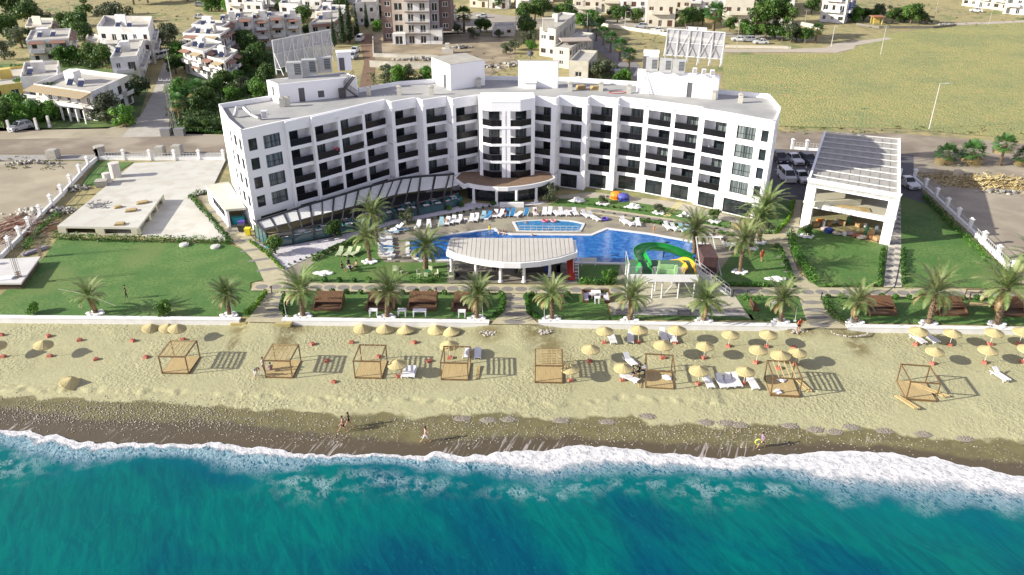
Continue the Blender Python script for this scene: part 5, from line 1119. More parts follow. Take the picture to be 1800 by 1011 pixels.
for (px,py,l) in ((650,461,'white stone ring at the palm beside the loungers'),(1300,479,'white stone ring round the leaning palm on the right lawn'),(1320,437,'white stone ring at the foot of the palm nearest the pool deck'),(1334,427,'white stone ring at the foot of the tallest palm'),(680,559,'white ring at the palm between the white tables'),(838,561,'white ring at the palm left of the central path'),(970,562,'white ring at the palm right of the central path'),(1107,564,'white ring at the palm left of the slide court'),(1237,565,'white ring at the palm before the slide stair'),(1372,567,'white ring at the palm over the white table'),(1503,568,'white ring at the thin young palm'),(1632,569.5,'white ring at the tall palm between brown daybeds'),(1752,571,'white ring at the tall palm beside the swing'),(533,557,'white ring at the palm right of the left path'),(403,555.5,'white ring at the palm on the left sea wall end'),(168,552,'white ring at the leftmost beach palm'),(1060,359,'white stone ring round the left young tree on the hotel lawn'),(1159,375,'white stone ring round the right young tree on the hotel lawn'),(1255,390,'white stone ring at the third young tree by the hotel'),(1351,407,'white stone ring at the sapling beside the right path'),(1417,416,'white ring round the sapling at the pavilion column')): planter(px,py,l)
def fan_palm(seed,H):
    r=random.Random(seed); t=thing('fan_palm','proto','palm'); V=[];F=[];Mi=[]
    for i in range(40):
        f=i/40; el=1.35-f*2.1+r.uniform(-.1,.1); az=i*2.4+r.uniform(-.2,.2); L_=.85+.3*r.random(); base=np.array([math.cos(az)*math.cos(el),math.sin(az)*math.cos(el),math.sin(el)])
        hub=base*L_; side=np.cross(base,[0,0,1.]); side/=max(1e-3,np.linalg.norm(side)); upv=np.cross(side,base)
        for q in range(13):
            a=-1.35+2.7*q/12; tip=hub+(base*math.cos(a)+side*math.sin(a))*.95-np.array([0,0,.18+.12*abs(a)]); w_=(side*math.cos(a)-base*math.sin(a))*.055; k=len(V); V+=[hub-w_*.3,hub+w_*.3,tip+w_+upv*.03,tip-w_]; F.append((k,k+1,k+2,k+3)); Mi.append(1 if f>.8 else 0)
        k=len(V); w_=side*.02; V+=[-w_,w_,hub+w_,hub-w_]; F.append((k,k+1,k+2,k+3)); Mi.append(0)
    V=np.array(V)+np.array([0,0,H]); o=np_obj('crown',V,np.array(F),[FANG,PALMD],np.array(Mi)); o.parent=t
    mb=MB(); mb.tube([(0,0,0),(0,0,H*.5),(0,0,H)],[.3,.2,.19],8); mb.tube([(0,0,H*.72),(0,0,H*.98)],[.26,.42],9); mb.build('trunk',TRUNK,t); return t
fp=[Maker(fan_palm(1,1.6)),Maker(fan_palm(2,3.4))]
for i,(px,py,k,s,l) in enumerate(((1662,289,0,1.15,'dark fan palm nearest the pavilion, left end of the brush heap'),(1706,288,0,1.3,'fan palm behind the brush heap, second from the pavilion'),(1757,291,1,1.1,'tallest fan palm behind the brush heap at the right'),(1800,292,0,1.1,'fan palm cut by the right edge above the brush heap'),
 (1033,62,1,1.05,'fan palm at the far end of the rear street row'),(1048,72,1,1.05,'fan palm in the rear street row, second from its far end'),(1060,80,1,1.1,'fan palm in the middle of the rear street row'),(1073,92,1,1.15,'fan palm of the rear street row beside the dark pole'),(1089,107,1,1.2,'fan palm of the rear street row near the parked silver car'),(1105,124,1,1.15,'nearest fan palm of the rear street row'),(816,57,1,1.6,'tall shaggy fan palm beside the brown apartment block'),(1433,76,1,1.15,'lone fan palm at the bend of the dirt track'),(1253,62,1,2.,'tall fan palm behind the right lattice billboard'),(317,212,1,1.1,'fan palm beside the gravel lane left of the hotel'),(323,195,1,1.,'shorter fan palm beside the gravel lane'),(348,175,0,1.4,'bushy fan palm by the terrace houses'))): 
    x,y=G(px,py); fp[k]((x,y,0),i*1.3,l,'fan palms along the streets',s)
# ---- background trees
BG=[('round',18,75,2.0),('olive',40,85,1.8),('round',55,50,2.2),('olive',8,105,1.5),('round',25,30,2.),('olive',75,42,1.6),('tall',152,28,1.3),('olive',185,36,2.0),('olive',213,40,2.2),('round',235,8,2.2),('round',260,5,2.),('bright',372,20,1.9),('round',385,18,2.),('bright',405,22,1.5),('olive',290,75,1.7),('olive',282,85,1.4),('olive',300,78,1.5),('round',140,70,2.),('round',125,65,1.8),('round',150,80,1.6),('bright',110,112,1.3),('bright',135,110,1.4),('round',160,112,1.3),('round',185,118,1.4),('bright',318,108,1.5),('bright',325,122,1.3),('round',310,130,1.2),('olive',243,168,1.6),('round',232,180,1.2),('olive',188,212,1.6),('olive',205,220,1.3),('bright',222,222,1.2),('round',100,190,1.3),('bright',85,212,1.3),('bright',60,215,1.3),('bright',30,205,1.4),('bright',5,210,1.4),('bright',40,165,1.),('round',8,225,1.2),('bright',312,190,1.5),('bright',322,170,1.2),('round',335,230,.6),('round',350,228,.5),('round',365,229,.55),
('cypress',603,78,1.25),('cypress',615,75,1.4),('cypress',588,83,.9),('cypress',628,66,1.),('cypress',592,20,1.1),('cypress',645,50,.9),('round',535,48,1.7),('round',545,70,1.2),('tall',462,20,1.2),('round',478,22,1.3),('bright',664,55,1.),('bright',672,30,1.2),('round',790,55,1.1),('olive',805,58,1.),('round',845,55,1.),('round',856,56,.9),('olive',877,66,.8),('olive',832,68,1.),('round',925,66,1.6),('olive',930,80,1.2),('bright',935,88,.9),('olive',905,88,1.),('olive',890,95,.9),
('round',920,38,1.5),('round',940,35,1.6),('round',955,30,1.5),('bright',985,30,1.5),('round',1000,42,1.6),('bright',1020,45,1.5),('bright',1040,42,1.7),('round',1053,50,1.3),('round',1085,40,1.8),('round',1098,35,1.6),('olive',1075,30,1.4),('round',1120,40,1.5),('round',1135,32,1.4),('bright',1158,45,1.2),('round',1180,42,1.5),('round',1205,50,1.9),('round',1218,48,2.),('round',1235,44,1.7),('bright',1270,38,1.8),('round',1282,55,1.4),('tall',1325,68,1.4),('tall',1345,70,1.6),('olive',1338,60,2.),('tall',1375,72,1.5),('tall',1362,68,1.7),('olive',1390,74,1.6),('bright',1310,60,1.3),('round',1400,72,1.1),('round',1415,76,1.1),('round',1426,24,1.4),('round',1470,32,1.2),('round',1485,36,1.1),('bright',1502,38,1.4),('round',1518,36,1.),('round',1535,38,1.1),('olive',1548,30,1.3),('round',1568,40,1.2),('bright',1590,38,1.5),('round',1600,42,1.6),('round',1615,42,1.1),('olive',1630,42,.8),
('olive',1048,142,1.3),('olive',1062,140,1.35),('olive',1053,132,1.1),('bright',1098,146,1.),('bright',1085,148,.8),('bright',700,145,1.2),('olive',715,140,1.2),('bright',752,142,1.),('olive',680,142,1.1),('round',470,150,1.2),('bright',455,165,1.3),('bright',460,178,1.2),('round',440,100,1.4),('round',432,90,1.4),('round',455,110,1.3),('round',448,125,1.4),('round',425,130,1.3),('bright',418,150,1.),('round',395,160,1.2),('round',380,170,1.1),('bright',410,178,.9),('round',365,185,1.),('round',350,200,.9),('olive',435,160,1.2)]
KW={'round':'dark rounded tree','bright':'fresh green tree','olive':'grey green tree','tall':'tall open tree','cypress':'narrow dark cypress'}
def where(px,py):
    if py<60 and px<330: return 'on the far yellow field'
    if px<300 and py<130: return 'between the left white houses'
    if px<300: return 'by the corner house'
    if px<480 and py<80: return 'behind the row of terrace houses'
    if px<480: return 'in the garden behind the left wing'
    if px<780 and py<100: return 'near the brown apartment block'
    if px<780: return 'behind the roof left of the lift house'
    if px<960: return 'on the bare plot behind the hotel'
    if px<1130 and py>120: return 'by the rear street'
    if px<1300: return 'before the dense far houses'
    if px<1430: return 'in the grove beyond the track'
    return 'beside the blue and white house'
cnt={}
for k,px,py,s in BG:
    w_=where(px,py); key=(k,w_); cnt[key]=cnt.get(key,0)+1
tot=dict(cnt); cnt={}
for k,px,py,s in sorted(BG,key=lambda q:q[1]):
    w_=where(px,py); key=(k,w_); n=cnt.get(key,0); cnt[key]=n+1
    tree(k,px,py,s*(.78 if 1000<px<1300 and py<62 else 1),f'{KW[k]} {w_}'+(f', {ORD[n]} from left' if tot[key]>1 else ''))
tree('round',283,271,.35,'tiny tree growing from the square stone block on the verge',group=None)
r=random.Random(21); i=0
rowpx=[(560,8),(640,12),(700,4),(850,10),(880,15),(905,6),(1010,20),(1060,10),(1150,18),(1180,10),(1240,20),(1290,14),(1320,28),(1345,30),(500,30),(520,12),(600,30),(430,10),(350,6),(330,2),(300,0)]
for j,(px,py) in enumerate(rowpx): tree('round' if j%3 else 'tall',px,py,1.6,f'far tree at the top of the view, {ORD[sorted(rowpx).index((px,py))]} from the left','far trees at the top of the view')
mb=MB(); r=random.Random(2)
V=[];
blx=[]
for k in range(70): 
    x=-150+ (k%35)*4.6+r.uniform(-2,2); y=352+r.uniform(-8,14)+(k//35)*8; blx.append((x,y,1.6,r.uniform(2,4),r.uniform(2,3),r.uniform(1.8,3.2)))
Vv,Ff=leaf_cloud(blx,9000,.55,5,.7); o=np_obj('far_hedgerow',Vv,Ff,[TREEG]); tag(o,'dark tree belt along the top of the far left field','trees',kind='stuff')
# ---- hedges and shrubs
def hedge(pts,h,wd,m,label,den=60,z=0,leaf=.09):
    g=np.random.default_rng(int(pts[0][0])); P=[Vector(G(*p)) for p in pts]; bl=[]
    for a,b in zip(P[:-1],P[1:]):
        L_=(b-a).length; n=max(2,int(L_/(wd*.7)))
        for k in range(n): p=a.lerp(b,(k+.5)/n); hh_=h*g.uniform(.8,1.15); bl.append((p.x+g.normal()*.07,p.y+g.normal()*.07,z+hh_*.5,wd*.62,wd*.62,hh_*.55))
    V,F=leaf_cloud(bl,int(len(bl)*den),leaf,3,.6); o=np_obj('hedge',V,F,[m]); return tag(o,label,'hedge')
HG=leafmat('hedge_leaf',(.045,.13,.02),(.025,.075,.012),c3=(.09,.2,.03)); HB=leafmat('lime_leaf',(.17,.30,.03),(.10,.22,.02))
hedge([(98,420),(180,424),(260,425),(330,426),(405,429)],1.0,.8,HG,'long green hedge below the pale concrete yard',70)
hedge([(405,428),(372,388),(336,348),(350,342),(366,340)],.8,.6,HG,'hedge along the path left of the hotel',50)
hedge([(45,440),(75,405),(100,382),(110,378)],.9,.8,HG,'overgrown hedge inside the left boundary fence',60)
hedge([(1390,415),(1395,440),(1408,465),(1425,492),(1432,502)],1.25,1.0,HG,'tall hedge between the right path and the pavilion lawn',110,leaf=.1)
hedge([(1622,348),(1660,385),(1700,425),(1740,465),(1770,492)],1.0,.8,HG,'hedge inside the right boundary fence',60)
hedge([(1587,440),(1587,470),(1588,500)],.7,.5,HG,'low hedge right of the striped service path',50)
hedge([(1552,440),(1549,470),(1546,500)],.7,.5,HG,'low hedge left of the striped service path',50)
hedge([(1395,354),(1386,388),(1366,410),(1335,411)],.55,.4,HB,'lime green edging of the small lawn at the hotel corner',45)
hedge([(1020,497),(1050,499),(1082,497)],.8,.8,HG,'shrubs below the red slide and the pool edge',90)
hedge([(720,495),(745,496),(775,494)],.8,.9,HG,'shrubs at the foot of the garden lawn left of the pool bar',80)
hedge([(550,459),(585,439),(640,420)],.6,.5,HG,'low hedge between the curved path and the garden lawn',50)
hedge([(1110,387),(1150,392),(1180,398),(1200,400)],.5,.5,HG,'low hedge behind the white loungers at the right of the pool',60)
hedge([(1262,410),(1290,416)],.5,.5,HG,'short low hedge by the corner of the pool deck',60)
hedge([(925,520),(930,545),(942,560)],.5,.55,HG,'shrubs right of the central beach path',80)
hedge([(885,520),(884,545),(868,559)],.5,.55,HG,'shrubs left of the central beach path',80)
hedge([(1297,525),(1340,530)],.8,1.0,HG,'shrubs beside the slide court near the brown bench',80)
hedge([(1448,530),(1460,555),(1478,568)],.8,.9,HG,'shrubs along the right beach path',70)
hedge([(500,520),(496,545),(500,556)],.6,.5,HG,'shrubs along the left beach path',60)
hedge([(468,516),(450,540),(432,555)],.6,.45,HB,'bright border along the left side of the left beach path',50)
hedge([(440,425),(470,447),(498,474)],.35,.3,HB,'lime border between the hotel path and the white gravel',40)
hedge([(1365,432),(1378,456),(1394,497)],.6,.5,HG,'low hedge between the right lawn and the patterned path',50)
hedge([(1262,502),(1330,503),(1395,505)],.5,.5,HG,'low hedge at the foot of the right lawn',50)
hedge([(300,233),(345,231),(392,236)],.7,1.,HG,'ragged hedge along the road left of the hotel',70)
hedge([(1195,402),(1240,407)],.4,.3,HB,'bright edging by the lounger row near the hotel',40)
def shrub_proto():
    V,F=leaf_cloud([(0,0,.3,.36,.36,.3)],170,.085,4,.6); o=np_obj('garden_shrub',V,F,[HG]); tag(o,'small round shrub','shrub'); return o
sh=Maker(shrub_proto()); shb=None
def row(a,b,n,label,group,sc=1.,z=.03):
    for k in range(n):
        t=k/(n-1) if n>1 else 0; x,y=G(a[0]+(b[0]-a[0])*t,a[1]+(b[1]-a[1])*t); sh((x,y,z),k*1.3,label,group,sc*(.85+.3*((k*37)%10)/10))
row((560,516),(880,518.5),14,'small round shrub between the garden path and the brown daybeds left of the central path','shrubs above the left daybeds')
row((935,519.5),(1060,520.5),5,'small round shrub between the garden path and the lounge corner','shrubs above the lounge corner')
row((1455,524),(1740,527.5),13,'small round shrub between the garden path and the daybeds at the far right','shrubs above the right daybeds')
row((545,495),(700,496.5),7,'small round shrub at the lower edge of the garden lawn','shrubs below the garden lawn')
row((1000,357),(1180,377),17,'low round shrub edging the hotel lawn above the patterned walk','edging shrubs of the hotel lawn',.55)
row((1190,379),(1275,401),9,'low round shrub edging the lawn before the hotel corner','edging shrubs near the hotel corner',.55)
row((1450,504),(1545,503),9,'low shrub along the foot of the pavilion lawn','shrubs below the pavilion lawn',.7)
row((508,466),(640,414),14,'tiny dark shrub in the white gravel strip before the restaurant','shrubs in the gravel strip',.45)
row((648,410),(860,364),20,'tiny dark shrub in the white gravel strip before the entrance','shrubs in the upper gravel strip',.5)
for (px,py,sc,l) in ((868,361,1.2,'left dark shrub at the entrance planter'),(905,361,1.2,'right dark shrub at the entrance planter'),(790,370,1.1,'dark spiky shrub in the white gravel near the canopy'),(811,364,1.1,'dark shrub in the gravel left of the first canopy column')):
    x,y=G(px,py); sh((x,y,.05),0,l,None,sc)
SAP=[(485,447,.62,'round','round clipped tree at the restaurant left corner in white gravel'),(588,419,.62,'round','second round tree before the restaurant glass'),(715,391,.7,'olive','thin tree before the restaurant glass near the pool'),(966,353,.75,'olive','forked bare tree at the right end of the entrance canopy'),(1060,358,.38,'olive','young tree in a white ring on the hotel lawn, left one'),(1159,373,.45,'olive','young tree in a white ring on the hotel lawn, right one'),(1255,388,.45,'round','young tree before the hotel corner terrace'),(1351,405,.5,'olive','sapling in a white ring beside the right path'),(59,552,.45,'bright','leftmost small tree on the left lawn by the sea wall'),(290,553,.5,'bright','small bright tree near the person on the left lawn'),(1417,415,.4,'round','sapling at the left pavilion column'),(1072,497,.5,'bright','leafy banana like plant right of the red slide'),(1320,405,.4,'round','bush by the corner terrace')]
for px,py,s,k,l in SAP: tree(k,px,py,s,l,'young garden trees')
def flat_rock(px,py,l,m=None):
    x,y=G(px,py); mb=MB()
    for k,(a,b,c_) in enumerate(((-.7,0,.6),(.2,.15,.75),(.9,-.05,.5),(.1,-.5,.5))): mb.blob((a,b,.05),c_,c_*.7,.16,.2,9,4,k)
    tag(mb.build('white_stone_bed',m or WHITE2,loc=(x,y,.04)),l,'stone bed')
flat_rock(567,481,'flat white stone clover on the garden lawn'); flat_rock(1362,491,'flat white stone clover at the right lawn corner')
def tentlike(px,py,l):
    x,y=G(px,py); mb=MB()
    for k,(a,b,h) in enumerate(((-.6,0,.3),(.1,.1,.7),(.7,0,.45))): mb.blob((a*.8,b*.8,.1),.55,.35,h*.8,.3,7,4,k+4)
    mb.blob((0,0,.02),1.3,.6,.09,.1,12,4,1); tag(mb.build('white_rock_pile',WHITE2,loc=(x,y,.05)),l,'rock pile')
tentlike(1112,365,'white rock pile between two young trees on the hotel lawn'); tentlike(1205,380,'pale rock pile right of the yellow stepping stones'); tentlike(1014,354,'small rock pile at the left end of the hotel lawn')
mb=MB()
for k in range(9):
    t=k/8
    for off in (-4,3): x,y=G(1173+22*t+off,380-22*t); mb.disc(x,y,.06,.3,.22,8)
tag(mb.build('stepping_stones',mat('yellow_stone',(.62,.55,.22)),kind='structure'),'two rows of yellow stepping stones crossing the hotel lawn','stepping stones')
# rough grass tufts on the dry ground
g=np.random.default_rng(8); n=5200; px=g.uniform(-50,1850,n); py=g.uniform(8,300,n); keep=[]
for a,b in zip(px,py):
    if (a<330 and b<110) or (800<a<960 and 95<b<135) or (640<a<760 and 115<b<160) or (1100<a<1170 and 55<b<95) or (a>1440 and b<50) or (a<110 and 275<b<330) or (a>1360 and 222<b<236) or (1060<a<1160 and 58<b<90): keep.append(G(a,b))
keep=np.array(keep); V,F=leaf_cloud([(x,y,.1,.5,.5,.25) for x,y in keep],len(keep)*7,.16,9,.2); o=np_obj('rough_grass',V,F,[leafmat('rough_tuft',(.13,.16,.05),(.2,.17,.07),c3=(.07,.12,.03))]); tag(o,'rough dry grass and weeds on the open ground','grass',kind='stuff')

# shrubbery filling the gardens behind the hotel and round the left houses
g=np.random.default_rng(5); bl=[]
for (x0,x1,y0,y1,n,s0) in ((332,478,150,228,150,1.1),(300,335,150,232,30,.9),(425,478,100,150,50,1.4),(0,60,118,160,20,1.2),(110,170,108,120,26,1.2),(150,200,112,122,16,1.),(655,760,128,150,30,.8),(0,110,196,214,40,1.1)):
    for k in range(n):
        x,y=G(g.uniform(x0,x1),g.uniform(y0,y1)); q=s0*g.uniform(.6,1.3); bl.append((x,y,q*.5,q,q,q*.75))
V,F=leaf_cloud(bl,26000,.17,6,.6); o=np_obj('garden_undergrowth',V,F,[TREEG]); tag(o,'dense green undergrowth between the houses and behind the hotel','undergrowth',kind='stuff')
# ================= BEACH FURNITURE =================
def cone_mesh(mb,R_,h,z0,seg=28,rings=5):
    pts=[]
    for k in range(rings+1):
        t=k/rings; r_=R_*t; z=z0+h*(1-t)**1.15
        pts.append([(r_*math.cos(2*math.pi*j/seg),r_*math.sin(2*math.pi*j/seg),z+(.012 if (j%2 and k) else 0)) for j in range(seg)])
    for k in range(rings):
        for j in range(seg):
            j2=(j+1)%seg; mb.q(pts[k+1][j],pts[k+1][j2],pts[k][j2],pts[k][j])
            a,b,c,d=pts[k+1][j],pts[k+1][j2],pts[k][j2],pts[k][j]; lo=lambda p:(p[0],p[1],p[2]-.05)
            mb.q(lo(d),lo(c),lo(b),lo(a))
    for j in range(seg):
        a,b=pts[-1][j],pts[-1][(j+1)%seg]; mb.q((a[0],a[1],a[2]-.12),(b[0],b[1],b[2]-.12),b,a)
def base_block(mb,c=(0,0)):
    mb.hexa([(c[0]-.26,c[1]-.24,0),(c[0]+.26,c[1]-.24,0),(c[0]+.26,c[1]+.24,0),(c[0]-.26,c[1]+.24,0)],[(c[0]-.21,c[1]-.19,.24),(c[0]+.21,c[1]-.19,.24),(c[0]+.21,c[1]+.19,.24),(c[0]-.21,c[1]+.19,.24)])
def umb_proto(lean):
    t=thing('straw_parasol','proto','parasol'); mb=MB(); cone_mesh(mb,.95,.42,1.52)
    cn=mb.build('canopy',STRAW,t); cn.location=(lean,0,0); mb=MB(); mb.cyl(0,0,1.88,2.08,.05,.02,8); cp=mb.build('finial',STRAW,cn)
    mb=MB(); mb.tube([(0,0,.1),(lean,0,1.9)],.03,6); mb.build('pole',mat('pale_pole',(.6,.58,.52)),t); mb=MB(); base_block(mb); mb.build('base',PINK,t); return t
U=Maker(umb_proto(.08)); U2=Maker(umb_proto(.0))
UMB=[(1062,603,'left of the flat lounger below the slide court, upper row'),(1122,602,'over the single lounger in the upper row'),(1188,603,'beside two loungers standing against the sea wall'),(1280,609,'with nothing beneath, in the upper row left of the shower'),(1347,610,'nearest the shower by the right beach path'),(1165,630,'behind the cabana where people sit'),(1237,630,'in the middle row between two round shadows'),(1329,638,'in the middle row left of a close pair of parasols'),(1368,648,'left one of the close pair above the cabana with towels'),(1398,641,'right one of the close pair above the cabana with towels'),(1094,670,'beside the seated people and the slanted lounger'),(1227,676,'left one over the row of five loungers'),(1307,675,'right one over the row of five loungers'),(1036,636,'standing alone right of the planked cabana'),(791,630,'seen through the cabana left of the central path'),(1003,670,'just right of the planked cabana'),(700,663,'over two white loungers right of the third cabana'),(1609,606,'over two loungers below the right sea wall'),(1669,607,'right of the two loungers below the right sea wall'),(1740,606,'upper row, second from the right edge'),(1791,606,'upper row, cut off nearest the right edge'),(1639,640,'lower row at the right, left of an empty round shadow'),(1730,638,'lower row above the lone white lounger'),(1798,637,'lower row at the right edge')]
for i,(px,py,l) in enumerate(UMB): p=Gb(px,py); (U if i%2 else U2)(p,(i*1.9)%6.28,'round straw parasol '+l,'straw parasols standing on the beach',.97+.04*(i%3))
def tilted(px,py,l,tilt,az,zoff=.5):
    p=Gb(px,py); t=thing('fallen_parasol','straw parasol '+l,'parasol',(p[0],p[1],p[2]+zoff),az,'straw parasols lying on the beach'); mb=MB(); cone_mesh(mb,.97,.62,0); o=mb.build('canopy',STRAW,t); o.rotation_euler=(0,tilt,0); mb=MB(); mb.tube([(0,0,.4),(0,0,-.35)],.03,6); q=mb.build('pole',MATS['pale_pole'],t); q.rotation_euler=(0,tilt,0)
for i,(px,py,l,tl,az,zo) in enumerate(((266,579,'lying on the sand by the left sea wall, left of two',.26,.2,.12),(296,579,'lying on the sand by the left sea wall, right of two',.24,.3,.12),(637,580,'lying under the sea wall, leftmost of five in the row',.12,0,.14),(677,581,'lying under the sea wall, second of five in the row',.1,1,.14),(714,582,'lying under the sea wall, middle of five in the row',.12,2,.14),(767,582,'lying under the sea wall, fourth of five in the row',.1,4,.14),(793,585,'lying under the sea wall, rightmost of five beside a stone puddle',.1,3,.14),(125,678,'tipped over alone near the tide line',.42,-.1,.35))): tilted(px,py,l,tl,az,zo)
for (px,py,l) in ((88,627,'leaning over its round shadow at the left end of the beach'),(6,628,'leaning at the left edge of the view'),(321,598,'standing right of two fallen ones, by the left sea wall')):
    p=Gb(px,py); t=thing('leaning_parasol','straw parasol '+l,'parasol',p,R(0),'straw parasols leaning on the beach'); mb=MB(); cone_mesh(mb,.95,.5,0); o=mb.build('canopy',STRAW,t); o.location=(-.3,.0,1.45); o.rotation_euler=(0,.14,0); mb=MB(); mb.tube([(0,0,.1),(-.28,.0,1.85)],.03,6); mb.build('pole',MATS['pale_pole'],t); mb=MB(); base_block(mb); mb.build('base',PINK,t)
def bb(): t=MB(); base_block(t); t.cyl(0,0,.24,.34,.06,n=8); o=t.build('parasol_base',PINK); return tag(o,'proto','parasol base')
BBm=Maker(bb())
for i,(px,py,l) in enumerate(((3,590,'at the left edge, upper row'),(86,592,'above the leaning parasol'),(140,599,'just right of the one above the leaning parasol'),(234,600,'upper row between the leaning parasol and the first cabana'),(169,633,'lower row beside a round shadow'),(257,629,'left of the first cabana'),(549.5,606,'upper row right of the left beach path'),(618,603,'upper row above the third cabana'),(728.6,603,'upper row below the lying parasols'),(574.6,636,'in the lattice shadow of the second cabana'),(665,628,'seen through the third cabana'),(754,636,'in the lattice shadow of the third cabana'),(587,673,'nearest the water, right of the second cabana'),(1395,612,'small one beside the shower path'))): p=Gb(px,py); BBm(p,i*.9,'empty salmon parasol base '+l,'empty parasol bases on the beach')
# gazebos
def gazebo_proto(kind):
    W_,D_,H_=2.65,3.05,1.95; t=thing('beach_cabana','proto','cabana')
    mb=MB()
    for k in range(16): x=-W_/2+W_*(k+.5)/16; mb.box(x-W_/32+.006,-D_/2,.12,x+W_/32-.006,D_/2,.17)
    mb.build('deck',WOOD,t); mb=MB(); mb.box(-W_/2-.04,-D_/2-.04,-.1,W_/2+.04,-D_/2,.16); mb.box(-W_/2-.04,D_/2,-.1,W_/2+.04,D_/2+.04,.16); mb.box(-W_/2-.04,-D_/2,-.1,-W_/2,D_/2,.16); mb.box(W_/2,-D_/2,-.1,W_/2+.04,D_/2,.16); mb.build('deck_frame',DECKW,t)
    for a,b in ((-1,-1),(1,-1),(1,1),(-1,1)): mb=MB(); mb.box(a*W_/2-.05,b*D_/2-.05,-.1,a*W_/2+.05,b*D_/2+.05,H_); mb.build('post',DECKW,t)
    mb=MB()
    for b in (-1,1): mb.box(-W_/2-.08,b*D_/2-.05,H_,W_/2+.08,b*D_/2+.05,H_+.12)
    for a in (-1,1): mb.box(a*W_/2-.05,-D_/2+.05,H_+.001,a*W_/2+.05,D_/2-.05,H_+.119)
    mb.build('roof_frame',DECKW,t); mb=MB()
    n={'dense':4,'beams':4,'open':4,'planks':4,'bare':0,'five':5}[kind]
    for k in range(n): x=-W_/2+W_*(k+1)/(n+1); mb.box(x-.035,-D_/2+.05,H_+.02,x+.035,D_/2-.05,H_+.10)
    if kind=='dense':
        for k in range(11): y=-D_/2+D_*(k+.5)/11; mb.box(-W_/2+.05,y-.03,H_+.12,W_/2-.05,y+.03,H_+.15)
    if kind=='planks':
        for k in range(10): y=-D_/2+D_*(k+.5)/10; mb.box(-W_/2+.05,y-.055,H_+.12,W_/2-.05,y+.055,H_+.15)
    if mb.v: mb.build('roof_slats',WOOD,t)
    return t
GZ=[(286,658,332,658.5,'dense','with a dense roof lattice, leftmost of the beach'),(467.5,665,514.7,666,'dense','with a lattice roof beside the two standing people'),(624,666,671.4,667,'beams','with open roof beams left of a parasol with loungers'),(776,669,822.7,670,'beams','with open roof, left of the central beach path'),(940,674,988.8,675,'planks','with planks across its roof, right of the central path'),(1134,683,1184,686,'bare','with a towel on the deck beside seated people'),(1354,696,1404,699,'beams','with towels, below the close pair of parasols'),(1590,703,1646,707,'bare','half dismantled, with loose beams, at the right')]
gzm={k:Maker(gazebo_proto(k)) for k in ('dense','beams','planks','bare')}
GZP=[]
for (x0,y0,x1,y1,k,l) in GZ:
    a=Vector(Gb(x0,y0));b=Vector(Gb(x1,y1)); m=(a+b)/2; u=(b-a).normalized(); c=m+Vector((-u.y,u.x,0))*1.52; c.z=zb(c.x,c.y)+.02; rz=math.atan2(u.y,u.x); o=gzm[k](c,rz,'square timber cabana '+l,'timber cabanas on the beach'); GZP.append((c,rz))
def beams(px,py,dx,dy,n,l,az):
    p=Gb(px,py); mb=MB(); r=random.Random(int(px))
    for k in range(n): o_=k*.13; mb.bar((o_,0,.08+.05*(k%2)),(o_+dx,dy,.1+r.random()*.15),.09)
    tag(mb.build('loose_beams',WOOD,loc=p),l,'timber beams')
beams(1572,697,.9,-2.2,5,'loose beams leaning beside the left of the dismantled cabana',0); beams(1588,672,2.6,-2.6,6,'loose beams crossing the dismantled cabana',0); beams(1420,690,-.6,1.8,4,'loose beams leaning right of the cabana with towels',0); beams(836,668,.1,2.3,3,'two beams lying right of the cabana by the central path',0); beams(1124,684,.1,2.2,3,'beams propped left of the cabana with seated people',0); beams(706,657,-.3,1.1,4,'short slats stacked beneath the parasol right of the third cabana',0)
def towel(i,dx,dy,l,s=1.):
    c,rz=GZP[i]; mb=MB(); mb.blob((0,0,.08),.42*s,.36*s,.12,.35,8,4,i+int(dx*10)); tag(mb.build('towel',PLAST,loc=(c.x+dx,c.y+dy,c.z+.18)),l,'towel')
towel(5,.75,.1,'crumpled white towel on the deck of the cabana with seated people',1.2); towel(6,.3,.9,'white towel at the rear of the cabana below the parasol pair',1.1); towel(6,-.7,-1.1,'white towel at the front corner of the cabana below the parasol pair')
# loungers
def lounger_proto(col,towelc=None,back=R(38)):
    t=thing('sun_lounger','proto','sun lounger'); mb=MB(); L1=1.25
    for k in range(9): y=-.95+L1*(k+.5)/9; mb.box(-.29,y-.058,.30,.29,y+.058,.34)
    mb.build('seat',towelc or col,t); mb=MB(); c,s=math.cos(back),math.sin(back); y0=.30
    for k in range(5):
        a=.02+k*.15; b=a+.13; mb.hexa([(-.29,y0+a*c,.31+a*s),(.29,y0+a*c,.31+a*s),(.29,y0+b*c,.31+b*s),(-.29,y0+b*c,.31+b*s)],[(-.29,y0+a*c-.03*s,.34+a*s),(.29,y0+a*c-.03*s,.34+a*s),(.29,y0+b*c-.03*s,.34+b*s),(-.29,y0+b*c-.03*s,.34+b*s)])
    mb.build('backrest',towelc or col,t); mb=MB()
    for x in (-.33,.33): mb.box(x-.03,-.98,.24,x+.03,.95,.34)
    mb.build('frame',col,t)
    for a,b in ((-1,-1),(1,-1),(1,1),(-1,1)): mb=MB(); mb.bar((a*.32,b*.62,.24),(a*.34,b*.78,0),.06); mb.build('leg',col,t)
    return t
LW_=Maker(lounger_proto(PLAST)); LB=Maker(lounger_proto(PLAST,BLUET)); LP=Maker(lounger_proto(PLAST,PALEBL)); LF=Maker(lounger_proto(PLAST,None,R(4)))
PALEG=mat('olive_plastic',(.42,.47,.30)); LG=Maker(lounger_proto(PALEG))
LK={'w':LW_,'b':LB,'p':LP,'f':LF,'g':LG}; LN={'w':'white sun lounger','b':'bright blue sun lounger','p':'pale blue sun lounger','f':'flat white sun lounger','g':'pale olive sun lounger'}
def lounge(k,px,py,rz,l,group,beach=False):
    p=Gb(px,py) if beach else (*G(px,py,.03),.03); LK[k](p,rz,LN[k]+' '+l,group)
N_='sun loungers in the row north of the pools'
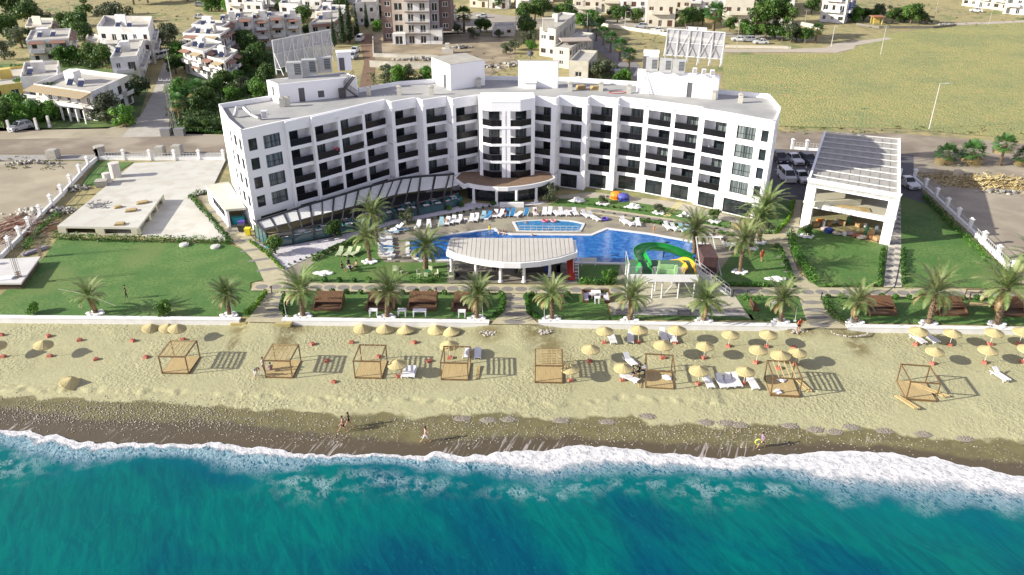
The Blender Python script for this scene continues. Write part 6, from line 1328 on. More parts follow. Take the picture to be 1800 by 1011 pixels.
TOP=[('w',735,398,-.15),('w',754,397,.1),('p',776,393,.0),('w',787,392,-.1),('w',796,389.5,-.25),('w',807,388.5,-.25),('w',829,386.5,-.1),('w',837,385.5,-.15),('p',850,382,-.1),('b',858,382,-.4),('w',871,379,-.15),('w',880,378.5,-.35),('b',892,377,0),('b',901,377,-.15),('f',911,378,-.5),('b',925,376,-.15),('w',941,375.5,.1),('w',957,375,-.1),('w',966,374.5,-.2),('f',978,376,.3),('w',987,375,.2),('f',997,376,.2),('w',1011,375.5,.2),('w',1029,379,.45),('w',1041,382,.45),('f',1047,385,.5),('w',1097,391,.3),('f',1105,393.5,.5),('w',1121,394,.0),('w',1173,400,.25),('w',1185,402.5,.3),('p',1199,404,.2),('p',1212,406.5,.2)]
for i,(k,px,py,rz) in enumerate(TOP): lounge(k,px,py+1.5,rz,f'in the row north of the pools, {ORD[i] if i<30 else ("third from its right end","second from its right end","at its right end")[i-30]}{" from its left" if i<30 else ""}',N_)
LEFT=[('w',699,404,-.9),('b',706,407,1.9),('p',689,412,1.9),('w',692,408,-.8),('w',677,420,1.5),('f',678,424,1.6),('w',677,428.5,1.55),('f',678,432,1.55),('b',679,437,1.5),('p',680,443,1.5),('w',678,447,1.45),('w',682,452,1.45)]
for i,(k,px,py,rz) in enumerate(LEFT): lounge(k,px,py,rz,f'in the crowded cluster left of the pool, {ORD[i]} from the top','sun loungers clustered left of the pool')
for k,px,py,rz,l in (('g',598,447,-.1,'behind the seated group on the garden lawn, left of three'),('g',612,448,-.3,'behind the seated group on the garden lawn, middle of three'),('g',625,447,-.5,'behind the seated group on the garden lawn, right of three'),('w',1258,419,1.2,'where people sit by the right corner of the pool'),('f',1282,430,1.45,'near the right pool corner, upper of a pair side by side'),('w',1282,434,1.5,'near the right pool corner, lower of a pair side by side')): lounge(k,px,py,rz,l,'loose sun loungers on the hotel grounds')
BL=[('f',1076,599,.08,'below the slide court wall, right of the first parasol'),('w',1108,598,-.15,'under the second parasol of the upper row'),('w',1166,594,.08,'standing against the sea wall, left of a pair'),('w',1181,597,.1,'standing against the sea wall, right of a pair'),('w',1107,638,.45,'slanted beside the seated people'),('w',1245,676,.1,'in the row of five, leftmost'),('w',1267,676,.12,'in the row of five, second from its left'),('w',1281,675,.05,'in the row of five, middle'),('w',1294,674,.05,'in the row of five, under the parasol'),('f',1323,678,.08,'in the row of five, rightmost and apart'),('f',821,624,-.1,'left of two by the cabana nearest the central path'),('f',840,625,0,'right of two by the cabana nearest the central path'),('f',714,658,-.08,'left of two joined under the parasol by the third cabana'),('f',725,658,-.05,'right of two joined under the parasol by the third cabana'),('w',1613,599,.3,'left of two under the parasol below the right sea wall'),('w',1636,598,.3,'right of two under the parasol below the right sea wall'),('w',1757,664,.3,'standing alone at the right end of the beach'),('f',1107,668,.9,'with folded towels below the seated people')]
for k,px,py,rz,l in BL: lounge(k,px,py,rz,l,'sun loungers on the beach',True)
# white side tables
def stable():
    t=thing('side_table','proto','side table'); mb=MB(); mb.box(-.25,-.25,.4,.25,.25,.44); mb.build('table_top',PLAST,t)
    mb=MB()
    for a,b in ((-1,-1),(1,-1),(1,1),(-1,1)): mb.bar((a*.2,b*.2,0),(a*.23,b*.23,.4),.05)
    mb.build('legs',PLAST,t); return t
sT=Maker(stable())
for px,py,l,bch in ((819,390,'between loungers in the row north of the pools',0),(855,390,'in front of the blue lounger north of the pools',0),(1003,376,'by the loungers north of the paddling pool',0),(685,461,'at the lower corner of the lounger cluster left of the pool',0),(1111,397,'among the loungers east of the kink in the pool',0),(1357,400,'dummy',0)):
    if l=='dummy': continue
    x,y=G(px,py); sT((x,y,.03),.2,'small white side table '+l,'side tables')
# white garden tables / chairs
def wtable(w_,d_,px,py,l,z=.03):
    x,y=G(px,py); t=thing('white_table',l,'table',(x,y,z)); mb=MB(); mb.box(-w_/2,-d_/2,.7,w_/2,d_/2,.76); mb.build('table_top',PLAST,t); mb=MB()
    for a in (-1,1):
        for b in (-1,1): mb.box(a*(w_/2-.08)-.05,b*(d_/2-.08)-.05,0,a*(w_/2-.08)+.05,b*(d_/2-.08)+.05,.7)
    mb.build('legs',PLAST,t)
wtable(.95,.7,657,555,'white table left of the palm behind the sea wall'); wtable(.95,.7,707,555,'white table right of the palm behind the sea wall'); wtable(1.5,.75,738,556,'long white table behind the sea wall'); wtable(.85,.7,812,557,'white table nearest the central beach path'); wtable(1.1,.8,1047,523,'white table inside the U shaped sofa'); wtable(.6,.6,1049,533,'small white stool table in front of the U shaped sofa'); wtable(.9,.7,966,521,'white table between brown benches behind a palm'); wtable(1.0,.9,1361,541,'white table between brown benches under the palm at the right')
def bench_u(px,py,w_,d_,l,cush=True,left=True,right=True,backb=True):
    x,y=G(px,py); t=thing('garden_sofa',l,'sofa',(x,y,.03)); mb=MB()
    if backb: mb.box(-w_/2,d_/2-.12,0,w_/2,d_/2,.8)
    if left: mb.box(-w_/2,-d_/2,0,-w_/2+.12,d_/2-.12,.8); mb.box(-w_/2+.12,-d_/2,0,-w_/2+.7,d_/2-.12,.32)
    if right: mb.box(w_/2-.12,-d_/2,0,w_/2,d_/2-.12,.8); mb.box(w_/2-.7,-d_/2,0,w_/2-.12,d_/2-.12,.32)
    if backb: mb.box(-w_/2+.7,d_/2-.7,0,w_/2-.7,d_/2-.12,.319)
    mb.build('frame',WOODD,t)
    if cush:
        mb=MB()
        if left: mb.box(-w_/2+.14,-d_/2+.04,.32,-w_/2+.68,d_/2-.14,.46)
        if right: mb.box(w_/2-.68,-d_/2+.04,.32,w_/2-.14,d_/2-.14,.46)
        mb.box(-w_/2+.7,d_/2-.68,.32,w_/2-.7,d_/2-.14,.46); mb.build('cushions',mat('white_cushion',(.68,.64,.72),rough=.9),t)
bench_u(1047,526,3.2,1.9,'U shaped brown sofa with white cushions between the palms'); bench_u(966,528,3.2,1.7,'brown bench pair half hidden by the palm right of the central path',False,backb=False); bench_u(1343,541,3.,1.8,'brown bench pair at the white table near the right beach path',False,backb=False,right=True)
def daybed(px,py,l,lean=0.):
    x,y=G(px,py); t=thing('wooden_daybed',l,'daybed',(x,y,.03),0,'brown slatted daybeds on the grass strip'); w_,d_=3.1,2.5; mb=MB()
    mb.box(-w_/2,-d_/2,0,w_/2,d_/2,.26); mb.box(-w_/2-.3,-d_/2+.2,0,-w_/2,d_/2-.3,.15); mb.build('platform',WOODD,t); mb=MB()
    for k in range(20):
        xx=-w_/2+w_*(k+.5)/20; mb.hexa([(xx-.066,-.35,.65),(xx+.066,-.35,.65),(xx+.066,d_/2,1.25),(xx-.066,d_/2,1.25)],[(xx-.066,-.37,.70),(xx+.066,-.37,.70),(xx+.066,d_/2-.02,1.3),(xx-.066,d_/2-.02,1.3)])
    mb.build('slatted_canopy',mat('reddish_slats',(.17,.085,.04),(.11,.05,.025),scale=4),t)
    for a in (-1,1):
        mb=MB(); mb.hexa([(a*w_/2-.05,-d_/2,.26),(a*w_/2+.05,-d_/2,.26),(a*w_/2+.05,d_/2,.26),(a*w_/2-.05,d_/2,.26)],[(a*w_/2-.05,-.4,.64),(a*w_/2+.05,-.4,.64),(a*w_/2+.05,d_/2,1.24),(a*w_/2-.05,d_/2,1.24)]); mb.build('side_panel',WOODD,t)
for px,py,l in ((579,538,'brown slatted daybed right of the large palm at the left beach path'),(672,538,'brown slatted daybed behind the palm between the white tables'),(744,538,'brown slatted daybed above the long white table'),(822,539,'brown slatted daybed behind the palm left of the central path'),(1545,546,'brown slatted daybed between the thin palm and the tall palm'),(1668,547,'brown slatted daybed between the tall palm and the timber swing'),(1778,548,'brown slatted daybed at the right edge behind the last palm')): daybed(px,py,l)
# timber swing at right
x,y=G(1722,543); t=thing('timber_swing','timber swing frame between the last two palms at the right','swing',(x,y,0)); mb=MB()
for a in (-1.8,1.8):
    for b in (-.7,.7): mb.bar((a,b,0),(a,b*.6,2.3),.1)
mb.bar((-1.9,0.42,2.3),(1.9,.42,2.3),.1); mb.bar((-1.9,-.42,2.3),(1.9,-.42,2.3),.1); mb.build('frame',DECKW,t); mb=MB()
for k in range(5): mb.box(-1.4,-.4+k*.17,.6,1.4,-.28+k*.17,.64)
mb.build('bench',WOOD,t)
for px,py,l in ((1747,533,'violet balloon hanging near the last palm, upper'),(1764,549,'violet balloon near the last palm, lower')):
    x,y=G(px,py); mb=MB(); mb.blob((0,0,.9),.32,.32,.36,.02,10,7,1); mb.tube([(0,0,.05),(0,0,.56)],.01,4); tag(mb.build('violet_balloon',mat('violet_rubber',(.10,.06,.45),rough=.3),loc=(x,y,0)),l,'balloon')
# dark benches on the slide court
for px,py,l in ((1095,552,'low dark bench left on the slide court walk'),(1203,553,'low dark bench in the middle of the slide court walk')):
    x,y=G(px,py); mb=MB(); mb.box(-.8,-.25,.35,.8,.25,.42)
    for a in (-.7,.7): mb.box(a-.05,-.2,0,a+.05,.2,.35)
    tag(mb.build('bench',mat('slate_bench',(.18,.17,.17)),loc=(x,y,.06)),l,'bench')
# yellow green garden chairs on the lawn left of the bar
def gchair():
    t=thing('garden_chair','proto','chair'); mb=MB(); mb.box(-.25,-.25,.42,.25,.25,.46); mb.build('seat',PALEG,t); mb=MB(); mb.box(-.25,.2,.46,.25,.25,.95); mb.build('backrest',PALEG,t); mb=MB()
    for a,b in ((-1,-1),(1,-1),(1,1),(-1,1)): mb.bar((a*.22,b*.22,0),(a*.22,b*.22,.42),.045)
    mb.build('legs',PALEG,t); return t
gc=Maker(gchair())
for i,(px,py,rz,l) in enumerate(((694,481,0,'left of a pair on the lawn under the palm shadow'),(705,482,1.,'right of a pair on the lawn under the palm shadow'),(738,487,.8,'lower left of the group by the pool corner palm'),(750,491,3.,'nearest the garden path in the group by the pool corner palm'),(756,482,-.3,'upper of the group by the pool corner palm'),(767,487,-1.2,'right of the group by the pool corner palm'),(802,474,1.5,'beside the left column of the pool bar'),(811,467,0,'just inside the left end of the pool bar'),(826,466,0,'behind the second bar column'),(801,487,1.5,'at the left front corner of the pool bar'),(854,469,0,'in the middle shade of the pool bar'),(916,482,1.,'beside a front column of the pool bar'),(793,492,.3,'on the grass edge left of the pool bar'))): x,y=G(px,py); gc((x,y,.06),rz,'pale olive plastic chair '+l,'olive plastic chairs')
x,y=G(752,486); mb=MB(); mb.cyl(0,0,.68,.72,.45,n=16); mb.cyl(0,0,0,.68,.04,n=6); mb.cyl(0,0,0,.04,.25,n=8); tag(mb.build('round_table',TREEG and mat('green_plastic',(.05,.16,.06)),loc=(x,y,.03)),'round green table amid the olive chairs by the pool corner palm','table')
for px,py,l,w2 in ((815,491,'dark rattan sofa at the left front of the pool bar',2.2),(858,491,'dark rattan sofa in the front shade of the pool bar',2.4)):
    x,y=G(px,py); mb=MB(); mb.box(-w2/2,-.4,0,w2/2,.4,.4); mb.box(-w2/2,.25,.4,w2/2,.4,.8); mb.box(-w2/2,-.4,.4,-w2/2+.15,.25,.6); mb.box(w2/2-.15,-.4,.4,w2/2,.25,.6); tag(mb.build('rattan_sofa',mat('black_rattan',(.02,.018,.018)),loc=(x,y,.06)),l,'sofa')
x,y=G(472,440); t=thing('turquoise_chair','lone turquoise chair outside the restaurant corner','chair',(x,y,.05)); mb=MB(); mb.box(-.25,-.25,.42,.25,.25,.46); mb.box(-.25,.2,.46,.25,.25,.95); mb.build('shell',TURQ,t); mb=MB()
for a,b in ((-1,-1),(1,-1),(1,1),(-1,1)): mb.bar((a*.22,b*.22,0),(a*.22,b*.22,.42),.045)
mb.build('legs',TURQ,t)
# paddling pool fence, rails, kids' play canopies
mb=MB(); a=Vector(G(912,407.2));b=Vector(G(1016,408)); s=Seg(a,b)
for k in range(11): u=s.L*k/10; s.box(mb,u-.03,u+.03,0,.05,.1,.85)
s.box(mb,0,s.L,.0,.05,.82,.88); s.box(mb,0,s.L,.0,.04,.45,.49); tag(mb.build('pool_railing',GALV),'low white railing on the near rim of the paddling pool','railing')
for (px,py,c,l,k) in ((1083,349,(.75,.25,.02),'orange play tent on the lawn against the hotel wall',1),(1096,352,(.07,.08,.35),'blue play tent right of the orange one',2)):
    x,y=G(px,py); mb=MB(); mb.blob((0,0,.55),.95,.8,.55,.05,12,6,k); mb.cyl(0,0,0,.12,.9,.9,12); tag(mb.build('play_tent',mat('tent_%d'%k,c,rough=.6),loc=(x,y,.05)),l,'play tent')
def ring(px,py,c,l,s=1.,z=.05,rot=(0,0,0)):
    x,y=G(px,py,z); mb=MB(); n=18
    P=[(.34*s*math.cos(2*math.pi*k/n),.34*s*math.sin(2*math.pi*k/n),.1) for k in range(n+1)]; mb.tube(P,.1*s,8,cap=False); o=mb.build('swim_ring',mat('ring_'+str(int(px)),c,rough=.3),loc=(x,y,z),smooth=True); o.rotation_euler=rot; return tag(o,l,'swim ring')
ring(1064,386,(.08,.05,.35),'violet swim ring on the deck right of the paddling pool',1.4); ring(958,389,(.7,.15,.2),'pink swim ring on the far rim of the paddling pool',1.1,.12); ring(973,389.3,(.75,.3,.3),'pink and white swim ring beside another on the far rim',1.,.12)
mb=MB(); x,y=G(1034,469)
mb.box(-1.,-.04,.7,1.,0,1.25); mb.box(-.9,-.02,0,-.82,.02,.7); mb.box(.82,-.02,0,.9,.02,.7); tag(mb.build('white_board',PLAST,loc=(x,y,.03)),'small white board on posts at the pool edge right of the red slide','board')
# showers and lamp posts
def shower(px,py,l,s=1.):
    x,y=G(px,py); mb=MB(); mb.tube([(0,0,0),(-.06,0,1.6),(.05,0,2.05),(.45,0,2.1)],.03*s,6); mb.cyl(.45,0,1.98,2.06,.10,.04,8); mb.cyl(0,0,0,.1,.18,n=8); tag(mb.build('beach_shower',GALV,loc=(x,y,.18)),l,'shower')
shower(410,556,'beach shower post at the right end of the left sea wall'); shower(504,559,'beach shower post right of the left beach path'); shower(849,561,'beach shower post left of the central beach path'); shower(957,562,'beach shower post right of the central beach path'); shower(1397,567,'beach shower post where a person rinses'); shower(1494,569,'beach shower post right of the right beach path')
def tray(px,py,l):
    p=Gb(px,py); mb=MB(); mb.hexa([(-.9,-.45,-.1),(.8,-.45,-.1),(1.,.45,-.1),(-.7,.45,-.1)],[(-.9,-.45,.25),(.8,-.45,.25),(1.,.45,.25),(-.7,.45,.25)]); tag(mb.build('foot_bath',mat('ochre_tray',(.46,.38,.16),(.38,.31,.13)),loc=p),l,'foot bath')
tray(422,569,'ochre foot bath at the end of the left sea wall'); tray(499,570,'ochre foot bath on the wet sand right of the left path')
def stone_arc(px,py,rx,l,half=False):
    p=Gb(px,py); mb=MB(); r=random.Random(int(px))
    for k in range(34): a=math.pi+math.pi*k/33 if half else r.uniform(0,6.28); q=1 if half else r.uniform(.1,1.); s=r.uniform(.07,.15); mb.blob((rx*q*math.cos(a)+r.gauss(0,.05),rx*.55*q*math.sin(a)+r.gauss(0,.05),.05),s,s*.8,s*.6,.2,6,4,k)
    tag(mb.build('stone_arc',mat('shower_stones',(.50,.46,.42),(.35,.32,.3),scale=9),loc=p),l,'stones')
stone_arc(1493,583,2.0,'arc of stones round the wet patch at the right beach path',True); stone_arc(858,586,1.1,'pale pebble heap left of the central beach path'); stone_arc(958,584,.9,'pale pebble heap right of the central beach path'); stone_arc(1402,582,1.1,'pebble heap on the wet sand under the occupied shower')
for i,(px,py) in enumerate(((1138,731),(1240,742),(1276,743),(1300,747),(1388,748),(1433,755),(1467,759),(1497,750),(1555,757),(1623,763),(1697,771),(987,739),(1068,741),(812,735),(858,738),(895,737))):
    p=Gb(px,py); mb=MB(); r=random.Random(i); mb.blob((0,0,0),.85,.5,.06,.1,12,4,i)
    for k in range(30): s=r.uniform(.04,.10); mb.blob((r.gauss(0,.30),r.gauss(0,.17),.04),s,s,s*.6,.25,6,4,k)
    tag(mb.build('pebble_mound',mat('mound_stone',(.30,.26,.21),(.18,.155,.13),scale=8),loc=p),'small mound of dark pebbles along the wet sand line, '+ORD[i]+' of the row','pebbles','pebble mounds along the wet line')
# cords on the sand and loose pole
def pole_(px,py,h,l,arm=0.,m=None,rr=.09,double=False,cat='street lamp',nm='street_lamp'):
    x,y=G(px,py); t=thing(nm,l,cat,(x,y,0)); mb=MB(); mb.tube([(0,0,0),(0,0,h)],[rr,rr*.6],7); mb.build('pole',m or GALV,t)
    mb=MB()
    if arm: mb.bar((0,0,h),(arm,0,h+.1),.07); mb.obox((arm+.25,0,h+.08),.6,.22,.12); mb.build('lamp_head',m or GALV,t)
    else:
        mb.bar((-.7,0,h-.3),(.7,0,h-.3),.1)
        for q in (-.6,0,.6): mb.cyl(q,0,h-.25,h-.05,.04,n=6)
        mb.build('crossarm',m or GALV,t)
    return t
pole_(1633,227,8.8,'tall thin street lamp at the near edge of the crop field',1.1); pole_(1294,90,8.,'pale pole at the corner of the crop field beside the right billboard',0,CONC,cat='pole',nm='utility_pole'); pole_(1548,96,7.6,'pale power pole standing in the middle of the crop field',0,CONC,rr=.14,cat='pole',nm='utility_pole'); pole_(1640,42,8,'thin power pole near the far path, left one',0,CONC,cat='pole',nm='utility_pole'); pole_(1738,44,9,'thin power pole on the far path, right one',0,CONC,cat='pole',nm='utility_pole'); pole_(1412,58,7,'pole between the grove and the yellow field',0,CONC,cat='pole',nm='utility_pole'); pole_(1461,82,5.5,'slender green lamp post at the bend of the dirt track',.4)
pole_(1031,78,9,'pale power pole beside the concrete houses behind the hotel',0,CONC,cat='pole',nm='utility_pole',rr=.13); pole_(1057,118,6,'dark pole by the parked silver car',0,DSTEEL,cat='pole',nm='utility_pole'); pole_(1077,118,5.5,'dark thin pole right beside the silver car',0,DSTEEL,cat='pole',nm='utility_pole',rr=.06); pole_(1098,52,5.5,'double headed street lamp before the dense houses',.5); pole_(1007,36,8,'tall post at the far street corner',0,CONC,cat='pole',nm='utility_pole'); pole_(998,44,7,'dark post beside the far street corner',0,DSTEEL,cat='pole',nm='utility_pole'); pole_(914,36,5,'street lamp on the far street left of the concrete house',.5); pole_(907,56,7.5,'dark post near the tiny white shed',0,DSTEEL,cat='pole',nm='utility_pole')
pole_(150,98,5.5,'white post between the white houses',0,CONC,cat='pole',nm='utility_pole'); pole_(304,150,8.5,'pale pole beside the gravel lane, left of the fan palms',0,CONC,cat='pole',nm='utility_pole'); pole_(347,62,6,'pole at the left of the terrace houses',0,CONC,cat='pole',nm='utility_pole'); pole_(323,92,5.5,'short pale pole at the upper gravel lane',0,CONC,cat='pole',nm='utility_pole'); pole_(127,35,6,'thin pole in the far yellow field, left of a pair',0,DSTEEL,cat='pole',nm='utility_pole',rr=.07); pole_(134,35,5,'thin pole in the far yellow field, right of a pair',0,DSTEEL,cat='pole',nm='utility_pole',rr=.07); pole_(103,42,4,'short dark pole behind the cream houses',0,DSTEEL,cat='pole',nm='utility_pole',rr=.07)
pole_(1510,238,5.4,'thin green pole beyond the pavilion roof',0,mat('green_paint',(.05,.2,.1)),rr=.06,cat='pole',nm='utility_pole')
x,y=G(308,236); t=thing('lattice_pylon','lattice power pylon with insulators at the roadside left of the hotel','pylon',(x,y,0)); mb=MB(); h=10.2
for a,b in ((-1,-1),(1,-1),(1,1),(-1,1)): mb.bar((a*.45,b*.45,0),(a*.16,b*.16,h),.07)
for k in range(14):
    z0,z1=h*k/14,h*(k+1)/14; w0,w1=.45-.29*k/14,.45-.29*(k+1)/14; mb.bar((-w0,-w0,z0),(w1,-w1,z1),.045); mb.bar((w0,-w0,z0),(w1,w1,z1),.045); mb.bar((-w0,w0,z0),(-w1,-w1,z1),.045)
mb.build('lattice',mat('pylon_steel',(.30,.29,.28),metal=.3),t); mb=MB()
for z in (h,h-1.): mb.bar((-1.1,0,z),(1.1,0,z),.09)
for q in (-1,-.5,.5,1): mb.cyl(q,0,h,h+.35,.06,n=6); mb.cyl(q,0,h-.1,h-.9,.06,n=6) if False else None
mb.build('crossarm',GALV,t)
for q,l in ((-1.3,'left'),(1.3,'right')): mb=MB(); mb.box(-.9,-.55,0,.9,.55,1.3); mb.box(-.95,-.6,1.3,.95,.6,1.4); tag(mb.build('utility_cabinet',STEEL,loc=(x+q,y-.9,0)),f'grey waste container at the foot of the pylon, {l} one','container')
def wires(P,l):
    mb=MB()
    for a,b in P:
        a=Vector(a);b=Vector(b); pts=[a.lerp(b,k/12)-Vector((0,0,1.2*4*(k/12)*(1-k/12))) for k in range(13)]; mb.tube(pts,.022,4)
    tag(mb.build('power_lines',DSTEEL),l,'power lines')
p1=G(1031,78);p2=(26.,160.); wires([((p1[0]+o,p1[1],8.7),(p2[0]+o,p2[1],7.)) for o in (-.6,0,.6)],'three power lines sagging over the rear street')
# ================= VEHICLES =================
def car_proto(colm,kind='sedan'):
    t=thing('parked_car','proto','car'); L_,W_=4.3,1.76
    hb={'sedan':[(-2.15,.35),(-2.12,.72),(-1.45,.86),(-.55,.92),(1.35,.95),(2.05,.85),(2.15,.4)],'suv':[(-2.1,.4),(-2.08,.85),(-1.4,1.0),(-.7,1.05),(1.9,1.1),(2.1,.9),(2.12,.45)],'van':[(-2.2,.4),(-2.2,.95),(-1.7,1.15),(-1.3,1.2),(2.1,1.25),(2.2,1.),(2.2,.4)]}[kind]
    prof=[(-2.15,.22)]+hb+[(2.12,.22)]; mb=MB(); n=len(prof)
    def side(w,pr): return [(x,w,z) for x,z in pr]
    A=side(-W_/2,prof);B=side(W_/2,prof); A2=side(-W_/2+.08,[(x*.99,z+.03 if z>.6 else z) for x,z in prof]);
    mb.q(*A); mb.q(*B[::-1])
    for k in range(n): j=(k+1)%n; mb.q(A[j],A[k],B[k],B[j])
    mb.build('body',colm,t)
    cab={'sedan':[(-.75,.9),(-.1,1.42),(.95,1.42),(1.65,.93)],'suv':[(-.9,1.03),(-.3,1.62),(1.6,1.62),(1.95,1.08)],'van':[(-1.55,1.15),(-.9,1.85),(2.05,1.85),(2.12,1.23)]}[kind]
    mb=MB(); w0,w1=W_/2-.05,W_/2-.2; a,b,c,d=cab
    mb.hexa([(a[0],-w0,a[1]),(d[0],-w0,d[1]),(d[0],w0,d[1]),(a[0],w0,a[1])],[(b[0],-w1,b[1]),(c[0],-w1,c[1]),(c[0],w1,c[1]),(b[0],w1,b[1])]); mb.build('windows',GLASS,t)
    mb=MB(); mb.hexa([(b[0]+.02,-w1-.02,b[1]-.03),(c[0]-.02,-w1-.02,c[1]-.03),(c[0]-.02,w1+.02,c[1]-.03),(b[0]+.02,w1+.02,b[1]-.03)],[(b[0]+.1,-w1+.05,b[1]+.05),(c[0]-.1,-w1+.05,c[1]+.05),(c[0]-.1,w1-.05,c[1]+.05),(b[0]+.1,w1-.05,b[1]+.05)])
    for sy in (-1,1):
        for (p,q) in ((a,b),(d,c)): mb.bar((p[0],sy*(w0+.0),p[1]),(q[0],sy*(w1+.0),q[1]),.07)
        m0=((a[0]+d[0])/2+.1,sy*(w0+.005),a[1]); m1=((b[0]+c[0])/2,sy*(w1+.005),b[1]); mb.bar(m0,m1,.07)
    mb.build('roof',colm,t)
    for sx in (-1.32,1.32):
        for sy in (-1,1): mb=MB(); mb.tube([(sx,sy*(W_/2-.16),.32),(sx,sy*(W_/2+.02),.32)],.32,14); wh_=mb.build('wheel',BLACK,t); mb=MB(); mb.tube([(sx,sy*(W_/2+.021),.32),(sx,sy*(W_/2+.03),.32)],.19,10); mb.build('rim',STEEL,wh_)
    for sy in (-1,1): mb=MB(); mb.box(-2.17,sy*.62-.2,.58,-2.08,sy*.62+.2,.72); mb.build('headlight',PLAST,t)
    mb=MB(); mb.box(-2.175,-.5,.32,-2.15,.5,.5); mb.build('grille',BLACK,t); return t
def paint(n,c): return mat(n,c,tuple(x*.95 for x in c),rough=.25,spec=.6,metal=.1)
CW=Maker(car_proto(paint('car_white',(.72,.72,.74)))); CD=Maker(car_proto(paint('car_dark',(.05,.05,.07)),'suv')); CS=Maker(car_proto(paint('car_silver',(.42,.43,.47)),'suv')); CV=Maker(car_proto(paint('van_white',(.68,.69,.72)),'van'))
CARS=[(CD,1369,284,95,'dark estate car nearest the hotel corner in the car park'),(CW,1395,285,100,'white saloon between two dark cars in the car park'),(CD,1419,287,103,'dark car beside the pavilion in the upper car row'),(CV,1382,316,92,'white van like car in the lower car row, left one'),(CW,1408,317,94,'white car in the lower row beside the pavilion'),(CW,1595,327,98,'white saloon squeezed between pavilion and boundary fence'),(CS,37,228,60,'silver car under the pergola at the left edge'),(CV,283,103,70,'white van parked beside the three storey white house'),(CD,296,96,75,'dark car behind the white van on the lane'),(CW,352,32,185,'white car on the yellow field, lower of two'),(CS,353,11,190,'silver car on the yellow field, upper of two'),(CV,633,72,85,'white van on the lane beside the cypresses'),(CW,624,92,80,'white car half hidden by the stair hut, upper'),(CS,621,103,80,'pale car half hidden by the stair hut, lower'),(CW,848,31,5,'white car on the far street left of the concrete house'),(CS,993,31,5,'grey car on the far street before the green trees'),(CS,1127,49,-12,'silver car on the far street, left of two before the dense houses'),(CW,1155,56,-12,'white car on the far street, right of two before the dense houses'),(CS,1081,127,105,'silver car driving down the rear street'),(CW,1298,72,-5,'white car right of the right billboard, first of three'),(CS,1315,73,0,'grey car right of the right billboard, middle of three'),(CW,1337,77,0,'pale car under the grove trees, last of three'),(CW,1715,21,-20,'white car by the far right building')]
for m_,px,py,a,l in CARS: x,y=G(px,py); m_((x,y,.02),R(a) ,l,None)

# chairs on balconies
bc=MB(); bc.box(-.24,-.24,.38,.24,.24,.43); bc.box(-.24,.2,.43,.24,.25,.85)
for a,b in ((-1,-1),(1,-1),(1,1),(-1,1)): bc.bar((a*.2,b*.2,0),(a*.2,b*.2,.38),.05)
bcm=Maker(tag(bc.build('balcony_chair',PLAST),'proto','chair'))
LV=['top','second','third','lowest']
bays=[((501,214.2),(545,205),'leftmost bay'),((742,176.5),(785,170),'bay two left of the tower'),((795,174.5),(840,167.5),'bay just left of the tower'),((687,180),(731,172),'bay three left of the tower'),((984.5,168.5),(1033,173.5),'second bay right of the tower'),((1038,169),(1087,174),'third bay right of the tower'),((1237,192),(1284,199.5),'rightmost bay')]
for i,(a,b,l) in enumerate(bays):
    s=Seg(hp(*a),hp(*b))
    for f in ((i)%4,(i+2)%4): p=s.p(s.L*(.72 if i<4 else .2),.75,FZ[f]+.08); bcm(p,i*.8,f'white chair on the {LV[3-f]} balcony of the {l}','white chairs on the balconies',1.1)
p=Seg(hp(501,214),hp(545,205)); s=Seg(hp(547,206.2),hp(677,175.5)); q=s.p(s.L*.27,.12,FZ[2]+.75); mb=MB(); mb.box(-.35,-.03,0,.35,.03,.45); tag(mb.build('red_towel',CR_ if False else mat('crimson_towel',(.5,.04,.08)),loc=q,rz=.7),'red towel hanging on a balcony railing of the left wing','towel')
# ================= BACKGROUND HOUSES =================
HW=mat('house_white',(.74,.73,.735),(.66,.65,.655),rough=.85,scale=.5,c3=(.55,.52,.47),scale3=.3); HC=mat('house_cream',(.70,.65,.54),(.62,.57,.48),rough=.85,scale=.5); HR=mat('flat_roof_dusty',(.48,.45,.40),(.38,.36,.33),scale=.6)
AWN=mat('brown_tile_awning',(.27,.14,.10),(.20,.11,.08),scale=3); AWT=mat('tan_awning',(.36,.28,.17),(.30,.23,.14),scale=3); YELW=mat('ochre_wall',(.62,.48,.14)); TERR=mat('terracotta_tile',(.38,.17,.09),(.30,.13,.07),scale=3); BRN=mat('brown_cladding',(.17,.12,.11),(.14,.10,.09),scale=2); CONH=mat('weathered_concrete',(.50,.47,.40),(.40,.37,.32),scale=.8,detail=8,c3=(.56,.54,.50)); SHUT=mat('brown_shutter',(.14,.07,.045)); BLUEP=mat('blue_paint',(.08,.13,.40))
SOLM=mat('solar_panel_blue',(.03,.04,.09),rough=.2)
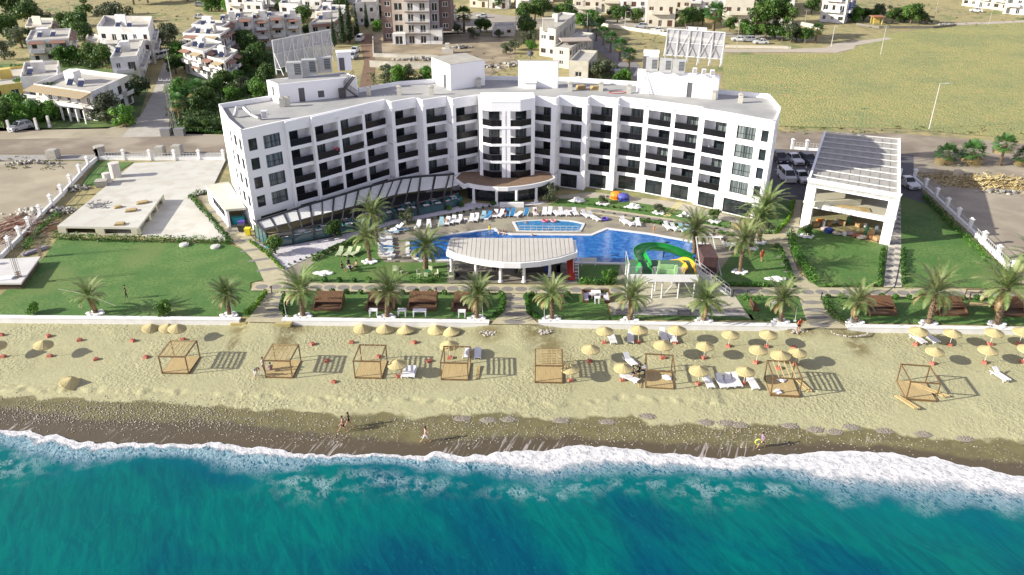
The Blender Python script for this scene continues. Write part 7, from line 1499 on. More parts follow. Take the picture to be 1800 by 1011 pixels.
def house(l,c,r,h,label,floors=2,wallm=HW,awn=None,balc=True,roofbox=True,heater=True,par=.55,cat='house',name='white_house',depth=None,seed=0,winm=GLASS,world=False):
    if world: L_,C_,R_=Vector(l),Vector(c),Vector(r)
    else: L_,C_,R_=Vector(G(*l)),Vector(G(*c)),Vector(G(*r))
    if depth: d=(R_-C_).normalized()*depth; R_=C_+d
    B_=L_+(R_-C_); rr=random.Random(seed+int(L_.x*3)); t=thing(name,label,cat); fh=(h-par)/floors
    for wi_,(a,b) in enumerate(((L_,C_),(C_,R_),(R_,B_),(B_,L_))):
        s=Seg(a,b); holes=[]
        if wi_<2 or wi_==3:
            n=max(1,int(s.L/2.6))
            for f in range(floors):
                for k in range(n):
                    u=s.L*(k+.5)/n; w_=rr.choice((.5,.6,.8)); tall=rr.random()<.4; holes.append((u-w_,u+w_,f*fh+(.15 if tall else .95),f*fh+min(2.15,fh-.4)))
        mb=MB(); s.wall(mb,0,h,holes,th=.22); mb.build('wall',wallm,t)
        for hh_ in holes: s.window(t,*hh_,v=.1,mull=1,fm=HW if rr.random()<.5 else SHUT,glass=winm if rr.random()<.8 else CURT,fw=.09)
        if wi_==0 or (wi_==1 and s.L>8):
            n=max(1,int(s.L/5)) 
            for f in range(1,floors):
                if not balc: break
                for k in range(n):
                    u0=s.L*(k+.15)/n; u1=s.L*(k+.8)/n; mb=MB(); s.box(mb,u0,u1,-1.2,-.003,f*fh-.1,f*fh+.08); s.box(mb,u0,u1,-1.2,-1.08,f*fh+.08,f*fh+.75); s.box(mb,u0,u0+.1,-1.08,-.003,f*fh+.08,f*fh+.75); s.box(mb,u1-.1,u1,-1.08,-.003,f*fh+.08,f*fh+.75); mb.build('balcony',wallm,t)
            if awn:
                for f in range(floors):
                    for k in range(n):
                        if rr.random()<.2 and f==0: continue
                        u0=s.L*(k+.12)/n; u1=s.L*(k+.85)/n; z=(f+1)*fh-.05; mb=MB(); mb.hexa([s.p(u0,-.004,z-.05),s.p(u0,-1.5,z-.55),s.p(u1,-1.5,z-.55),s.p(u1,-.004,z-.05)][::-1],[s.p(u0,-.004,z+.05),s.p(u0,-1.5,z-.45),s.p(u1,-1.5,z-.45),s.p(u1,-.004,z+.05)][::-1]); mb.build('awning',awn if rr.random()<.75 else AWT,t)
    poly=[L_,C_,R_,B_]; mb=MB(); mb.prism(inset(poly,.2),h-par-.2,h-par); mb.build('roof',HR,t)
    ctr=(L_+C_+R_+B_)/4; u=(C_-L_).normalized(); v=(R_-C_).normalized()
    if roofbox:
        mb=MB(); w_=min(3.,(C_-L_).length*.35); q=ctr+u*rr.uniform(-1,1)*.2*(C_-L_).length; P=[q-u*w_/2-v*1.3,q+u*w_/2-v*1.3,q+u*w_/2+v*1.3,q-u*w_/2+v*1.3]; mb.prism(P,h-par,h+1.6); mb.build('roof_room',wallm,t)
    if heater:
        for k in range(1+int((C_-L_).length/9)):
            q=ctr+u*((k-.3)*3.2-1.)-v*1.8; z=h-par; hb=MB(); hb.tube([(q.x-.6,q.y+.3,z+1.25),(q.x+.6,q.y+.3,z+1.25)],.27,8); hb.bar((q.x-.5,q.y+.3,z),(q.x-.5,q.y+.3,z+1.),.05); hb.bar((q.x+.5,q.y+.3,z),(q.x+.5,q.y+.3,z+1.),.05); w=hb.build('water_heater',GALV,t); hb=MB(); hb.hexa([(q.x-.6,q.y-.9,z+.1),(q.x+.6,q.y-.9,z+.1),(q.x+.6,q.y+.2,z+1.),(q.x-.6,q.y+.2,z+1.)],[(q.x-.6,q.y-.93,z+.16),(q.x+.6,q.y-.93,z+.16),(q.x+.6,q.y+.17,z+1.06),(q.x-.6,q.y+.17,z+1.06)]); hb.build('solar_panel',SOLM,w)
    return t
house((72,197),(172,213),(236,180),5.9,'white two storey corner house at the junction of road and gravel lane',2,balc=True,par=.9)
# terraces of that house
t=thing('covered_terrace','raised white terrace with tan awning before the corner house','terrace'); P=[Vector(G(*p)) for p in ((42,190),(66,207),(170,216),(168,210),(75,194))]; mb=MB(); mb.prism([p for p in P],2.7,3.1); mb.build('floor',HW,t)
P2=[Vector(G(*p)) for p in ((30,205),(75,212),(112,206),(80,196))]; mb=MB(); mb.prism(P2,2.4,3.2); mb.build('parapet',HW,t); s=Seg(G(72,197),G(172,213)); mb=MB(); mb.hexa([s.p(0,-2.6,5.0),s.p(s.L,-2.6,5.0),s.p(s.L,-.02,5.6),s.p(0,-.02,5.6)],[s.p(0,-2.6,5.1),s.p(s.L,-2.6,5.1),s.p(s.L,-.02,5.7),s.p(0,-.02,5.7)]); mb.build('awning',AWT,t); mb=MB()
for k in range(7): u=s.L*(.2+.78*k/6); s.box(mb,u-.15,u+.15,-2.5,-2.2,0,2.7)
mb.build('columns',HW,t)
mb=MB(); s.box(mb,s.L*.2,s.L,-2.6,-2.5,3.1,3.8); mb.build('balustrade',HW,t)
hedge([(2,222),(40,214),(90,211),(112,204)],2.8,3.0,TREEL,'vine covered pergola over the yard at the left',260,leaf=.2)
for k,(px,py) in enumerate(((18,232),(66,228),(88,224))):
    x,y=G(px,py); mb=MB(); mb.box(-.2,-.2,0,.2,.2,2.3); mb.box(-.28,-.28,0,.28,.28,.3); tag(mb.build('pergola_pillar',HW,loc=(x,y,0)),('leftmost','middle','rightmost')[k]+' white pillar under the vine pergola','pillar')
house((-14,180),(45,172),(52,140),3.4,'low house with an ochre wall at the left edge',1,YELW,balc=False,par=.5)
house((45,172),(110,168),(112,140),4.6,'white two part house behind the corner house',1,HW,balc=False,par=.8)
house((56,112),(130,108),(134,88),6.,'white house with brown awnings left of the three storey block',2,HW,AWN,par=.4)
house((50,70),(96,72),(100,55),4.,'long brown roofed house beyond the white houses',1,HC,AWN,balc=False,heater=False)
house((184,110),(274,112),(279,88),9.2,'three storey white block beside the gravel lane',3,HW,None,par=1.3)
house((204,150),(250,146),(262,112),6.4,'white stepped house in front of the three storey block',2,HW,par=.6,seed=3)
house((155,90),(176,98),(181,85),3.5,'small cream shed left of the three storey block',1,HC,balc=False,heater=False,roofbox=False)
tl=[((328,128),(366,140),(398,120),6.6),((366,138),(402,150),(424,128),5.6),((330,108),(395,112),(412,98),7.4),((345,92),(398,97),(412,86),7.6)]
for k,(a,b,c,h) in enumerate(tl): house(a,b,c,h,('nearest white','lower right white','third brown roofed','rearmost brown roofed')[k]+' unit of the stepped terrace houses left of the hotel roof',2 if h<7.5 else 3,HW,AWN,par=.5,seed=k)
for k in range(5):
    x0=398+k*27; house((x0,86-k*1.6),(x0+26.5,85-k*1.6),(x0+28,72),8.4 if k%2 else 7.8,('leftmost','second','middle','fourth','rightmost')[k]+' white row house with brown window awnings behind the left wing',3,HW,AWN,par=.5,seed=10+k,roofbox=k%2==0)
house((546,76),(590,72),(612,50),5.6,'white house with stacked brown awnings left of the cypresses',2,HW,AWN,par=.4)
house((556,50),(604,52),(612,38),5.4,'brown roofed house behind the stacked awnings',2,HW,AWN,par=.4)
house((628,45),(664,44),(668,28),7.4,'square grey white house between cypresses and apartment block',2,HW,None,balc=False,heater=False)
x=[((777,46),(797,44),(801,32),5.2)]
t=house((777,48),(797,47),(801,34),4.6,'small white house with a red tiled roof beside the apartment block',1,HW,None,balc=False,heater=False,roofbox=False); L_,C_,R_=[Vector(G(*p)) for p in ((777,48),(797,47),(801,34))]; B_=L_+R_-C_; mb=MB(); m=(L_+R_)/2; e=[p+(p-m).normalized()*.7 for p in (L_,C_,R_,B_)]
for a,b in zip(e,e[1:]+e[:1]): mb.q((a.x,a.y,4.6),(b.x,b.y,4.6),(m.x,m.y,6.2))
mb.q(*[(p.x,p.y,4.59) for p in e][::-1]); mb.build('tiled_roof',TERR,t)
house((866,64),(904,63),(906,55),2.8,'tiny white shed with two windows on the bare plot',1,HW,None,balc=False,heater=False,roofbox=False,name='white_shed',cat='shed')
# apartment block, brown and white
ap=thing('apartment_block','tall brown and white apartment block still fenced by bare ground','apartment block'); A=Vector((-36.,242.)); fh=3.05
def ablock(x0,x1,y0,y1,z0,z1,m,wins,nm='wall',wm=HW):
    s=Seg((x0,y0),(x1,y0)); holes=[]
    for f in range(int((z1-z0)/fh)):
        for a,b,c,d in wins: holes.append((a*s.L,b*s.L,z0+f*fh+c,z0+f*fh+d))
    mb=MB(); s.wall(mb,z0,z1,holes,th=.25)
    mb.box(x0,y0+.25,z0,x0+.25,y1,z1); mb.box(x1-.25,y0+.25,z0,x1,y1,z1); mb.box(x0+.25,y1-.25,z0,x1-.25,y1,z1); mb.box(x0+.25,y0+.25,z1-.3,x1-.25,y1-.25,z1-.02); mb.build(nm,m,ap)
    for h_ in holes: s.window(ap,*h_,v=.12,mull=1,fm=wm,fw=.13)
ablock(-38.5,-35,246,258,0,24,BRN,[(.25,.75,.9,2.3)]); ablock(-35,-31.2,243.5,258,2.8,24,mat('warm_panel',(.46,.38,.33)),[(.15,.8,.3,2.4)])
ablock(-31.1,-24.,241.5,258,0,24,HW,[(.12,.36,.2,2.4),(.60,.84,.2,2.4)]); ablock(-23.9,-21.4,243.5,258,2.8,24,mat('mauve_panel',(.33,.30,.33)),[(.15,.85,.2,2.5)]); ablock(-21.3,-18.,245.5,258,3.,24,BRN,[(.25,.75,.9,2.3)])
ablock(-35,-31.2,241.,243.,0,3.1,HW,[(.2,.8,0,2.4)]); ablock(-23.9,-20.5,241.5,245.,0,4.2,HW,[(.25,.7,.9,2.2)])
for f in range(1,7):
    mb=MB(); z=f*fh; mb.box(-31.1,240.5,z-.12,-24,241.495,z+.08); mb.build('balcony_slab',BRN,ap); mb=MB()
    for zz in (.35,.7,1.05): mb.box(-31.1,240.5,z+zz,-24,240.54,z+zz+.04)
    for k in range(15): xx=-31.1+7.1*k/14; mb.box(xx-.02,240.5,z+.08,xx+.02,240.54,z+1.05)
    mb.build('balcony_rail',GALV,ap)
# stepped concrete houses behind the right of the hotel
house((948,98),(976,102),(1010,70),7.6,'tall pale concrete house stepping up behind the dish lift house',2,CONH,None,False,True,False,.4,name='concrete_house',seed=31)
house((972,118),(1000,122),(1042,92),5.2,'lower concrete house with a flat canopy beside the rear street',2,CONH,None,False,False,False,.3,name='concrete_house',seed=32)
house((1000,141),(1033,143),(1049,122),4.7,'bare plastered block nearest the hotel roof by the rear street',1,CONH,None,False,False,False,.6,name='concrete_house',seed=33)
x,y=G(1010,110); mb=MB(); mb.obox((x,y,5.9),8.,5.,.25,.1); mb.obox((x-3,y+1.,3.),.3,.3,5.8); mb.obox((x+3,y+1.,3.),.3,.3,5.8); mb.obox((x+2.5,y-1.8,3.),.3,.3,5.8); mb.obox((x-2.5,y-1.8,3.),.3,.3,5.8); tag(mb.build('flat_canopy',mat('canopy_brown_grey',(.42,.35,.30))),'large flat brownish canopy over the lower concrete house','canopy')
for (px,py,w_,h_,l) in ((963,62,1.6,3.,'thick chimney like block on the tall concrete house'),):
    x,y=G(px,py+38); mb=MB(); mb.box(x-w_,y,6.8,x+w_,y+2.2,6.8+h_); mb.box(x-w_-.1,y-.1,6.8+h_,x+w_+.1,y+2.3,7+h_); tag(mb.build('roof_block',CONH),l,'roof block')
# plot walls
def lowwall(pts,h,lab,m=CONH,th=.2):
    P=[Vector(G(*p)) for p in pts]; mb=MB()
    for a,b in zip(P[:-1],P[1:]): s=Seg(a,b); s.box(mb,0,s.L,0,th,0,h); s.box(mb,-.03,s.L+.03,-.04,th+.04,h,h+.08)
    tag(mb.build('garden_wall',m),lab,'wall')
lowwall([(655,70),(656,100),(770,104)],.9,'low concrete wall round the bare building plot'); lowwall([(650,118),(683,120),(770,122)],1.6,'grey retaining wall behind the hotel roof at the left'); lowwall([(1050,45),(1150,60),(1270,78)],.9,'pale low wall along the far street before the dense houses',HC); lowwall([(1275,84),(1390,86)],.7,'pale picket wall along the grove',HC); lowwall([(1400,44),(1440,52)],1.2,'pale wall beside the lone fan palm'); lowwall([(1505,44),(1545,50),(1640,50),(1680,46)],.6,'dark low wall round the garden beside the far blue house',mat('dark_stone_wall',(.2,.18,.16)))
lowwall([(838,45),(955,42)],1.,'cream garden wall along the far street',HC)
rubble(820,118,12,2.2,120,'bank of pale stones behind the left lift house',RB,.2,.7,seed=11,stack=.8); rubble(740,106,7,1.2,70,'heap of stones along the plot wall',RB,.2,.6,seed=12,stack=.8); rubble(905,113,4,1.5,40,'stones below the pale shed on the bare plot',RB,.2,.6,seed=13); rubble(810,85,2.5,2.5,40,'grey rubble slide on the bare plot',RB,.2,.6,seed=14,stack=.8); rubble(1665,44,3,1,30,'stones beside the far path',RB,.2,.5,seed=15)
x,y=G(787,93); mb=MB(); mb.box(x-1.6,y-1.,0,x+1.6,y+1.,1.3); mb.box(x-.6,y-.8,1.3,x+.6,y+.8,2.6); tag(mb.build('concrete_trough',CONH),'concrete trough with a dark box on the bare plot','trough')
# dense far houses
FAR=[(925,20,24,9),(905,2,24,9),(960,2,26,9),(1037,34,42,8.2),(1080,22,40,8),(1030,8,36,8),(1072,0,34,8),(1117,34,40,8.4),(1165,46,44,9),(1150,12,36,8),(1195,34,36,8),(1187,8,34,8),(1222,22,36,8),(1258,34,36,8),(1232,4,34,8),(1268,14,32,8),(1300,45,44,8.4),(1297,22,34,8),(1310,4,34,8),(1345,26,34,8),(1375,44,34,8.4),(1120,2,30,8),(880,14,30,9),(845,12,28,8),
(420,24,30,7),(452,34,28,6),(487,26,30,7),(470,10,30,7),(515,40,30,6.5),(520,18,30,7),(555,30,30,7),(585,22,30,7),(575,6,30,7),(440,4,30,7),(505,2,28,7),(640,20,28,7),(620,4,28,7),(540,2,30,7),(650,2,26,7),(405,2,26,7),(395,14,24,7)]
FL=['cream','white','pale','chalky','warm white']
zc={}
for k,(px,py,w_,h) in enumerate(sorted(FAR)):
    hx=w_*1.15
    zone='in the dense far settlement' if px>1000 else ('by the far street' if px>800 else 'behind the row houses')
    zc[zone]=zc.get(zone,0)+1; m_=HC if (px>830 and k%2) else HW
    house((px-hx*.6,py+1),(px+hx*.4,py+2),(px+hx*.4+(7 if px<900 else -4),py-8),h,f'flat roofed house {zone}, {ORD[zc[zone]-1]} from the left',2,m_,(AWN if k%3==0 else None),par=.7,seed=k,name='far_house',winm=SHUT if px>830 else GLASS,depth=9)
# blue and white house and right edge buildings
t=house((1440,38),(1483,42),(1500,30),11.,'white and blue house beyond the crop field',3,HW,None,par=.5,heater=False,roofbox=False,seed=5)
s=Seg(G(1483,42),G(1500,30)); mb=MB(); s.box(mb,s.L*.2,s.L*.5,-.06,-.005,1.5,9.5); s.box(mb,s.L*.65,s.L*.8,-.06,-.005,1.,9.5); mb.build('blue_panel',BLUEP,t)
house((1690,10),(1770,20),(1800,2),6.5,'pillared concrete building at the top right',2,CONH,None,True,False,False,.5,seed=6,name='concrete_building'); house((1762,24),(1830,29),(1850,10),6.,'white building at the top right corner',2,HW,None,True,True,False,.5,seed=7)
house((1352,18),(1388,20),(1395,8),10,'tall white house behind the grove',3,HW,None,True,False,False,.5,seed=8)
x,y=G(1540,42); t=thing('yellow_kiosk','small yellow kiosk with red roof in the garden beyond the field','kiosk',(x,y,0)); mb=MB()
for a in (-1.4,1.4):
    for b in (-1.2,1.2): mb.box(a-.15,b-.15,0,a+.15,b+.15,2.3)
mb.box(-1.4,1.1,0,1.4,1.2,2.); mb.build('frame',YELW,t); mb=MB(); mb.box(-2,-1.8,2.3,2,1.8,2.55); mb.build('roof',TERR,t)
x,y=G(1614,42); mb=MB()
for k in range(7): a=math.pi*k/6; mb.tube([(1.3*math.cos(math.pi*q/8),k*.6,1.5*math.sin(math.pi*q/8)) for q in range(9)],.06,5)
mb.build('hoops',DSTEEL,loc=(x,y,0)); o=bpy.data.objects['hoops']; o.name='arched_tunnel'; tag(o,'small hooped tunnel frame right of the kiosk garden','hoop frame')
# ================= PEOPLE =================
def body(joints,edges,rad,mats,zones,name='body'):
    me=bpy.data.meshes.new(name); me.from_pydata([j for j in joints],edges,[]); o=bpy.data.objects.new(name,me); COL.objects.link(o)
    sk=o.modifiers.new('s','SKIN'); sb=o.modifiers.new('b','SUBSURF'); sb.levels=1; sb.render_levels=1
    for i,r_ in enumerate(rad):
        v=me.skin_vertices[0].data[i]; v.radius=(r_,r_*.85) if i not in(0,1,2) else (r_,r_*.66)
    me.skin_vertices[0].data[0].use_root=True
    dg=bpy.context.evaluated_depsgraph_get(); dg.update(); m2=bpy.data.meshes.new_from_object(o.evaluated_get(dg)); bpy.data.objects.remove(o)
    m2.materials.clear()
    for m in mats: m2.materials.append(m)
    for p in m2.polygons: p.material_index=zones(p.center); p.use_smooth=True
    q=bpy.data.objects.new(name,m2); COL.objects.link(q); return q
def person(loc,rz,label,pose='walk',top=None,bottom=None,hat=None,hairc=HAIR,h=1.72,lift=.35,long_hair=False,group=None):
    """skeleton in metres facing -y; pose picks joint positions"""
    s=h/1.72; sw=.42 if pose=='walk' else .10; kn=0
    hip=.92
    J=dict(pel=(0,0,hip),chest=(0,-.02,1.25),neck=(0,-.02,1.47),head=(0,-.05,1.60),crown=(0,-.05,1.70))
    for k,(sg) in (('l',-1),('r',1)):
        ph=sw*(1 if k=='l' else -1)
        J[k+'hip']=(sg*.10,0,hip-.04); J[k+'kn']=(sg*.11,-ph*.42-.03,.48); J[k+'an']=(sg*.11,-ph+(.06 if ph<0 else 0),.09 if ph>=0 else .13); J[k+'toe']=(sg*.12,-ph-.17,.04)
        J[k+'sh']=(sg*.19,-.01,1.41); J[k+'el']=(sg*.25,ph*.3,1.13); J[k+'wr']=(sg*.27,ph*.75-.08,.92); J[k+'ha']=(sg*.27,ph*.85-.1,.85)
    if pose=='sit':
        J.update(pel=(0,.1,.5),chest=(0,.12,.83),neck=(0,.1,1.05),head=(0,.07,1.18),crown=(0,.07,1.28))
        for k,sg in (('l',-1),('r',1)): J[k+'hip']=(sg*.1,.08,.48);J[k+'kn']=(sg*.12,-.36,.5);J[k+'an']=(sg*.12,-.42,.10);J[k+'toe']=(sg*.12,-.58,.04);J[k+'sh']=(sg*.19,.12,.99);J[k+'el']=(sg*.25,.0,.74);J[k+'wr']=(sg*.16,-.22,.62);J[k+'ha']=(sg*.14,-.29,.6)
    if pose=='lie':
        J.update(pel=(0,0,.44),chest=(0,.33,.52),neck=(0,.5,.66),head=(0,.6,.74),crown=(0,.68,.80))
        for k,sg in (('l',-1),('r',1)): J[k+'hip']=(sg*.1,-.04,.43);J[k+'kn']=(sg*.13,-.45,.50);J[k+'an']=(sg*.12,-.85,.41);J[k+'toe']=(sg*.12,-.93,.52);J[k+'sh']=(sg*.19,.44,.60);J[k+'el']=(sg*.28,.2,.48);J[k+'wr']=(sg*.24,-.03,.46);J[k+'ha']=(sg*.2,-.1,.46)
    if pose=='bend':
        J.update(chest=(0,-.28,1.12),neck=(0,-.45,1.2),head=(0,-.56,1.25),crown=(0,-.64,1.30))
        for k,sg in (('l',-1),('r',1)): J[k+'sh']=(sg*.19,-.40,1.16);J[k+'el']=(sg*.22,-.5,.9);J[k+'wr']=(sg*.1,-.62,.78);J[k+'ha']=(sg*.06,-.68,.76)
    if pose=='reach': J.update(rel=(.3,-.2,1.3),rwr=(.2,-.45,1.42),rha=(.18,-.52,1.45))
    keys=['pel','chest','neck','head','crown']+[k+x for k in 'lr' for x in ('hip','kn','an','toe','sh','el','wr','ha')]
    rd=dict(pel=.155,chest=.165,neck=.055,head=.095,crown=.07); 
    for k in 'lr': rd.update({k+'hip':.095,k+'kn':.06,k+'an':.04,k+'toe':.035,k+'sh':.06,k+'el':.043,k+'wr':.028,k+'ha':.035})
    V=[Vector(J[k])*s for k in keys]; rad=[rd[k]*s for k in keys]; ix={k:i for i,k in enumerate(keys)}
    E=[('pel','chest'),('chest','neck'),('neck','head'),('head','crown')]
    for k in 'lr': E+=[('pel',k+'hip'),(k+'hip',k+'kn'),(k+'kn',k+'an'),(k+'an',k+'toe'),('chest',k+'sh'),(k+'sh',k+'el'),(k+'el',k+'wr'),(k+'wr',k+'ha')]
    E=[(ix[a],ix[b]) for a,b in E]
    for k in 'lr':
        hnd=Vector(J[k+'ha'])*s; d=(hnd-Vector(J[k+'wr'])*s).normalized(); sd_=d.cross(Vector((1,0,0))).normalized()
        for f in range(5):
            ang=(-.028+.018*f); L_=(.06,.075,.08,.072,.05)[f] if f<4 else .045; i0=len(V); tip=hnd+d*L_*.6+sd_*ang*1.2+Vector((0,0,-.005*f)); V.append(tip); V.append(tip+d*L_*.5-Vector((0,.012,0))); rad+=[.011,.008]; E+=[(ix[k+'ha'],i0),(i0,i0+1)]
    mats=[SKIN,top or SKIN,bottom or SKIN]; hz=J['pel'][2]*s; cz=J['neck'][2]*s
    def zones(c):
        if pose in('walk','stand','reach'):
            if c.z>hz-.02 and c.z<cz-.04 and abs(c.x)<.24*s: return 1
            if hz-lift<c.z<=hz-.02: return 2
        elif pose=='sit':
            if .62*s<c.z<cz and abs(c.x)<.23*s: return 1
            if .35*s<c.z<=.62*s and c.y>-.25: return 2
        elif pose=='lie':
            if .12<c.y<.45: return 1
            if -.22<c.y<=.12 and abs(c.x)<.2: return 2
        elif pose=='bend':
            if c.z>hz-.0 and c.y>-.42 and abs(c.x)<.22: return 1
            if hz-lift<c.z<=hz: return 2
        return 0
    t=thing('person',label,'person',loc,rz,group); b=body(V,E,rad,mats,zones); b.parent=t
    hd=Vector(J['crown'])*s; hd2=Vector(J['head'])*s; mb=MB(); mb.blob(hd.lerp(hd2,.35)+Vector((0,.025,.02)),.105*s,.115*s,.10*s,.03,10,6,1)
    if long_hair: mb.blob(hd2+Vector((0,.08,-.12)),.09*s,.05*s,.17*s,.05,8,5,2)
    mb.build('hair',hairc if hat is None else hat,t,smooth=True)
    fc=MB(); f0=hd2+Vector((0,-.092*s,.0)); fc.blob(f0+Vector((0,-.01,0)),.012,.018,.02,.02,6,4,1); fc.build('nose',SKIN,t)
    fe=MB(); fe.blob(f0+Vector((-.035,.006,.03)),.012,.01,.008,.02,6,4,1); fe.blob(f0+Vector((.035,.006,.03)),.012,.01,.008,.02,6,4,1); fe.blob(f0+Vector((0,.006,-.045)),.025,.008,.006,.02,6,4,1); fe.build('eyes_and_mouth',HAIR,t)
    return t
CB=mat('black_cloth',(.015,.015,.018),rough=.9); CR=mat('red_cloth',(.45,.05,.02),rough=.9); CWt=mat('white_cloth',(.7,.68,.68),rough=.9); CN=mat('navy_cloth',(.03,.03,.09),rough=.9); CP=mat('pink_cloth',(.6,.3,.3),rough=.9); CG=mat('patterned_cloth',(.35,.2,.2),(.15,.08,.12),scale=20); CYL=mat('yellow_rubber',(.7,.6,.03),rough=.4)
def P_(px,py,z=None): return (*G(px,py,z or .04),z or .04)
person(Gb(604,759),R(-78),'person in dark trunks walking left along the wet sand, nearer of a couple','walk',None,CB,lift=.3)
person(Gb(614,752),R(-72),'person in a black bikini walking left, farther of a couple','walk',CB,CB,lift=.12,long_hair=True,h=1.7)
person(Gb(749,777),R(-70),'person in a pale wrap skirt walking alone at the tide line','walk',CP,CWt,lift=.5,h=1.68,long_hair=True)
person(Gb(1338,787),R(-60),'person in a violet shirt walking at the water carrying a yellow swim ring','walk',mat('violet_cloth',(.25,.17,.28)),CN,lift=.35,h=1.66)
p=Gb(1331,786); mb=MB(); n=18; mb.tube([(.27*math.cos(2*math.pi*k/n),0,.27*math.sin(2*math.pi*k/n)+.62) for k in range(n+1)],.07,8,cap=False); o=mb.build('yellow_swim_ring',mat('yellow_ring',(.70,.72,.12),rough=.35),loc=(p[0]+.02,p[1]-.05,p[2]),smooth=True); tag(o,'yellow swim ring held beside the person at the water','swim ring')
person(P_(223,525),R(120),'person in black standing on the left lawn','stand',CB,CB,lift=.8,h=1.75)
person(Gb(450,664),R(60),'person in a dark shirt leaning on a tripod left of the second cabana','bend',CN,CWt,lift=.5)
person(Gb(464,654),R(80),'person in a white shirt standing at the second cabana','stand',CWt,CG,lift=.5)
person(Gb(477,656),R(200),'person in a brown robe seated at the back of the second cabana','sit',CG,CG)
mb=MB(); 
for a in (0,2.1,4.2): mb.bar((0,0,1.15),(.5*math.cos(a),.5*math.sin(a),0),.03)
mb.obox((0,0,1.2),.16,.12,.12); tag(mb.build('tripod',DSTEEL,loc=Gb(455,665)),'tripod beside the leaning person at the second cabana','tripod')
person(Gb(1112,663),R(10),'person with dark hair seated left among the group by the parasol','sit',CG,CN,long_hair=True)
person(Gb(1122,660),R(-60),'person seated in the middle of the group by the beams','sit',CB,CB)
person(Gb(1131,658),R(-90),'person in a pale blue shirt seated right in the group by the cabana','sit',mat('sky_cloth',(.4,.5,.65)),CN)
person(Gb(1403,583),R(30),'person in red and black rinsing at the occupied shower','reach',CR,CB,lift=.25,long_hair=True)
person(P_(1338,459),R(20),'person in an orange red dress standing on the right lawn','stand',CR,CR,lift=.4,long_hair=True)
person(P_(861,410),R(0),'child with a yellow float standing at the far pool edge','stand',CYL,CYL,lift=.2,h=1.3)
person(P_(1149,409),R(0),'child in a white cap and orange trunks on the pool deck','stand',SKIN,mat('orange_cloth',(.7,.3,.05)),hat=CWt,lift=.3,h=1.15)
person(P_(868,481),R(180),'person in dark clothes standing under the pool bar roof, left of two','stand',CB,CB,lift=.8); person(P_(873,478),R(150),'person in blue standing under the pool bar roof, right of two','stand',mat('blue_shirt',(.05,.15,.3)),CB,lift=.8)
for px,py,rz,l,tp,bt in ((786,391,-.1,'person in a pink top lying on a lounger, left in the pool row',CP,CP),(869,378.5,-.15,'person lying on a towelled lounger near the entrance',CB,CB),(888,377.5,.05,'person lying on a blue lounger by the entrance, head in shade',CG,CB),(941,375.5,.1,'person with a hat lying on a lounger right of the last blue one',CG,CB),(1277,429,1.5,'person lying on the lounger pair near the right pool corner',CB,CB)):
    person(P_(px,py),rz,l,'lie',tp,bt)
for px,py,rz,l in ((1255,417,1.,'person in black sitting on the lounger by the right pool corner'),(1232,447,.5,'person in a swimsuit sitting on the right end rim of the pool')): person(P_(px,py),rz,l,'sit',CB if px>1240 else SKIN,CB if px>1240 else CN)
for px,py,rz,l,c_ in ((603,477,1.2,'person in dark clothes in the group on the garden lawn, left',CB),(613,470,0.,'person in black in the group on the garden lawn, rear',CB),(617,479,3.,'person with back to the sea in the garden lawn group, front',CB),(626,474,-1.2,'person in pink in the group on the garden lawn, right',CP)): person(P_(px,py),rz,l,'sit',c_,CB)
mb=MB(); mb.cyl(0,0,.45,.5,.4,n=14); mb.cyl(0,0,0,.45,.05,n=6); tag(mb.build('low_table',PLAST,loc=P_(615,475)),'low round table in the seated group on the garden lawn','table')
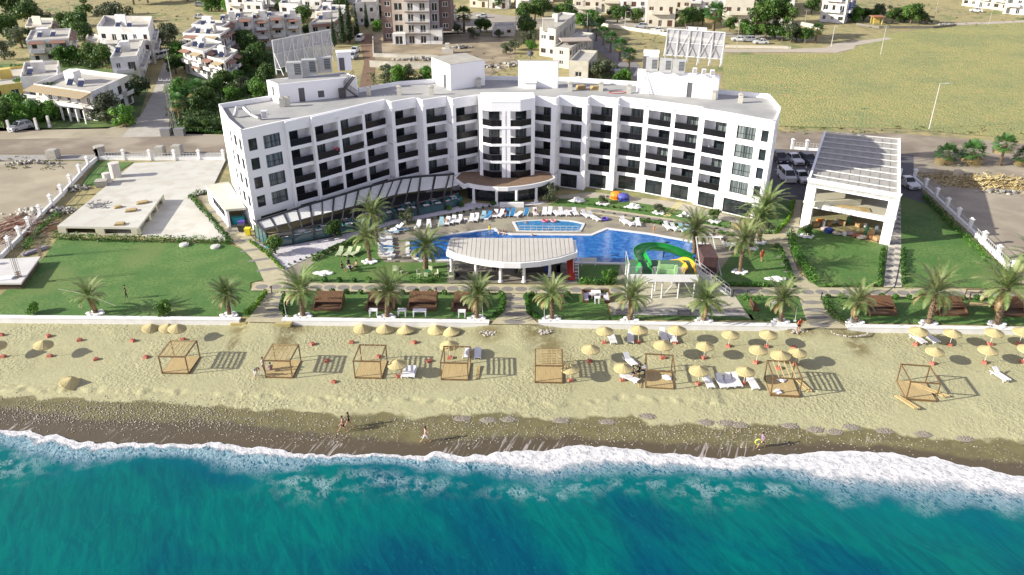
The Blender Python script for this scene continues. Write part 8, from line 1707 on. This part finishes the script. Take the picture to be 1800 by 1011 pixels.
def swimmer(px,py,l,hairm=HAIR):
    x,y=G(px,py); t=thing('person',l,'person',(x,y,.03)); mb=MB(); mb.blob((0,0,.16),.10,.11,.13,.03,10,7,1); mb.tube([(0,0,-.02),(0,0,.08)],.06,8); mb.tube([(-.24,.02,.0),(-.12,0,.04),(.12,0,.04),(.24,.02,.0)],[.05,.07,.07,.05],8); mb.build('body',SKIN,t,smooth=True); mb=MB(); mb.blob((0,.03,.19),.11,.11,.11,.03,10,6,2); mb.build('hair',hairm,t,smooth=True)
for px,py,l in ((925,393,'swimmer in the far left of the paddling pool'),(962,405,'swimmer at the railing of the paddling pool'),(936,415,'swimmer in the narrow middle of the large pool'),(876,406.5,'swimmer of the group at the pool corner, leftmost'),(880,408.5,'swimmer of the group at the pool corner, second'),(884,407,'swimmer of the group at the pool corner, third'),(888,411,'swimmer of the group at the pool corner, fourth'),(878,412,'swimmer of the group at the pool corner, nearest'),(886,413.5,'swimmer of the group at the pool corner, lower right'),(721,431,'swimmer at the left wall of the pool, upper'),(722,442,'swimmer at the left wall of the pool, lower')): swimmer(px,py,l)
# small things along the paths
for i,(px,py) in enumerate(((478,515),(767,518),(1288,521),(1443,526),(1312,523))):
    x,y=G(px,py); mb=MB(); mb.cyl(0,0,0,.7,.06,n=8); mb.cyl(0,0,.7,.85,.11,.09,8); tag(mb.build('garden_lamp',BLACK,loc=(x,y,.04)),('short black garden lamp at the left end of the garden path','short black garden lamp above the long white table','short black garden lamp by the slide court corner','short black garden lamp at the right beach path','short black garden lamp near the brown benches')[i],'garden lamp','garden lamps')
mb=MB(); pts=[Vector((*G(x,y),.06)) for x,y in ((1625,455),(1632,430),(1626,415))]; 
pts=[Vector((*G(x,y),.07)) for x,y in ((1555,517),(1573,503),(1578,480),(1583,455))]; mb.tube(pts,.035,6); tag(mb.build('garden_hose',BLACK),'dark garden hose across the striped service path','hose')
mb=MB(); pts=[Vector((*G(x,y),.07)) for x,y in ((103,509),(130,514),(165,523),(207,540))]; mb.tube(pts,.018,6); tag(mb.build('white_pipe',CONC),'thin white pipe lying on the left lawn','pipe')
x,y=G(60,443); mb=MB(); mb.obox((0,0,.1),3.,.7,.2,.9); mb.obox((.2,.2,.25),2.6,.4,.1,1.); tag(mb.build('tarp_roll',mat('violet_grey_tarp',(.28,.26,.33)),loc=(x,y,.03)),'rolled grey tarpaulin beside the concrete platform','tarp')
